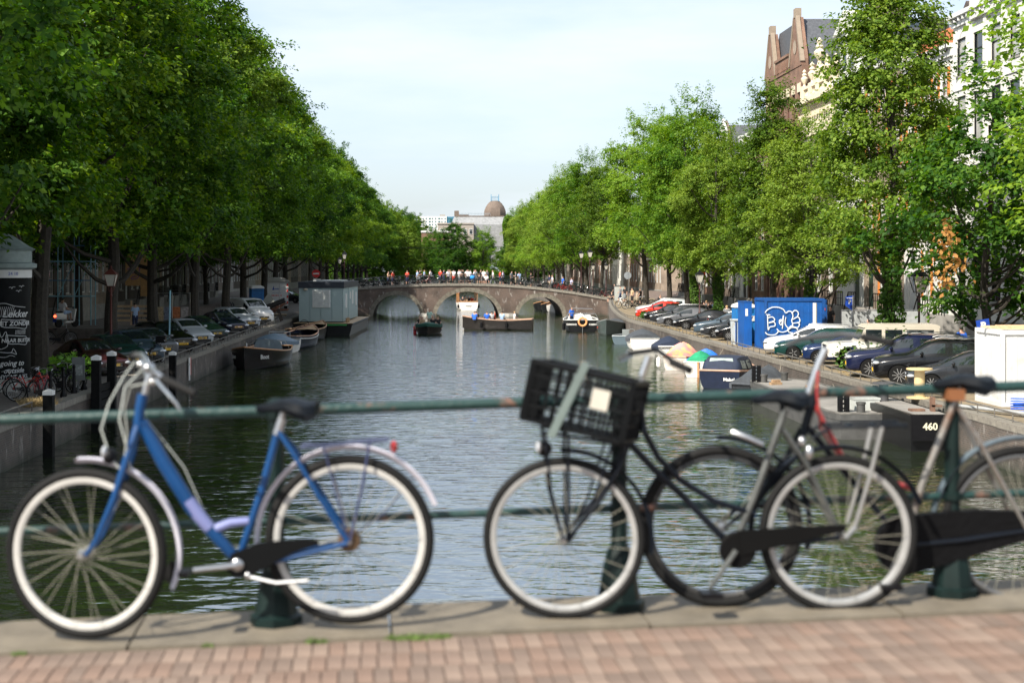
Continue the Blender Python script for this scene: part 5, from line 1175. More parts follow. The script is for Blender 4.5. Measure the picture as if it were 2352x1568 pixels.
# crate: open lattice box, turned with the handlebar
cr = Matrix.Rotation(R(12), 3, 'Y') @ Matrix.Rotation(R(-20), 3, 'Z'); cc_ = B(1342, 918, -.04); PL = mat('black_plastic', (.004, .0045, .005), .5, var=.2, spec=.12)
Lx, Ly, Lz = .44, .31, .25
def CR(x, y, z): return cc_+cr @ Vector((x, y, z))
m = MB()
def cb_(a, b_, w=.012, h=.012): m.bar(CR(*a), CR(*b_), w, h)
for z, w in ((-Lz/2, .014), (0, .010), (Lz/2, .022)):
    for s in (-1, 1): cb_((-Lx/2, s*Ly/2, z), (Lx/2, s*Ly/2, z), w, w); cb_((s*Lx/2, -Ly/2, z), (s*Lx/2, Ly/2, z), w, w)
for s in (-1, 1):
    for k in range(11): x = -Lx/2+Lx*k/10; cb_((x, s*Ly/2, -Lz/2), (x, s*Ly/2, Lz/2), .007)
    for k in range(8): y = -Ly/2+Ly*k/7; cb_((s*Lx/2, y, -Lz/2), (s*Lx/2, y, Lz/2), .007)
    for z in (-.06, .07): cb_((-Lx/2, s*Ly/2, z), (Lx/2, s*Ly/2, z), .007); cb_((s*Lx/2, -Ly/2, z), (s*Lx/2, Ly/2, z), .007)
for k in range(10): y = -Ly/2+Ly*k/9; cb_((-Lx/2, y, -Lz/2), (Lx/2, y, -Lz/2), .007)
for k in range(12): x = -Lx/2+Lx*k/11; cb_((x, -Ly/2, -Lz/2), (x, Ly/2, -Lz/2), .007)
for sx in (-1, 1):
    for sy in (-1, 1): cb_((sx*Lx/2, sy*Ly/2, -Lz/2), (sx*Lx/2, sy*Ly/2, Lz/2+.01), .024, .024)
crate = m.build('crate', PL, t, False)
m = MB(); m.box(CR(.10, -Ly/2-.012, .03), (.075, .006, .085), cr); m.build('white_label', mat('paper_white', (.36, .34, .29), .8), crate, False)
m = MB(); m.box(CR(-.03, -Ly/2-.02, .0), (.035, .012, Lz+.10), cr @ Matrix.Rotation(R(14), 3, 'Y')); m.build('strap_bar', mat('grey_green_plastic', (.10, .13, .12), .4), crate, False)
m = MB()
for s in (-.11, .11):
    m.tube([B(1245, 985, s), B(1430, 1015, s)], .007, 6); m.tube([B(1248, 985, s), B(1262, 1120, s*.8), B(1290, 1232, s*.7)], .006, 6); m.tube([B(1300, 995, s), B(1302, 1120, s*.8), B(1300, 1232, s*.7)], .007, 6); m.tube([B(1400, 1010, s), B(1355, 1150, s*.8), B(1305, 1236, s*.7)], .005, 6)
for px in (1245, 1300, 1360, 1430): m.tube([B(px, 985+(px-1245)*.16, -.11), B(px, 985+(px-1245)*.16, .11)], .006, 6)
m.build('front_carrier', DK, t)
m = MB(); m.ell(B(1250, 1030, -.0), (.035, .035, .035), 12, 8); o = m.build('headlight', BLACK, t); m = MB(); m.ell(B(1236, 1024, -.02), (.014, .03, .03), 12, 8); m.build('lens', CLEAR, o)
m = MB(); strip(m, arc(rh, .378, 190, 20, 26), .028); m.build('mudguard', DK, t); m = MB(); strip(m, arc(fh, .378, 92, -10, 18), .026); m.build('mudguard', DK, t)
m = MB(); saddle(m, B(1792, 908), .25, .21, .15); m.tube([B(1798, 960), B(1796, 918)], .011, 8); m.build('saddle', mat('black_leather', (.004, .006, .009), .5, spec=.12), t)
m = MB(); m.lathe([(.075, -.05), (.08, -.045), (.08, -.03)], 24, (B(1690, 1258).x, B(1690, 1258).y, B(1690, 1258).z), ax='y')
m.prism([(B(1690, 0).x, B(0, 1232).z), (B(1930, 0).x, B(0, 1218).z), (B(1930, 0).x, B(0, 1232).z), (B(1700, 0).x, B(0, 1290).z)], fh.y-.05+.04, fh.y-.03+.04); m.build('chain_case', mat('dull_black_case', (.004, .004, .004), .6, spec=.1), t, False)
m = MB(); m.tube([B(1684, 1258, -.06), B(1622, 1342, -.08)], [.013, .010], 8); m.tube([B(1684, 1258, .06), B(1745, 1175, .08)], [.013, .010], 8); cr_ = m.build('crank', WORN, t)
m = MB(); m.box(B(1620, 1348, -.13), (.09, .09, .022)); m.box(B(1748, 1170, .13), (.09, .09, .022)); m.build('pedal', BLACK, cr_)
m = MB()
for s in (-.07, .07): m.tube([B(1858, 1000, s), B(1900, 978, s), B(2072, 972, s)], .007, 6)
for px in (1895, 1950, 2010, 2068): m.tube([B(px, 976, -.07), B(px, 976, .07)], .006, 6)
m.build('carrier', DK, t)
m = MB()
for s in (-.07, .07): m.tube([B(2015, 976, s), B(1988, 1090, s*.9), B(1955, 1205, s*.8)], .010, 8)
m.tube([B(1928, 1228, -.08), B(1955, 1205, -.06)], .012, 8); m.build('rear_stand', mat('zinc', (.34, .34, .33), .35, .7), t)
m = MB(); m.ell(B(1850, 1035, -.06), (.02, .02, .035), 10, 6); m.build('brake_caliper', STEEL, t); m = MB(); m.ell(B(1835, 1010, -.05), (.018, .018, .024), 10, 6); m.build('brake_caliper', STEEL, t); m = MB(); m.tube([B(1680, 990, -.02), B(1710, 1000, -.06), B(1745, 1015, -.06)], .012, 8); m.build('ring_lock', STEEL, t)
# --- third bicycle, partly outside the picture
Yb = 6.27
ORG = Vector((DP(2000, 1410, Yb).x, Yb, 4.19))
t = thing('bicycle', 'worn dark bicycle with red down tube and big black chain case at the right edge', 'bicycle', ORG, 0, 'bicycles leaning on the near railing')
fh = B(1655, 1208); rh = B(2348, 1210); REDT = paint('dull_red', (.30, .03, .03), .4)
big_wheel(t, fh, .362, .024, mat('black_rim', (.03, .03, .03), .4), .02, turn=R(-4)); big_wheel(t, rh, .368, .021, mat('dark_steel_rim', (.14, .14, .14), .4, .5), .02)
m = MB(); m.tube([B(1870, 905), B(1848, 985)], .02, 10)
for s in (-.055, .055): m.tube([B(1845, 985, s*.5), B(1815, 1050, s), B(1740, 1140, s), B(1655, 1208, s*1.1)], [.014, .013, .011, .009], 8); m.build('fork', DK, t); m = MB()
for s in (-.05, .05): m.tube([B(2080, 1250, s*.5), B(2200, 1235, s), B(2348, 1212, s*1.2)], .011, 8)
m.build('chain_stay', DK, t)
m = MB(); m.tube([B(1850, 975), B(1950, 1095), B(2080, 1250)], .0145, 10); m.build('down_tube', DK, t); m = MB(); m.tube([B(1866, 920), B(1940, 1060), B(2100, 1125)], .012, 10); m.build('cross_tube', REDT, t)
m = MB(); m.tube([B(2080, 1250), B(2118, 1110), B(2200, 905), B(2206, 885)], .0165, 10)
for s in (-.05, .05): m.tube([B(2197, 935, s*.4), B(2240, 1010, s), B(2346, 1208, s*1.2)], .010, 8)
m.build('seat_tube', mat('rusty_silver_tube', (.24, .23, .21), .4, .6, var=.3, scale=8, col2=(.16, .08, .045), thr=(.5, .7)), t)
m = MB(); m.tube([B(1856, 905), B(1880, 835), B(1896, 800)], .0185, 10); m.build('stem', CHROME, t)
m = MB(); m.tube([B(1845, 800, .28), B(1870, 782, .2), B(1898, 772, 0), B(1920, 765, -.1), B(1955, 768, -.24), B(1992, 778, -.34)], .012, 10); hb = m.build('handlebar', mat('grey_bar', (.12, .12, .12), .35, .6), t)
m = MB(); m.tube([B(1948, 768, -.22), B(1994, 778, -.35)], .017, 10); m.build('grip', RUBBER, hb)
m = MB(); m.tube([B(1872, 850, -.05), B(1868, 900, -.06), B(1878, 980, -.05), B(1932, 1062, -.03)], .006, 6); m.build('red_cable', REDT, t)
m = MB(); saddle(m, B(2212, 872), .27, .22, .15); m.build('saddle', mat('black_leather', (.004, .006, .009), .5, spec=.12), t)
m = MB(); m.box(B(2190, 905), (.07, .10, .05)); m.build('saddle_pouch', mat('tan_leather', (.20, .075, .025), .6), t)
m = MB(); strip(m, arc(rh, .398, 178, 20, 26), .030); m.build('mudguard', mat('grey_blue_mudguard', (.10, .13, .15), .4, .2), t)
m = MB(); strip(m, arc(fh, .392, 92, -15, 18), .026); m.build('front_mudguard', DK, t)
c_ = B(2078, 1250); m = MB(); m.prism([(c_.x+.135*math.cos(a), c_.z+.135*math.sin(a)) for a in np.linspace(PI*.55, PI*1.5, 12)]+[(B(2345, 0).x, B(0, 1262).z), (B(2380, 0).x, B(0, 1230).z), (B(2370, 0).x, B(0, 1196).z), (B(2240, 0).x, B(0, 1190).z)], c_.y-.03, c_.y+.02); m.build('chain_case', mat('vinyl_case', (.004, .004, .0045), .6, bump=.3, spec=.1), t, False)
m = MB(); m.tube([B(2068, 1232, -.07), B(2027, 1318, -.085)], [.014, .011], 8); m.tube([B(2068, 1232, -.075), B(2068, 1232, .07)], .012, 8); m.tube([B(2068, 1232, .07), B(2110, 1150, .085)], [.014, .011], 8); cr_ = m.build('crank', CHROME, t)
m = MB(); m.box(B(2022, 1330, -.13), (.09, .09, .022)); m.build('pedal', BLACK, cr_)
# ------------------------------------------------------------------ people
def skin_body(J, E, rad):
    me = bpy.data.meshes.new('sk'); me.from_pydata([J[k] for k in J], [(list(J).index(a), list(J).index(b)) for a, b in E], []); o = bpy.data.objects.new('sk', me); C.objects.link(o)
    md = o.modifiers.new('k', 'SKIN'); md.use_smooth_shade = True
    for i, k in enumerate(J): v = me.skin_vertices[0].data[i]; r = rad[k]; v.radius = r if isinstance(r, tuple) else (r, r); v.use_root = (k == 'pelvis')
    s = o.modifiers.new('s', 'SUBSURF'); s.levels = 1; s.render_levels = 1
    dg = bpy.context.evaluated_depsgraph_get(); out = bpy.data.meshes.new_from_object(o.evaluated_get(dg)); bpy.data.objects.remove(o); return out
RAD = dict(pelvis=(.15, .11), waist=(.13, .10), chest=(.165, .115), neck=.055, head=(.075, .085), crown=(.07, .075))
for s in 'lr': RAD.update({'sh'+s: .065, 'el'+s: .045, 'wr'+s: .033, 'hd'+s: .035, 'hip'+s: .095, 'kn'+s: .065, 'an'+s: .045, 'to'+s: .042})
EDG = [('pelvis', 'waist'), ('waist', 'chest'), ('chest', 'neck'), ('neck', 'head'), ('head', 'crown')]
for s in 'lr': EDG += [('chest', 'sh'+s), ('sh'+s, 'el'+s), ('el'+s, 'wr'+s), ('wr'+s, 'hd'+s), ('pelvis', 'hip'+s), ('hip'+s, 'kn'+s), ('kn'+s, 'an'+s), ('an'+s, 'to'+s)]
def pose(kind):
    J = dict(pelvis=(0, 0, .95), waist=(0, 0, 1.10), chest=(0, 0, 1.32), neck=(0, .01, 1.49), head=(0, .02, 1.60), crown=(0, .02, 1.69))
    for s, x in (('l', -1), ('r', 1)):
        J['sh'+s] = (x*.18, 0, 1.40); J['el'+s] = (x*.24, -.02, 1.14); J['wr'+s] = (x*.24, .08, .92); J['hd'+s] = (x*.235, .11, .85)
        J['hip'+s] = (x*.09, 0, .88); J['kn'+s] = (x*.10, .02, .49); J['an'+s] = (x*.11, -.01, .09); J['to'+s] = (x*.12, .14, .045)
    if kind == 'walk':
        J['knl'] = (-.10, .20, .50); J['anl'] = (-.10, .30, .12); J['tol'] = (-.10, .45, .09); J['knr'] = (.10, -.08, .49); J['anr'] = (.10, -.32, .16); J['tor'] = (.10, -.26, .05)
        J['ell'] = (-.23, -.12, 1.16); J['wrl'] = (-.22, -.14, .95); J['hdl'] = (-.22, -.12, .88); J['elr'] = (.23, .06, 1.15); J['wrr'] = (.2, .24, 1.0); J['hdr'] = (.19, .31, .98)
    if kind == 'hold':
        for s, x in (('l', -1), ('r', 1)): J['el'+s] = (x*.22, .04, 1.15); J['wr'+s] = (x*.10, .26, 1.22); J['hd'+s] = (x*.05, .31, 1.25)
    if kind == 'sit':
        dz = -.47
        for k in J: J[k] = (J[k][0], J[k][1], J[k][2]+dz)
        for s, x in (('l', -1), ('r', 1)):
            J['hip'+s] = (x*.09, .05, .46); J['kn'+s] = (x*.13, .45, .50); J['an'+s] = (x*.12, .50, .10); J['to'+s] = (x*.13, .64, .05)
            J['el'+s] = (x*.25, .06, .70); J['wr'+s] = (x*.16, .30, .62); J['hd'+s] = (x*.12, .36, .60)
    return J
HAIRC = {'dark': mat('dark_hair', (.018, .013, .010), .7), 'blond': mat('blond_hair', (.42, .28, .12), .7), 'brown': mat('brown_hair', (.09, .045, .02), .7), 'bald': None}
SHOE = mat('shoe_dark', (.03, .03, .03), .6)
PM = {}
def seg_d(p, a, b):
    a = Vector(a); b = Vector(b); t = max(0, min(1, (p-a).dot(b-a)/(b-a).length_squared)); return (p-(a+(b-a)*t)).length
def person_meshes(kind, short, dress=False):
    k_ = (kind, short, dress)
    if k_ in PM: return PM[k_]
    J = pose(kind); body = skin_body(J, EDG, RAD); body.name = 'body'; body.materials.clear(); body.materials.append(SKIN)
    n = len(body.vertices); 
    shirt = [('pelvis', 'waist'), ('waist', 'chest'), ('chest', 'shl'), ('chest', 'shr'), ('shl', 'ell'), ('shr', 'elr')]
    trou = [('pelvis', 'hipl'), ('pelvis', 'hipr'), ('hipl', 'knl'), ('hipr', 'knr'), ('knl', 'anl'), ('knr', 'anr')]
    allb = EDG; sets = {'shirt': MB(), 'trousers': MB(), 'shoes': MB(), 'hair': MB()}; cache = {k: {} for k in sets}
    head = Vector(J['head']); pz = J['pelvis'][2]
    for f in body.polygons:
        c = f.center; best = min(allb, key=lambda e: seg_d(c, J[e[0]], J[e[1]])-(RAD[e[0]][0] if isinstance(RAD[e[0]], tuple) else RAD[e[0]])*.5)
        which = None
        if best in shirt or best[::-1] in shirt: which = 'shirt'
        if best in trou: which = 'trousers'
        if which == 'shirt' and kind != 'sit' and c.z < pz-.02: which = 'trousers'
        if best == ('chest', 'neck') and c.z < J['neck'][2]-.06: which = 'shirt'
        if best[0] in ('hipl', 'hipr') and short: pass
        if best[0] in ('knl', 'knr') and short: which = None
        if best[0] in ('anl', 'anr'): which = 'shoes'
        if which == 'shirt' and best[0] in ('shl', 'shr') and (c-Vector(J[best[0]])).length > .19: which = None
        if best in (('neck', 'head'), ('head', 'crown')) and (c.y < head.y-.005 or c.z > head.z+.075) and c.z > head.z-.06: which = 'hair'
        if which:
            g = sets[which]; cc = cache[which]; off = .018 if which != 'hair' else .02; ids = []
            for v in f.vertices:
                if v not in cc: cc[v] = len(g.v); vv = body.vertices[v]; g.v.append(tuple(vv.co+vv.normal*off))
                ids.append(cc[v])
            g.f.append(tuple(ids)); g.mi.append(0)
    if dress:
        g = sets['trousers']; o = J['pelvis']; g.lathe([(.17, o[2]-.42), (.2, o[2]-.2), (.15, o[2]+.05)], 12, (0, 0, 0))
    # nose, ears
    bm_ = MB(); bm_.ell((0, head.y+.098, head.z-.005), (.012, .018, .02), 6, 4); 
    for s in (-1, 1): bm_.ell((s*.078, head.y, head.z), (.012, .02, .028), 6, 4)
    PM[k_] = (body, {k: g.mesh(k, SHOE) for k, g in sets.items() if g.f}, bm_.mesh('face', SKIN)); return PM[k_]
def person(x, y, z, rz, kind, shirt, trousers, label, hair='dark', short=True, group=None, dress=False, skin=None, sc=1.0, cat='person'):
    body, cl, face = person_meshes(kind, short, dress); t = thing('person', label, cat, (x, y, z), rz, group); t.scale = (sc,)*3
    ob('body', body, t, m=skin); ob('face', face, t, m=skin)
    for k, me_ in cl.items():
        mm = {'shirt': shirt, 'trousers': trousers, 'shoes': SHOE, 'hair': HAIRC.get(hair) or (skin or SKIN)}[k]
        if k == 'hair' and hair == 'bald': continue
        if k == 'hair' and not isinstance(mm, bpy.types.Material): continue
        ob(k, me_, t, m=mm)
    return t
cw_, cn_, cb2, cg_, cl_, cr2, ct_, cbl, cor = cloth('white', (.68, .68, .70)), cloth('navy', (.015, .025, .07)), cloth('black', (.012, .012, .014)), cloth('grey', (.16, .17, .18)), cloth('lilac', (.40, .40, .55)), cloth('red', (.45, .04, .02)), cloth('tan', (.42, .30, .18)), cloth('blue', (.02, .12, .55)), cloth('mint', (.38, .55, .48))
cp_, ck = cloth('light_blue', (.30, .42, .62)), cloth('khaki', (.36, .30, .22))
GB = 'people on the arch bridge'
def on_bridge(px, yy, kind, rz, sh, tr, lab, **kw):
    x = (px-1000)*yy/F; return person(x, yy, bz(x)+.13, rz, kind, sh, tr, lab, group=GB, **kw)
PB = [(1070, 167, 'hold', -1.4, cn_, cn_, 'dark haired man in navy t-shirt and shorts above the left arch end'), (1120, 166.5, 'stand', -2.6, cw_, cb2, 'person in white top and black vest beside the navy dressed man'), (1240, 168, 'stand', 2.2, cw_, cg_, 'blond person in white t-shirt over the middle arch', 'blond'), (1285, 167, 'hold', 1.6, cb2, cb2, 'person in black t-shirt right of the blond one'),
      (1338, 168.5, 'stand', 3, cw_, cb2, 'person in white t-shirt left of the bright blue bag'), (1362, 166.2, 'hold', -1.2, cw_, cn_, 'person in white with bright blue bag over the middle arch'), (1410, 166.4, 'hold', 1.2, cw_, cn_, 'person in white sweater and navy trousers facing the bag carrier', 'brown', False), (1480, 168, 'stand', 3.0, cb2, cg_, 'brown haired woman in black behind the seated pair', 'brown'),
      (1512, 167.5, 'stand', 2.6, cw_, cb2, 'person in pale pink top between the seated pair'), (1612, 166.5, 'walk', 1.5, cw_, cg_, 'man in white t-shirt and light cap walking along the bridge', 'blond', False), (1725, 167, 'stand', 1.2, cl_, cb2, 'man in lilac t-shirt standing alone on the bridge'), (1865, 167, 'hold', 1.5, cg_, ck, 'man in grey t-shirt and cream shorts on the bridge'),
      (2238, 167.5, 'stand', 2, cn_, ck, 'person in dark patterned top left of the white shirted man'), (2268, 166.8, 'walk', 1.5, cw_, cg_, 'man in white shirt above the right arch', 'blond', False), (1180, 172, 'stand', 0, cw_, cr2, 'distant person in white top and red skirt over the middle arch'), (925, 172, 'stand', 1, cw_, cb2, 'person in white above the left arch', 'dark'), (780, 172.5, 'stand', 2, cp_, cg_, 'person in light blue left of the white dressed one')]
for r_ in PB:
    px, yy, kd, rz, sh, tr, lab = r_[:7]; hr = r_[7] if len(r_) > 7 else 'dark'; so = r_[8] if len(r_) > 8 else True
    on_bridge(796.25+.2083*px, yy, kd, rz, sh, tr, lab, hair=hr, short=so)
on_bridge(796.25+.2083*1462, 165.6, 'sit', 3.0, cb2, cb2, 'seated woman in dark patterned dress on the bridge', hair='dark'); on_bridge(796.25+.2083*1540, 165.6, 'sit', 2.8, cw_, cb2, 'seated person in white top on the bridge, right one of the pair')
m = MB(); m.ell((0, 0, 0), (.3, .16, .28), 12, 8); x = (1085.5-1000)*165.9/F; tag(m.build('blue_bag', mat('bright_blue_bag', (.01, .25, .75), .5), None, True, (x, 165.7, bz(x)+.95)), 'bright blue bag carried over the middle arch', 'bag')
for px, yy, c, lab in ((620, 166.5, cbl, 'person in bright blue shirt near the street lamp on the bridge'), (715, 166.5, cl_, 'person in pale pink shirt right of the blue shirted one')): on_bridge(1163.75+.2083*px, yy, 'stand', 2, c, cb2, lab)
on_bridge(1163.75+.2083*825, 165.6, 'sit', 1.2, cw_, cb2, 'person in white shirt sitting by the bridge lamp')
for k, (px, c, lab, hr) in enumerate(((1570, cr2, 'person in red shirt left of the tall lamp', 'brown'), (1602, cn_, 'person in navy shirt beside the red dressed one', 'dark'), (1665, cg_, 'person with grey backpack left of the tall lamp', 'dark'), (1694, cw_, 'person in white top near the tall lamp', 'brown'), (1722, ct_, 'older man in tan shirt nearest the tall lamp', 'bald'))):
    x = (428.75+.2083*px-1000)*168/F; person(x, 168+k*.4, 2.35, 1.4+k, 'stand', c, cb2, lab, hr, group=GB)
G2 = 'people on the right quay'
def on_quay(cx, yy, kd, rz, sh, tr, lab, hair='dark', z=None, **kw):
    x = (cx-1000)*yy/F; return person(x, yy, gz(x, yy) if z is None else z, rz, kd, sh, tr, lab, hair, group=G2, **kw)
for cx, yy, kd, rz, sh, tr, lab, hr in ((1163.75+.2083*1190, 160, 'stand', 2, cb2, cb2, 'woman in black top leaning at the bridge corner', 'dark'), (1163.75+.2083*1255, 152, 'walk', 1.7, cg_, cn_, 'man in grey t-shirt walking a bicycle near the control box', 'dark'), (1163.75+.2083*1305, 151, 'stand', 2.5, cb2, cg_, 'man in black t-shirt beside the grey dressed man', 'brown'),
    (1163.75+.2083*1385, 147, 'stand', 2.0, ct_, cb2, 'woman in yellow brown top left of the trunk by the steps', 'brown'), (1163.75+.2083*1438, 149, 'stand', 2.0, ck, ck, 'child with light cap beside the trunk by the steps', 'blond'), (1163.75+.2083*1475, 146, 'stand', 1.0, cb2, cb2, 'woman in black with sunglasses left of the trunk by the steps', 'brown'), (1163.75+.2083*1695, 129, 'hold', 3, cb2, cn_, 'man in black t-shirt looking at his phone by the ivy trunk', 'dark'),
    (1163.75+.2083*2155, 108, 'stand', -.3, cb2, cb2, 'woman in long black dress at the left of the chatting group', 'dark'), (1163.75+.2083*2178, 110, 'stand', .4, cw_, cb2, 'person in white t-shirt seen from behind, chatting group', 'dark'), (1163.75+.2083*2205, 112, 'stand', .9, cw_, ck, 'man with white cap in the chatting group', 'blond'), (1163.75+.2083*2228, 108.5, 'stand', 2.8, cb2, cb2, 'woman in black dress with long brown hair, chatting group', 'brown'), (1163.75+.2083*2262, 109, 'stand', 1.8, cp_, ck, 'man in pale blue shirt at the right of the chatting group', 'brown'),
    (1531.25+.1927*718, 99, 'walk', -.2, cg_, cb2, 'blond woman in grey top walking away behind the cars', 'blond'), (1531.25+.1927*798, 97, 'walk', -.2, cb2, cb2, 'long haired blond woman in black walking behind the blue toilet', 'blond')):
    on_quay(cx, yy, kd, rz, sh, tr, lab, hr, short=True, dress='dress' in lab, sc=.75 if 'child' in lab else 1)
on_quay(1837.5+.2539*620, 71, 'stand', 1.2, cbl, cn_, 'dark haired woman in blue top behind the off-road vehicle', 'dark'); on_quay(1837.5+.2539*700, 72, 'stand', 1.0, cb2, cb2, 'person in black beside the woman in blue, behind the off-road vehicle', 'dark')
on_quay(1837.5+.2539*1460, 60, 'stand', .2, cbl, cn_, 'dark haired person in blue jacket behind the parked black car', 'dark'); on_quay(1837.5+.2539*275, 84, 'stand', 2.6, cb2, cb2, 'bald man in black looking over the grey screen', 'bald')
x = (1163.75+.2083*1195-1000)*157.5/F; person(x-.35, 157.5, edge_z(157)-.30, 2.0, 'sit', cb2, cb2, 'woman in black sitting on the wall end with dangling legs', 'brown', group=G2)
for k in range(15):
    px = 884+k*24+random.uniform(-8, 8); nm_, c_ = random.choice([('white', cw_), ('black', cb2), ('red', cr2), ('light blue', cp_), ('grey', cg_), ('tan', ct_)]); on_bridge(px, 171+random.uniform(-1, 1.4), random.choice(['stand', 'walk', 'hold']), random.uniform(0, 6), c_, random.choice([cb2, cg_, cn_]), 'distant pedestrian in %s on the far side of the bridge, %s from the left' % (nm_, ORD[k]), hair=random.choice(['dark', 'brown', 'blond']))
# left quay
x = (262-1000)*98/F; person(x, 98, 1.95, 2.9, 'hold', cb2, cb2, 'woman in black dress with sunglasses walking behind the left cars', 'brown', dress=True)
x = (310-1000)*84/F; person(x, 84, 1.85, .6, 'stand', cp_, cn_, 'dark haired person in light blue shirt behind the silver hatchback', 'dark')
# ------------------------------------------------------------------ boats (local: bow +y, waterline z = 0)
WOODR = mat('varnished_rail', (.34, .17, .07), .4, var=.3, scale=14); WOODD = mat('teak_deck', (.36, .24, .13), .6, var=.25, scale=12)
def hull_fn(L, B_, fb, bowr, tr):
    def f(t):
        y = -L/2+L*t; b_ = B_/2*(tr+(1-tr)*min(1, t/.35)**.8)*(max(0.012, 1-max(0, (t-.45)/.55)**2.3)); s = fb+bowr*max(0, (t-.3)/.7)**2+.10*max(0, .3-t)/.3; return y, b_, s
    return f
def boat(name, label, cat, L, B_, fb, hm, rm, loc, rz, bowr=.45, tr=.72, floor=True, fm=None, group=None, plumb=.12, stripe=None):
    t = thing(name, label, cat, loc, rz, group); f = hull_fn(L, B_, fb, bowr, tr); m = MB(); rings = []; ts = np.linspace(0, 1, 18)
    for q in ts:
        y, b_, s = f(q); yy = y; rk = plumb*max(0, (q-.6)/.4)
        prof = [(1, 1), (.99, .8), (.965, .5), (.90, .2), (.80, 0), (.55, -.55), (0, -1)]
        half = [(b_*a, yy-rk*(1-max(c, -1))*1.2, s*c if c >= 0 else .42*c) for a, c in prof]
        rings.append(half+[(-x_, y_, z_) for x_, y_, z_ in half[-2::-1]])
    m.loft(rings, closed=False, caps=False); n = len(rings[0]); m.add(rings[0], [tuple(range(n))])
    # inner skin
    inn = []
    for q in ts:
        y, b_, s = f(q); bi = max(.005, b_-.07); fl = min(s-.05, .12)
        inn.append([(bi, y, s-.01), (bi*.96, y, fl), (-bi*.96, y, fl), (-bi, y, s-.01)])
    m.loft(inn, closed=False, caps=False); m.build('hull', hm, t)
    g = MB()
    for s_ in (-1, 1): g.tube([(s_*(f(q)[1]-.02), f(q)[0], f(q)[2]+.015) for q in ts], .048, 6)
    g.tube([((f(0)[1]-.02)*k, f(0)[0], f(0)[2]+.015) for k in (-1, 1)], .048, 6); g.build('gunwale', rm, t)
    if floor:
        d = MB(); tt = np.linspace(.04, .84, 10); d.loft([[(f(q)[1]*.86, f(q)[0], .16), (-f(q)[1]*.86, f(q)[0], .16)] for q in tt], closed=False, caps=False); d.build('floor', fm or WOODD, t)
        for q in (.14, .36, .6): d = MB(); y, b_, s = f(q); d.bx(-b_*.9, b_*.9, y-.16, y+.16, s-.32, s-.26); d.build('bench', fm or WOODD, t, False)
    d = MB(); tt = np.linspace(.8, .995, 6); d.loft([[(f(q)[1]*.97, f(q)[0], f(q)[2]-.03), (0, f(q)[0], f(q)[2]+.03), (-f(q)[1]*.97, f(q)[0], f(q)[2]-.03)] for q in tt], closed=False, caps=False); d.build('foredeck', fm or WOODD, t)
    if stripe:
        d = MB()
        for s_ in (-1, 1): d.tube([(s_*(f(q)[1]*.992+.006), f(q)[0]-plumb*max(0, (q-.6)/.4)*.3, f(q)[2]*.80) for q in ts], .03, 5)
        d.build('rubbing_strake', stripe, t)
    return t, f
def cover(t, f, m_, a, b_, h, peak=.5, name='tarpaulin', over=.06, sag=.25, seed=1):
    rn = random.Random(seed); d = MB(); rings = []; ts = np.linspace(a, b_, 16)
    for i, q in enumerate(ts):
        y, w, s = f(q); u = (q-a)/(b_-a); hh = h*(math.sin(PI*min(1, max(0, u*.86+.10)))**.7)*(1-sag*abs(math.sin(u*PI*3)))+.02; w += over; j = lambda: rn.uniform(-.018, .018)
        rings.append([(w, y, s-.20+j()), (w+.01, y, s+.02), (w*.72+j(), y, s+hh*.45+j()), (w*.36, y, s+hh*.8+j()), (0, y, s+hh), (-w*.36, y, s+hh*.8+j()), (-w*.72+j(), y, s+hh*.45+j()), (-w-.01, y, s+.02), (-w, y, s-.20+j())])
    d.loft(rings, closed=False, caps=False); n = 9; d.add(rings[0], [tuple(range(n))]); d.add(rings[-1], [tuple(range(n))]); return d.build(name, m_, t)
def fender(t, x, y, z, m_, r=.10, h=.5): d = MB(); d.lathe([(.02, 0), (r, .08), (r, h-.08), (.02, h), (.01, h+.25)], 10); return d.build('fender', m_, t, True, (x, y, z))
GLB = 'boats moored along the left quay'; GRB = 'boats moored along the right quay'
HB = mat('black_hull', (.006, .0065, .007), .35, var=.4, spec=.25); HN = mat('navy_hull', (.006, .011, .028), .35, var=.2, spec=.3); HG = mat('grey_green_hull', (.045, .06, .058), .4, var=.2); HW = mat('white_hull', (.60, .58, .54), .4, var=.12); HBR = mat('brown_black_hull', (.014, .012, .011), .4, var=.3, spec=.3)
TARP = mat('grey_canvas', (.045, .052, .062), .85, var=.2, scale=3, bump=.4, bscale=6); TARPN = mat('navy_canvas', (.010, .018, .042), .8, var=.2, bump=.4, bscale=6); TARPG = mat('green_canvas', (.008, .065, .045), .75, var=.3, bump=.4, bscale=5); BLUET = mat('blue_tarpaulin', (.01, .12, .55), .5, var=.25, scale=6, bump=.6, bscale=7)
# left bank ------------------------------------------------------------
P0 = DP(596, 843, 0)
def W(px, py): Y = (EYE*F)/(py-VY); return ((px-VX)*Y/F, Y)
x, y = W(592, 838)
t, f = boat('motor_launch', 'black launch with varnished rail and the word Boot on both bows', 'boat', 7.2, 3.1, .85, HB, WOODR, (-10.1, 82.0, 0), R(173), .40, .7, group=GLB, fm=mat('grey_floor', (.10, .11, .12), .7))
for s in (-1, 1):
    m = MB(); q = .80; yy, b_, ss = f(q); yy2, b2, s2 = f(q+.08)
    U = Vector((b_-b2, yy-yy2, 0))*(1 if s > 0 else 1); U = Vector((s*(b_-b2), yy-yy2, 0)).normalized()
    if s > 0: U = -U
    N = Vector((s*.95, .35, 0)); nn = U.cross(Vector((0, 0, 1)))
    O = Vector((s*(b_+b2)/2*.985+nn.x*.05, (yy+yy2)/2+nn.y*.05, ss*.62)); text_mb(m, 'Boot', .34, O+nn*.02, U, (0, 0, 1), ext=.004, bold=.004); m.build('boat_name', WHITE, t, False)
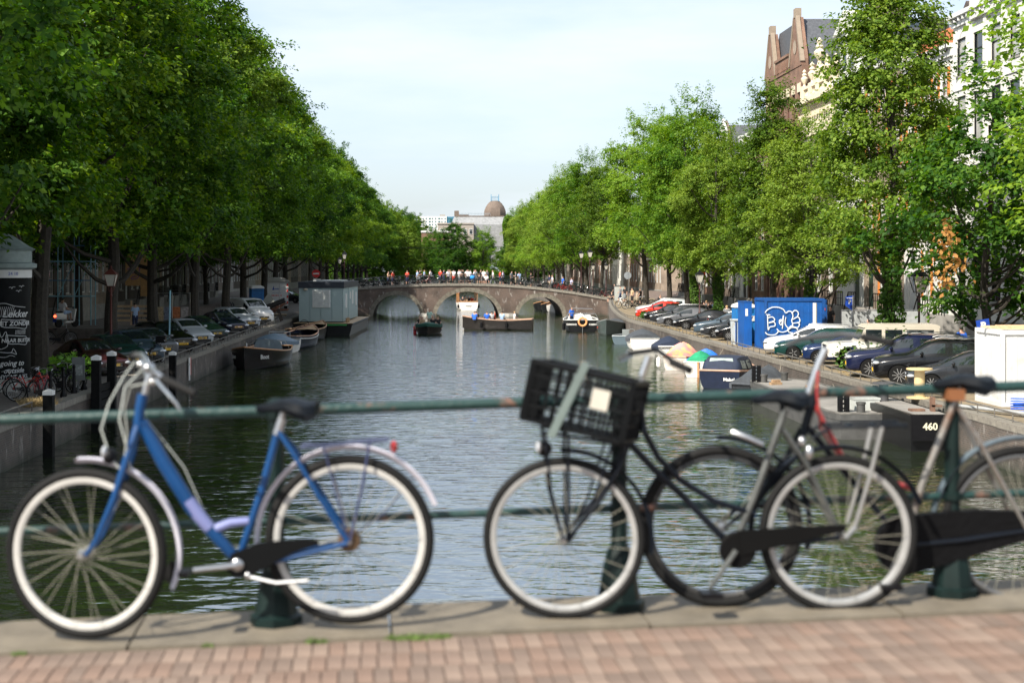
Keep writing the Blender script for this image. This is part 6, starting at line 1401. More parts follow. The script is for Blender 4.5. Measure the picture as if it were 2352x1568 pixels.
m = MB(); m.prism([(-.9, .8), (.9, .8), (.75, 1.25), (.5, 1.4), (-.5, 1.4), (-.75, 1.25)], -1.9, -1.86); m.build('windscreen', mat('dull_screen', (.22, .27, .30), .2), t)
m = MB(); m.tube([(-1.2, -2.2, .9), (-1.0, -2.0, 1.3), (1.0, -2.0, 1.3), (1.2, -2.2, .9)], .02, 6); m.tube([(0, 3.1, 1.2), (0, 3.1, 1.45)], .05, 8); m.build('deck_fittings', STEEL, t)
t, f = boat('motor_launch', 'grey and white cabin launch with round windscreen frame, behind the black one', 'boat', 6.4, 2.6, .8, HW, mat('grey_rail', (.16, .17, .17), .5), (-10.4, 92.6, 0), R(174), .3, .8, group=GLB, fm=mat('grey_floor', (.10, .11, .12), .7))
cover(t, f, mat('blue_grey_hood', (.10, .15, .20), .6), .35, .8, .55, sag=.05)
m = MB(); m.tube([(-.7, -1.2, .85), (-.7, -1.2, 1.4), (.7, -1.2, 1.4), (.7, -1.2, .85)], .025, 6); m.bx(-.45, .45, -1.22, -1.18, 1.0, 1.3); m.build('hood_window', mat('pale_window', (.45, .48, .48), .3), t)
fender(t, 1.35, 2.2, .15, BLACK)
t, f = boat('open_sloop', 'dark blue sloop with tan gunwale and three blue fenders at its stern', 'boat', 7.0, 2.5, .78, HN, mat('tan_gunwale', (.36, .22, .15), .6), (-9.8, 102.2, 0), R(-12), .6, .75, group=GLB, stripe=WHITE)
for xx in (-.9, .1, .8): fender(t, xx, -3.58, .05, mat('blue_fender', (.02, .07, .20), .5), .11, .6)
m = MB(); m.bx(-.35, .35, -1.1, -.5, .2, .95); m.tube([(-.3, -.5, 1.0), (0, -.6, 1.25), (.3, -.5, 1.0)], .02, 6); m.build('steering_console', BLACK, t)
t, f = boat('open_sloop', 'dark sloop with wooden stern deck and steering wheel against the houseboat', 'boat', 6.6, 2.3, .8, HB, WOODR, (-9.95, 112.6, 0), R(-14), .5, .75, group=GLB)
m = MB(); m.tube([(.38*math.cos(a), -1.3, 1.15+.38*math.sin(a)) for a in np.linspace(0, 2*PI, 18)[:-1]], .022, 6, closed=True); m.tube([(0, -1.3, .3), (0, -1.3, 1.15)], .03, 6); m.build('steering_wheel', BLACK, t)
m = MB(); m.bx(-.75, .75, -3.2, -2.3, .78, .84); m.build('stern_deck', WOODR, t, False)
# houseboat ------------------------------------------------------------
t = thing('houseboat', 'grey-green cabin houseboat with dark flat roof on a black barge hull', 'houseboat', (-9.3, 124.5, 0), R(-2.2))
hg = mat('grey_green_panel', (.29, .37, .37), .7, var=.04, scale=.6)
m = MB(); m.prism([(-2.15, .85), (2.7, .85), (2.5, 0), (2.3, -.4), (-2.0, -.4), (-2.1, 0)], -7.2, 8.5); m.prism([(2.0, .80), (2.75, .92), (2.8, 1.0), (-2.2, 1.0), (-2.15, .82)], -7.3, 8.6); m.build('hull', HB, t, False)
m = MB(); m.bx(-2.15, 2.72, -7.25, 8.5, 1.002, 1.03); m.build('deck', WOODD, t, False)
m = MB(); m.bx(-1.85, 1.85, -5.9, 7.0, 1.12, 3.9); m.build('cabin', hg, t, False)
m = MB(); m.bx(-1.92, 1.92, -5.98, 7.1, 3.902, 4.42); m.build('roof_edge', mat('dark_roof_edge', (.015, .02, .03), .6), t, False)
m = MB(); m.bx(-.6, 1.3, -2, 3, 4.42, 4.52); m.bx(-1.4, -.8, 0, .5, 4.42, 4.6); m.build('roof_hatch', WHITE, t, False)
for k in range(4): m = MB(); m.bx(-1.85+.92*k+.9, -1.85+.92*k+.93, -5.93, -5.902, 1.15, 3.88); m.build('panel_joint', mat('joint_grey', (.19, .25, .25), .7), t, False)
m = MB(); m.bx(-.72, .78, -5.97, -5.902, 2.28, 3.75); w_ = m.build('window', WHITE, t, False)
for k in range(13): m = MB(); m.bx(-.62, .68, -6.0, -5.972, 2.34+k*.105, 2.43+k*.105); m.build('shutter_slat', mat('blind_white', (.50, .52, .50), .6), w_, False)
m = MB(); m.ell((-1.3, -6.0, 3.78), (.2, .08, .1), 12, 8); m.build('outside_lamp', mat('cream_lamp', (.4, .36, .28), .5), t)
for y0, y1, z0, z1 in ((-4.2, -3.2, 2.2, 3.4), (-.6, .2, 2.9, 3.5), (1.4, 2.4, 2.4, 3.6), (4.6, 5.6, 2.2, 3.4)): m = MB(); m.bx(1.852, 1.9, y0, y1, z0, z1); m.build('side_window', WHITE, t, False)
m = MB(); m.bx(1.852, 1.90, -1.9, -1.6, 1.15, 3.9); m.build('corner_post', hg, t, False)
m = MB(); m.box((-.15, -7.36, .55), (.62, .04, .48)); sg = m.build('number_board', mat('pale_board', (.42, .46, .44), .6), t, False); m = MB(); text_mb(m, '475', .30, (-.15, -7.39, .55), (1, 0, 0), (0, 0, 1), bold=.006); m.build('number_lettering', BLACK, sg, False)
m = MB(); m.bx(.2, 2.3, -7.34, -7.3, .84, .96); m.build('green_strake', mat('green_strip', (.02, .20, .04), .5), t, False)
for yy in (-6.3, -5.0): m = MB(); m.lathe([(.09, 1.0), (.09, 1.35), (.13, 1.36), (.13, 1.42)], 10, (2.2, yy, 0)); m.build('bollard', WOODD, t)
# boats under way -------------------------------------------------------
t, f = boat('tender_boat', 'small boat under a dark green canvas cover with passengers behind it, under way', 'boat', 5.2, 2.25, .72, HBR, TARPG, ((985-1000)*119.5/F, 121, 0), R(178), .2, .8)
cover(t, f, TARPG, .55, 1.0, .22, sag=.1); fender(t, 1.2, -.2, -.1, mat('red_fender', (.45, .02, .03), .5), .14, .75)
bx0, by0 = (985-1000)*119.5/F, 121
person(bx0+.05, by0+.6, .35, R(160), 'stand', cor, ck, 'man in mint t-shirt and sunglasses standing at the helm of the green boat', 'brown')
for dx, dy, c, hr, lab in ((-.75, -.2, cb2, 'dark', 'passenger in dark top at the left side of the green boat'), (-.55, -.7, ct_, 'blond', 'fair haired passenger at the front left of the green boat'), (.35, -.6, cb2, 'dark', 'passenger in black stretched along the right side of the green boat'), (.75, 0, cb2, 'brown', 'brown haired passenger at the right side of the green boat')):
    person(bx0+dx, by0+dy, .25, R(170+dx*40), 'sit', c, cb2, lab, hr, group='passengers in the green boat')
t, f = boat('open_sloop', 'long black open sloop with tan gunwale and ladder at its stern, crossing before the bridge', 'boat', 6.4, 2.4, .85, HBR, mat('tan_gunwale', (.36, .22, .15), .6), ((1143-1000)*128.5/F, 129, 0), R(80), .35, .75)
for yy in (1.3, -1.0): fender(t, -1.22, yy, .15, BLACK, .13, .55)
for yy in (1.3, -1.0): fender(t, 1.22, yy, .15, BLACK, .13, .55)
m = MB()
for z in (.2, .55): m.tube([(1.0, -2.2, z), (1.1, -2.2, z), (1.06, -2.6, z), (.95, -2.6, z)], .025, 6); pass
m.build('boarding_ladder', STEEL, t)
for cx, c, hr, lab, dy in ((1430, cb2, 'dark', 'person in black top and sunglasses at the left end of the open sloop', .3), (1408, cbl, 'brown', 'person in teal trousers lounging at the left end of the open sloop', -.3), (1545, cbl, 'brown', 'person in blue low in the middle of the open sloop', -.3), (1602, cw_, 'dark', 'man in white t-shirt and blue cap in the open sloop', .1), (1638, cr2, 'brown', 'person in red between the white and light blue shirts in the sloop', .5), (1712, cp_, 'dark', 'man in light blue shirt seen from behind in the open sloop', -.2), (1850, cw_, 'blond', 'helmsman in white shirt at the right end of the open sloop', 0)):
    px = 796.25+.2083*cx; person((px-1000)*128.7/F, 128.7+dy, .42, random.uniform(-1.5, 1.5), 'sit', c, cb2 if c is not cw_ else ck, lab, hr, group='passengers in the open sloop')
t, f = boat('canal_tour_boat', 'white and wood canal tour boat with red rimmed canopy, seen through the middle arch', 'boat', 9.5, 2.9, .95, HW, WOODR, ((1074-1000)*186/F, 191.5, 0), R(2), .3, .85)
m = MB(); m.loft([[(1.25*a, y_, z_) for a, z_ in ((-1, 2.25), (-.8, 2.45), (0, 2.58), (.8, 2.45), (1, 2.25), (.8, 2.33), (0, 2.46), (-.8, 2.33))] for y_ in (-3.5, 2.8)]); m.build('canopy', WHITE, t)
m = MB(); m.tube([(1.25*a, -3.55, z_) for a, z_ in ((-1, 2.2), (-.8, 2.38), (0, 2.5), (.8, 2.38), (1, 2.2))], .09, 6); m.build('canopy_trim', mat('maroon_trim', (.22, .03, .06), .5), t)
m = MB()
for y_ in (-3.4, -1.5, .6, 2.7):
    for s in (-1, 1): m.tube([(s*1.2, y_, .9), (s*1.22, y_, 2.25)], .04, 6)
m.build('canopy_post', WOODR, t)
m = MB(); m.bx(-1.05, 1.05, -3.9, -3.75, .75, 1.15); m.build('stern_panel', WOODR, t, False)
m = MB(); text_mb(m, 'RONJA', .26, (0, -4.78, .5), (1, 0, 0), (0, 0, 1)); m.build('boat_name', BLACK, t, False)
for s in (-1, 1): fender(t, s*1.35, -4.3, .2, BLACK, .12, .5)
for k, (dx, c) in enumerate(((-.6, cb2), (-.2, ct_), (.2, cb2), (.65, cr2))): person((1074-1000)*186/F+dx, 188.2+.5*k, .5, 3.0, 'sit', c, cb2, '%s passenger from the left under the tour boat canopy' % ORD[k], random.choice(['dark', 'brown', 'blond']), group='passengers in the tour boat')
# right bank ------------------------------------------------------------
x, y = W(1344, 759)
t, f = boat('motor_launch', 'black launch with orange lifebuoy on its stern near the bridge', 'boat', 7.6, 3.1, .95, HB, WHITE, (13.0, 127.5, 0), R(-3), .35, .85, group=GRB, fm=mat('white_floor', (.5, .5, .5), .6))
m = MB(); m.tube([(.34*math.cos(a), -3.98, .9+.34*math.sin(a)) for a in np.linspace(0, 2*PI, 22)[:-1]], .085, 8, closed=True); m.build('lifebuoy', mat('orange_buoy', (.62, .27, .10), .6), t)
m = MB(); 
for xx in (-.95, 1.0): text_mb(m, '03B00442', .22, (xx, -3.84, .66), (1, 0, 0), (0, 0, 1), bold=.004)
m.build('registration', WHITE, t, False)
m = MB(); m.tube([(-1.5, -2.6, .95), (-1.2, -2.3, 1.6), (1.2, -2.3, 1.55), (1.5, -2.6, .95)], .025, 6); m.tube([(-1.45, -2.6, .95), (-.9, -1.2, 2.0), (1.0, -1.2, 1.95), (1.3, 1.0, 1.6)], .025, 6); m.tube([(-.2, -2, 1), (.5, -1.6, 1.6)], .02, 6); m.tube([(.5, -2, 1), (-.1, -1.6, 1.6)], .02, 6); m.tube([(0, -3.88, -.2), (0, -3.88, .6)], .03, 6); m.build('canopy_frame', STEEL, t)
m = MB(); m.prism([(-1.1, .95), (1.1, .95), (.9, 1.35), (-.9, 1.35)], -.2, 1.6); m.build('cabin', mat('white_grp', (.55, .55, .56), .4), t)
fender(t, -1.6, -3.0, .1, BLACK, .14, .7)
person(12.05, 125.7, .38, R(-150), 'stand', cbl, cn_, 'man in bright blue shirt standing in the launch with the lifebuoy', 'dark')
t, f = boat('motor_launch', 'dark grey-green launch right of the one with the lifebuoy', 'boat', 6.5, 2.5, .85, HG, mat('grey_rail', (.16, .17, .17), .5), (15.0, 121.0, 0), R(165), .45, .7, group=GRB, fm=mat('grey_floor', (.10, .11, .12), .7))
cover(t, f, TARP, .1, .5, .35, sag=.1)
m = MB(); m.ell((.9, 2.0, .6), (.06, .26, .08), 10, 6); m.build('red_mark', mat('red_mark', (.4, .06, .03), .5), t)
t, f = boat('work_boat', 'low square grey work boat between the dark launch and the covered white boat', 'boat', 4.6, 1.9, .5, mat('teal_grey_hull', (.06, .09, .11), .5), mat('light_grey_rail', (.28, .31, .32), .5), (14.2, 106.5, 0), R(-8), .05, .95, group=GRB, fm=mat('grey_floor', (.10, .11, .12), .7))
m = MB(); m.bx(-.2, .3, -.6, 0, .2, 1.0); m.tube([(.25*math.cos(a)+.5, -.3, .8+.25*math.sin(a)) for a in np.linspace(0, 2*PI, 14)[:-1]], .02, 6, closed=True); m.build('outboard_console', mat('grey_machine', (.2, .22, .22), .5), t)
t, f = boat('motor_boat', 'white motor boat under a dark grey canvas cover, left of the two covered ones', 'boat', 5.6, 2.3, .72, HW, mat('grey_rail', (.16, .17, .17), .5), (14.5, 99.5, 0), R(-5), .3, .85, group=GRB, floor=False)
cover(t, f, TARP, .02, .85, .62, sag=.06)
t, f = boat('motor_boat', 'small white boat with hanging blue-grey tarpaulin, right of the two covered ones', 'boat', 4.4, 1.9, .55, HW, HW, (15.0, 92.0, 0), R(-3), .2, .85, group=GRB, floor=False)
cover(t, f, TARPN, .0, .7, .72, over=.08, sag=.1, seed=4)
t, f = boat('rowing_boat', 'pale old boat piled with pink and orange tarpaulins', 'boat', 4.8, 1.8, .62, mat('weathered_white', (.42, .38, .34), .7, var=.3), WOODR, (14.0, 80.5, 0), R(-20), .3, .7, group=GRB, floor=False)
cover(t, f, mat('pink_tarp', (.62, .25, .24), .7, var=.3, scale=2, bump=.6, bscale=5, col2=(.62, .42, .16), thr=(.45, .6)), .15, .75, .85, over=.0, sag=.3, seed=3); fender(t, -1.0, -1.9, .1, HW, .13, .6)
t, f = boat('wooden_motor_boat', 'white and orange clinker boat with green hood and bright blue tarpaulin', 'boat', 4.6, 1.95, .66, HW, WHITE, (14.25, 75.4, 0), R(-18), .3, .75, group=GRB, floor=False, stripe=mat('orange_plank', (.62, .28, .04), .5))
cover(t, f, mat('emerald_hood', (.01, .26, .12), .7, var=.2), .02, .45, .62, over=-.1, sag=0); cover(t, f, BLUET, .42, .8, .62, over=.02, sag=.5, seed=8)
m = MB(); m.bx(-.05, .05, -2.42, -2.33, -.3, .8); m.build('rudder', WOODR, t, False)
m = MB(); f2 = f
for s_ in (-1, 1):
    for z in (.18, .33): m.tube([(s_*(f(q)[1]*.95+.012), f(q)[0], f(q)[2]*z/.66) for q in np.linspace(0, .9, 12)], .010, 4)
m.build('plank_seam', mat('seam_dark', (.10, .07, .05), .8), t)
t, f = boat('cabin_sloop', 'navy hooded cabin sloop with tan gunwale and the name Mabel', 'boat', 5.6, 2.35, .72, HN, mat('tan_gunwale', (.36, .22, .15), .6), (14.35, 69.2, 0), R(-22), .25, .8, group=GRB, floor=False)
m = MB(); rings = []
for q, h in ((.04, .05), (.10, .60), (.2, .70), (.42, .72), (.55, .64), (.76, .10)):
    y_, b_, s_ = f(q); w = b_*.92; rings.append([(w, y_, s_), (w*.90, y_, s_+h*.55), (w*.74, y_, s_+h*.93), (0, y_, s_+h), (-w*.74, y_, s_+h*.93), (-w*.90, y_, s_+h*.55), (-w, y_, s_)])
m.loft(rings, closed=False, caps=False); m.build('hood', TARPN, t)
pw = mat('foil_window', (.26, .32, .31), .2, var=.3)
for s_ in (-1, 1):
    for qa, qb in ((.13, .27), (.31, .44)):
        ya, ba, sa = f(qa); yb, bb2, sb2 = f(qb); m = MB(); m.add([(s_*(ba*.92*.975+.02), ya, sa+.12), (s_*(bb2*.92*.975+.02), yb, sb2+.12), (s_*(bb2*.92*.83+.03), yb, sb2+.50), (s_*(ba*.92*.83+.03), ya, sa+.50)], [(0, 1, 2, 3)]); m.build('hood_window', pw, t, False)
y_, b_, s_ = f(.10); m = MB(); m.add([(-.62, y_-.16, s_+.18), (.62, y_-.16, s_+.18), (.52, y_-.035, s_+.6), (-.52, y_-.035, s_+.6)], [(0, 1, 2, 3)]); m.build('rear_hood_window', pw, t, False)
m = MB(); text_mb(m, 'Mabel', .22, (.45, -2.84, .42), (1, 0, 0), (0, 0, 1), bold=.004); m.build('boat_name', WHITE, t, False)
t, f = boat('covered_dinghy', 'small boat under a peaked dark grey tarpaulin in front of the barge', 'boat', 4.0, 1.7, .50, HB, TARP, (14.6, 63.2, 0), R(-35), .2, .8, group=GRB, floor=False)
cover(t, f, TARP, .0, .95, .85, over=.10, sag=.22, seed=12)
for k, (x, y, c, lab) in enumerate(((13.9, 186, HB, 'dark boat moored beyond the right arch, left one'), (14.6, 182, HB, 'black boat with wooden deck seen through the right arch'), (15.0, 178, HW, 'white cabin boat seen at the right of the right arch'))):
    t, f = boat('moored_boat', lab, 'boat', 5.5, 2.2, .8, c, WOODR, (x, y, 0), R(175), .4, .7, group='boats moored beyond the right arch')
# flat barge and its neighbour ------------------------------------------
t = thing('flat_barge', 'flat grey deck barge with bollards moored by the right quay', 'barge', (14.5, 54, 0)); BG = mat('barge_steel', (.06, .06, .058), .6, var=.3, scale=3, bump=.3); DG = mat('barge_deck', (.20, .19, .175), .85, var=.22, scale=1.6, bump=.3, detail=8)
out = [(-1.2, -7.3), (1.25, -7.2), (1.4, -6.5), (1.4, 6.2), (.9, 7.2), (-.3, 7.2), (-1.15, 6.2), (-1.35, -6.6)]
m = MB(); m.loft([[(x*.9, y*.97, -.5) for x, y in out], [(x*.98, y*.99, .35) for x, y in out], [(x, y, .62) for x, y in out], [(x*1.02, y*1.005, .66) for x, y in out], [(x*1.02, y*1.005, .84) for x, y in out]]); m.build('hull', BG, t, False)
m = MB(); m.loft([[(x*.95, y*.985, .842) for x, y in out], [(x*.95, y*.985, .86) for x, y in out]]); m.build('deck', DG, t, False)
m = MB(); m.tube([(x*1.0, y*1.0, .86) for x, y in out], .045, 6, closed=True); m.build('deck_rim', mat('barge_rim', (.10, .095, .085), .6, var=.4), t)
for x, y in ((-1.05, 5.6), (-.9, -6.6), (.95, -4.4)):
    m = MB(); m.bx(x-.17, x-.05, y-.12, y+.12, .86, 1.55); m.bx(x+.05, x+.17, y-.12, y+.12, .86, 1.55)
    for k in range(4): m.bx(x-.05, x+.05, y-.11, y+.11, .95+k*.16, 1.0+k*.16)
    m.build('spud_guide', BLACK, t, False)
for x, y in ((.35, 6.5), (-.35, -6.7), (-.75, 5.5)): m = MB(); m.lathe([(.14, .86), (.14, 1.12), (.16, 1.13), (.16, 1.2)], 14, (x, y, 0)); m.build('bollard', BG, t)
GB2 = 'timber blocks on the barge'
for x, y, a, lab in ((-.55, 4.3, .3, 'stack of short timber blocks near the far end of the barge'), (.55, 2.8, -.4, 'longer flat timber on the middle of the barge deck')):
    m = MB(); m.box((0, 0, .05), (.5, .18, .1)); m.box((.04, .05, .15), (.34, .16, .1)); o = m.build('timber_block', mat('raw_timber', (.32, .21, .12), .8, var=.3, scale=10), None, False, (14.5+x, 54+y, .86)); o.rotation_euler = (0, 0, a); tag(o, lab, 'timber', GB2)
def spool(x, y, z, lab, m1, sc):
    t_ = thing('cable_spool', lab, 'spool', (x, y, z)); m = MB(); m.lathe([(.42*sc, 0), (.42*sc, .05)], 20); m.build('lower_flange', m1, t_); m = MB(); m.lathe([(.42*sc, .95*sc), (.42*sc, .95*sc+.05)], 20); m.build('upper_flange', m1, t_); m = MB(); m.lathe([(.17*sc, .05), (.17*sc, .95*sc)], 16); m.build('drum', m1, t_)
spool(16.1, 47.3, 1.32, 'pale wooden cable drum standing on the quay edge before the dark hatchback', mat('plywood_pale', (.55, .42, .22), .7), 1.0)
spool(15.2, 48.2, .87, 'dark cable drum on the barge deck below the pale one', mat('dark_drum', (.06, .06, .065), .6), .9)
ropem = mat('orange_rope', (.50, .22, .10), .9)
for x, y, z, lab in ((15.25, 51.6, .9, 'loose coil of orange rope on the barge deck, left one'), (15.3, 49.6, .9, 'coil of orange rope on the barge deck near the cable drum')):
    m = MB(); m.tube([((.22+.05*math.sin(5*a))*math.cos(a), (.22+.05*math.cos(3*a))*math.sin(a), .03+.012*a/2) for a in np.linspace(0, 24, 90)], .016, 5); tag(m.build('rope_coil', ropem, None, True, (x, y, z)), lab, 'rope', 'rope coils on the barge')
m = MB(); m.bx(-.42, .42, -.3, .3, 0, .35); m.bx(-.44, .44, -.32, .32, .352, .42); tag(m.build('deck_box', mat('pale_box', (.42, .44, .42), .7), None, False, (14.55, 48.2, .86)), 'pale grey storage box on the near end of the barge deck', 'box')
t = thing('work_pontoon', 'black work pontoon with the number 460 on its end plate', 'barge', (15.3, 43.3, 0))
m = MB(); m.bx(-.62, .60, -4.0, 1.7, -.6, .95); m.bx(-.66, .62, -4.1, 1.75, .95, 1.12); m.build('hull', HB, t, False)
m = MB(); m.bx(-.60, .50, 1.70, 1.78, .2, 1.3); 
m = MB(); m.bx(-.68, .45, -4.22, -4.12, .35, 1.15); m.build('end_plate', BLACK, t, False)
m = MB(); m.bx(-.5, .5, -4.0, 1.6, 1.12, 1.15); m.build('deck', DG, t, False)
m = MB(); m.bx(-.35, .1, -3.2, -2.9, 1.15, 1.22); m.bx(.3, .38, -3.3, -3.0, 1.15, 1.6); m.bx(.3, .6, -3.3, -3.2, 1.3, 1.36); m.build('deck_gear', mat('rusty_gear', (.16, .09, .06), .8, var=.4), t, False)
t.location = (15.3, 47.9, 0)
m = MB(); text_mb(m, '460', .30, (-.10, -4.225, .78), (1, 0, 0), (0, 0, 1), bold=.008); m.build('number_lettering', mat('cream_paint', (.55, .52, .38), .6), t, False)
# ------------------------------------------------------------------ containers, cabins, signs, lamps and the rest
CBLUE = mat('container_blue', (.005, .085, .33), .45, scale=1.4, detail=9, col2=(.010, .055, .19), thr=(.45, .75), bump=.15, bscale=3); CBLD = mat('container_blue_dark', (.005, .06, .23), .5, var=.2)
def corr(mb, a, b_, z0, z1, n, d=.035, fl=.5):
    a = Vector(a); b_ = Vector(b_); u = (b_-a)/n; nn = u.cross(Vector((0, 0, 1))).normalized()*d; pts = []
    for k in range(n): pts += [a+u*k, a+u*(k+.2)-nn, a+u*(k+.55)-nn, a+u*(k+.75)]
    pts.append(b_); mb.loft([[(p.x, p.y, z0), (p.x, p.y, z1)] for p in pts], closed=False, caps=False)
def container(name, label, loc, W_, D_, H_, m1, m2, n1, n2, cat='container'):
    t = thing(name, label, cat, loc); m = MB(); m.bx(.05, W_-.05, .05, D_-.05, .1, H_-.02); m.build('shell', m1, t, False)
    for x in (0, W_-.12):
        for y in (0, D_-.12): m = MB(); m.bx(x, x+.12, y, y+.12, 0, H_); m.build('corner_post', m2, t, False)
    for z in (0.0, H_-.14):
        m = MB(); m.bx(.122, W_-.122, 0, .1, z, z+.139); m.bx(0, .1, .122, D_-.122, z, z+.139); m.bx(W_-.1, W_, .122, D_-.122, z, z+.139); m.build('rail_frame', m2, t, False)
    m = MB(); corr(m, (.13, .045, 0), (W_-.13, .045, 0), .14, H_-.14, n1); m.build('front_sheet', m1, t, False)
    m = MB(); corr(m, (.045, D_-.13, 0), (.045, .13, 0), .14, H_-.14, n2); m.build('side_sheet', m1, t, False)
    m = MB(); m.bx(.1, W_-.1, .1, D_-.1, H_-.03, H_-.001); m.build('roof', m2, t, False); return t
t = container('shipping_container', 'bright blue steel container with white graffiti on the right quay', (17.35, 74.9, 1.3), 3.15, 2.4, 2.72, CBLUE, CBLD, 9, 7)
m = MB(); GP = lambda px, py: ((1531.25+.1927*px-1000)*74.9/F-17.35, -.012, EYE-(643.1+.1927*py-VY)*74.9/F-1.3)
curves = [[(1172, 392), (1200, 355), (1260, 325), (1330, 325), (1390, 350), (1420, 392), (1450, 372), (1488, 380), (1505, 430), (1490, 480), (1500, 540), (1440, 600), (1380, 620), (1325, 605)],
          [(1185, 410), (1235, 420), (1205, 418), (1205, 520), (1212, 595), (1228, 560), (1290, 545), (1280, 500), (1215, 510), (1285, 480), (1262, 440), (1210, 450)],
          [(1345, 505), (1370, 480), (1365, 470), (1345, 480), (1345, 515), (1370, 530), (1392, 420), (1378, 580)], [(1420, 440), (1412, 520), (1450, 570), (1490, 540)],
          [(1490, 400), (1520, 365), (1555, 370), (1570, 405), (1550, 440), (1500, 470)], [(1500, 470), (1560, 440), (1585, 465), (1580, 500), (1500, 515)], [(1500, 515), (1570, 510), (1580, 540), (1555, 565), (1500, 550)], [(1440, 590), (1470, 565), (1540, 570), (1562, 600), (1530, 630), (1460, 620), (1440, 590)], [(1175, 620), (1210, 650), (1290, 650), (1330, 610), (1312, 580)]]
def smoothc(c, k=5):
    out = []
    for i in range(len(c)-1):
        p0 = c[max(0, i-1)]; p1 = c[i]; p2 = c[i+1]; p3 = c[min(len(c)-1, i+2)]
        for j in range(k):
            u = j/k; out.append(tuple(.5*((2*p1[a])+(-p0[a]+p2[a])*u+(2*p0[a]-5*p1[a]+4*p2[a]-p3[a])*u*u+(-p0[a]+3*p1[a]-3*p2[a]+p3[a])*u**3) for a in (0, 1)))
    out.append(c[-1]); return out
for c in curves:
    m.tube([GP(*p) for p in smoothc(c)], .028, 5)
m.v = [(x, -.012+(y+.012)*.3, z) for x, y, z in m.v]; m.build('graffiti', mat('spray_white', (.62, .66, .68), .7), t)
t = thing('storage_container', 'darker blue container standing behind the graffiti one', 'container', (20.3, 77.5, 1.3)); m = MB(); m.bx(0, 1.05, 0, 3.5, 0, 2.6); m.build('shell', CBLD, t, False); m = MB(); m.bx(.75, .95, -.02, -.002, 2.0, 2.14); m.build('red_green_sticker', mat('sticker_red', (.35, .05, .05), .6), t, False)
t = thing('steel_locker', 'narrow blue steel locker left of the graffiti container', 'locker', (16.85, 77.6, 1.3)); m = MB(); m.bx(0, .42, 0, 1.6, 0, 2.45); m.build('body', CBLUE, t, False); m = MB(); m.bx(-.02, .44, -.02, 1.62, 2.452, 2.5); m.build('lid', CBLD, t, False); m = MB(); m.bx(.06, .2, -.012, -.002, 1.7, 2.1); m.build('white_sticker', WHITE, t, False)
def toilet(loc, rz, lab, g=None):
    t = thing('portable_toilet', lab, 'toilet', loc, rz, g); B1 = mat('toilet_blue', (.010, .15, .42), .5, var=.12)
    m = MB(); m.bx(-.55, .55, -.55, .55, .1, 2.05); m.build('cabin', B1, t, False); m = MB(); m.bx(-.6, .6, -.6, .6, 0, .12); m.build('base', TRIM, t, False)
    m = MB(); m.loft([[(-.6, -.6, 2.05), (.6, -.6, 2.05), (.6, .6, 2.05), (-.6, .6, 2.05)], [(-.55, -.55, 2.2), (.55, -.55, 2.2), (.55, .55, 2.2), (-.55, .55, 2.2)], [(-.3, -.35, 2.32), (.3, -.35, 2.32), (.3, .35, 2.32), (-.3, .35, 2.32)]]); m.build('roof', WHITE, t)
    m = MB(); m.bx(-.42, .42, -.58, -.552, .18, 1.6); m.build('door', mat('toilet_door', (.008, .12, .34), .5), t, False)
    for k in range(4): m = MB(); m.bx(-.45, .45, -.585, -.552, 1.78+k*.06, 1.81+k*.06); m.build('vent_slat', mat('toilet_vent', (.01, .12, .3), .5), t, False)
    return t
t = toilet((17.75, 82, 1.3), 0, 'blue portable toilet with white roof and WC sign, left of the locker')
m = MB(); m.bx(-.2, .52, -.60, -.587, 1.28, 1.58); sg = m.build('sign_board', WHITE, t, False); m = MB(); text_mb(m, 'WC-V', .2, (.16, -.605, 1.48), (1, 0, 0), (0, 0, 1), bold=.012, ext=.002); text_mb(m, '0345-57', .09, (.16, -.605, 1.34), (1, 0, 0), (0, 0, 1), ext=.002); m.build('sign_lettering', mat('navy_lettering', (.01, .012, .06), .4), sg, False)
t = thing('rubbish_skip', 'dirty white ribbed steel skip in front of the portable toilet', 'skip', (16.85, 80.0, 1.3)); m = MB(); m.prism([(.0, 0), (.85, 0), (.9, 1.35), (-.05, 1.35)], 0, 1.0); dw = mat('dirty_white_steel', (.42, .47, .50), .6, var=.25, scale=3, col2=(.34, .27, .16), thr=(.5, .75)); m.build('bin', dw, t, False)
for k in range(5): m = MB(); m.bx(.02+k*.2, .07+k*.2, -.06, -.002, .05, 1.3); m.build('rib', CBLD, t, False)
m = MB(); m.bx(-.08, .94, -.07, 1.05, 1.352, 1.42); m.build('rim', dw, t, False)
CW = mat('container_white', (.56, .57, .57), .55, scale=1.8, col2=(.40, .385, .35), thr=(.52, .8), detail=9)
t = container('white_container', 'white corrugated steel container at the right picture edge', (17.75, 44.6, 1.3), 2.6, 2.2, 2.4, CW, CW, 6, 9)
m = MB(); m.bx(.35, .85, -.07, -.04, .04, .14); m.build('base_slot', TRIM, t, False)
pk = mat('fresh_plank', (.62, .44, .27), .75, var=.2, scale=12)
for k in range(11):
    m = MB(); L = 3.1+random.uniform(-.4, .3); m.box((0, 0, 0), (L, .11, .03)); o = m.build('wooden_plank', pk, None, False, (19.45+random.uniform(-.25, .2), 44.9+k*.13, 3.735+(k % 3)*.034+.0*k)); o.rotation_euler = (0, .0, random.uniform(-.05, .05)); tag(o, 'bare wooden plank in the pile on the white container roof, %s from the near side' % ORD[k], 'plank', 'planks on the white container')
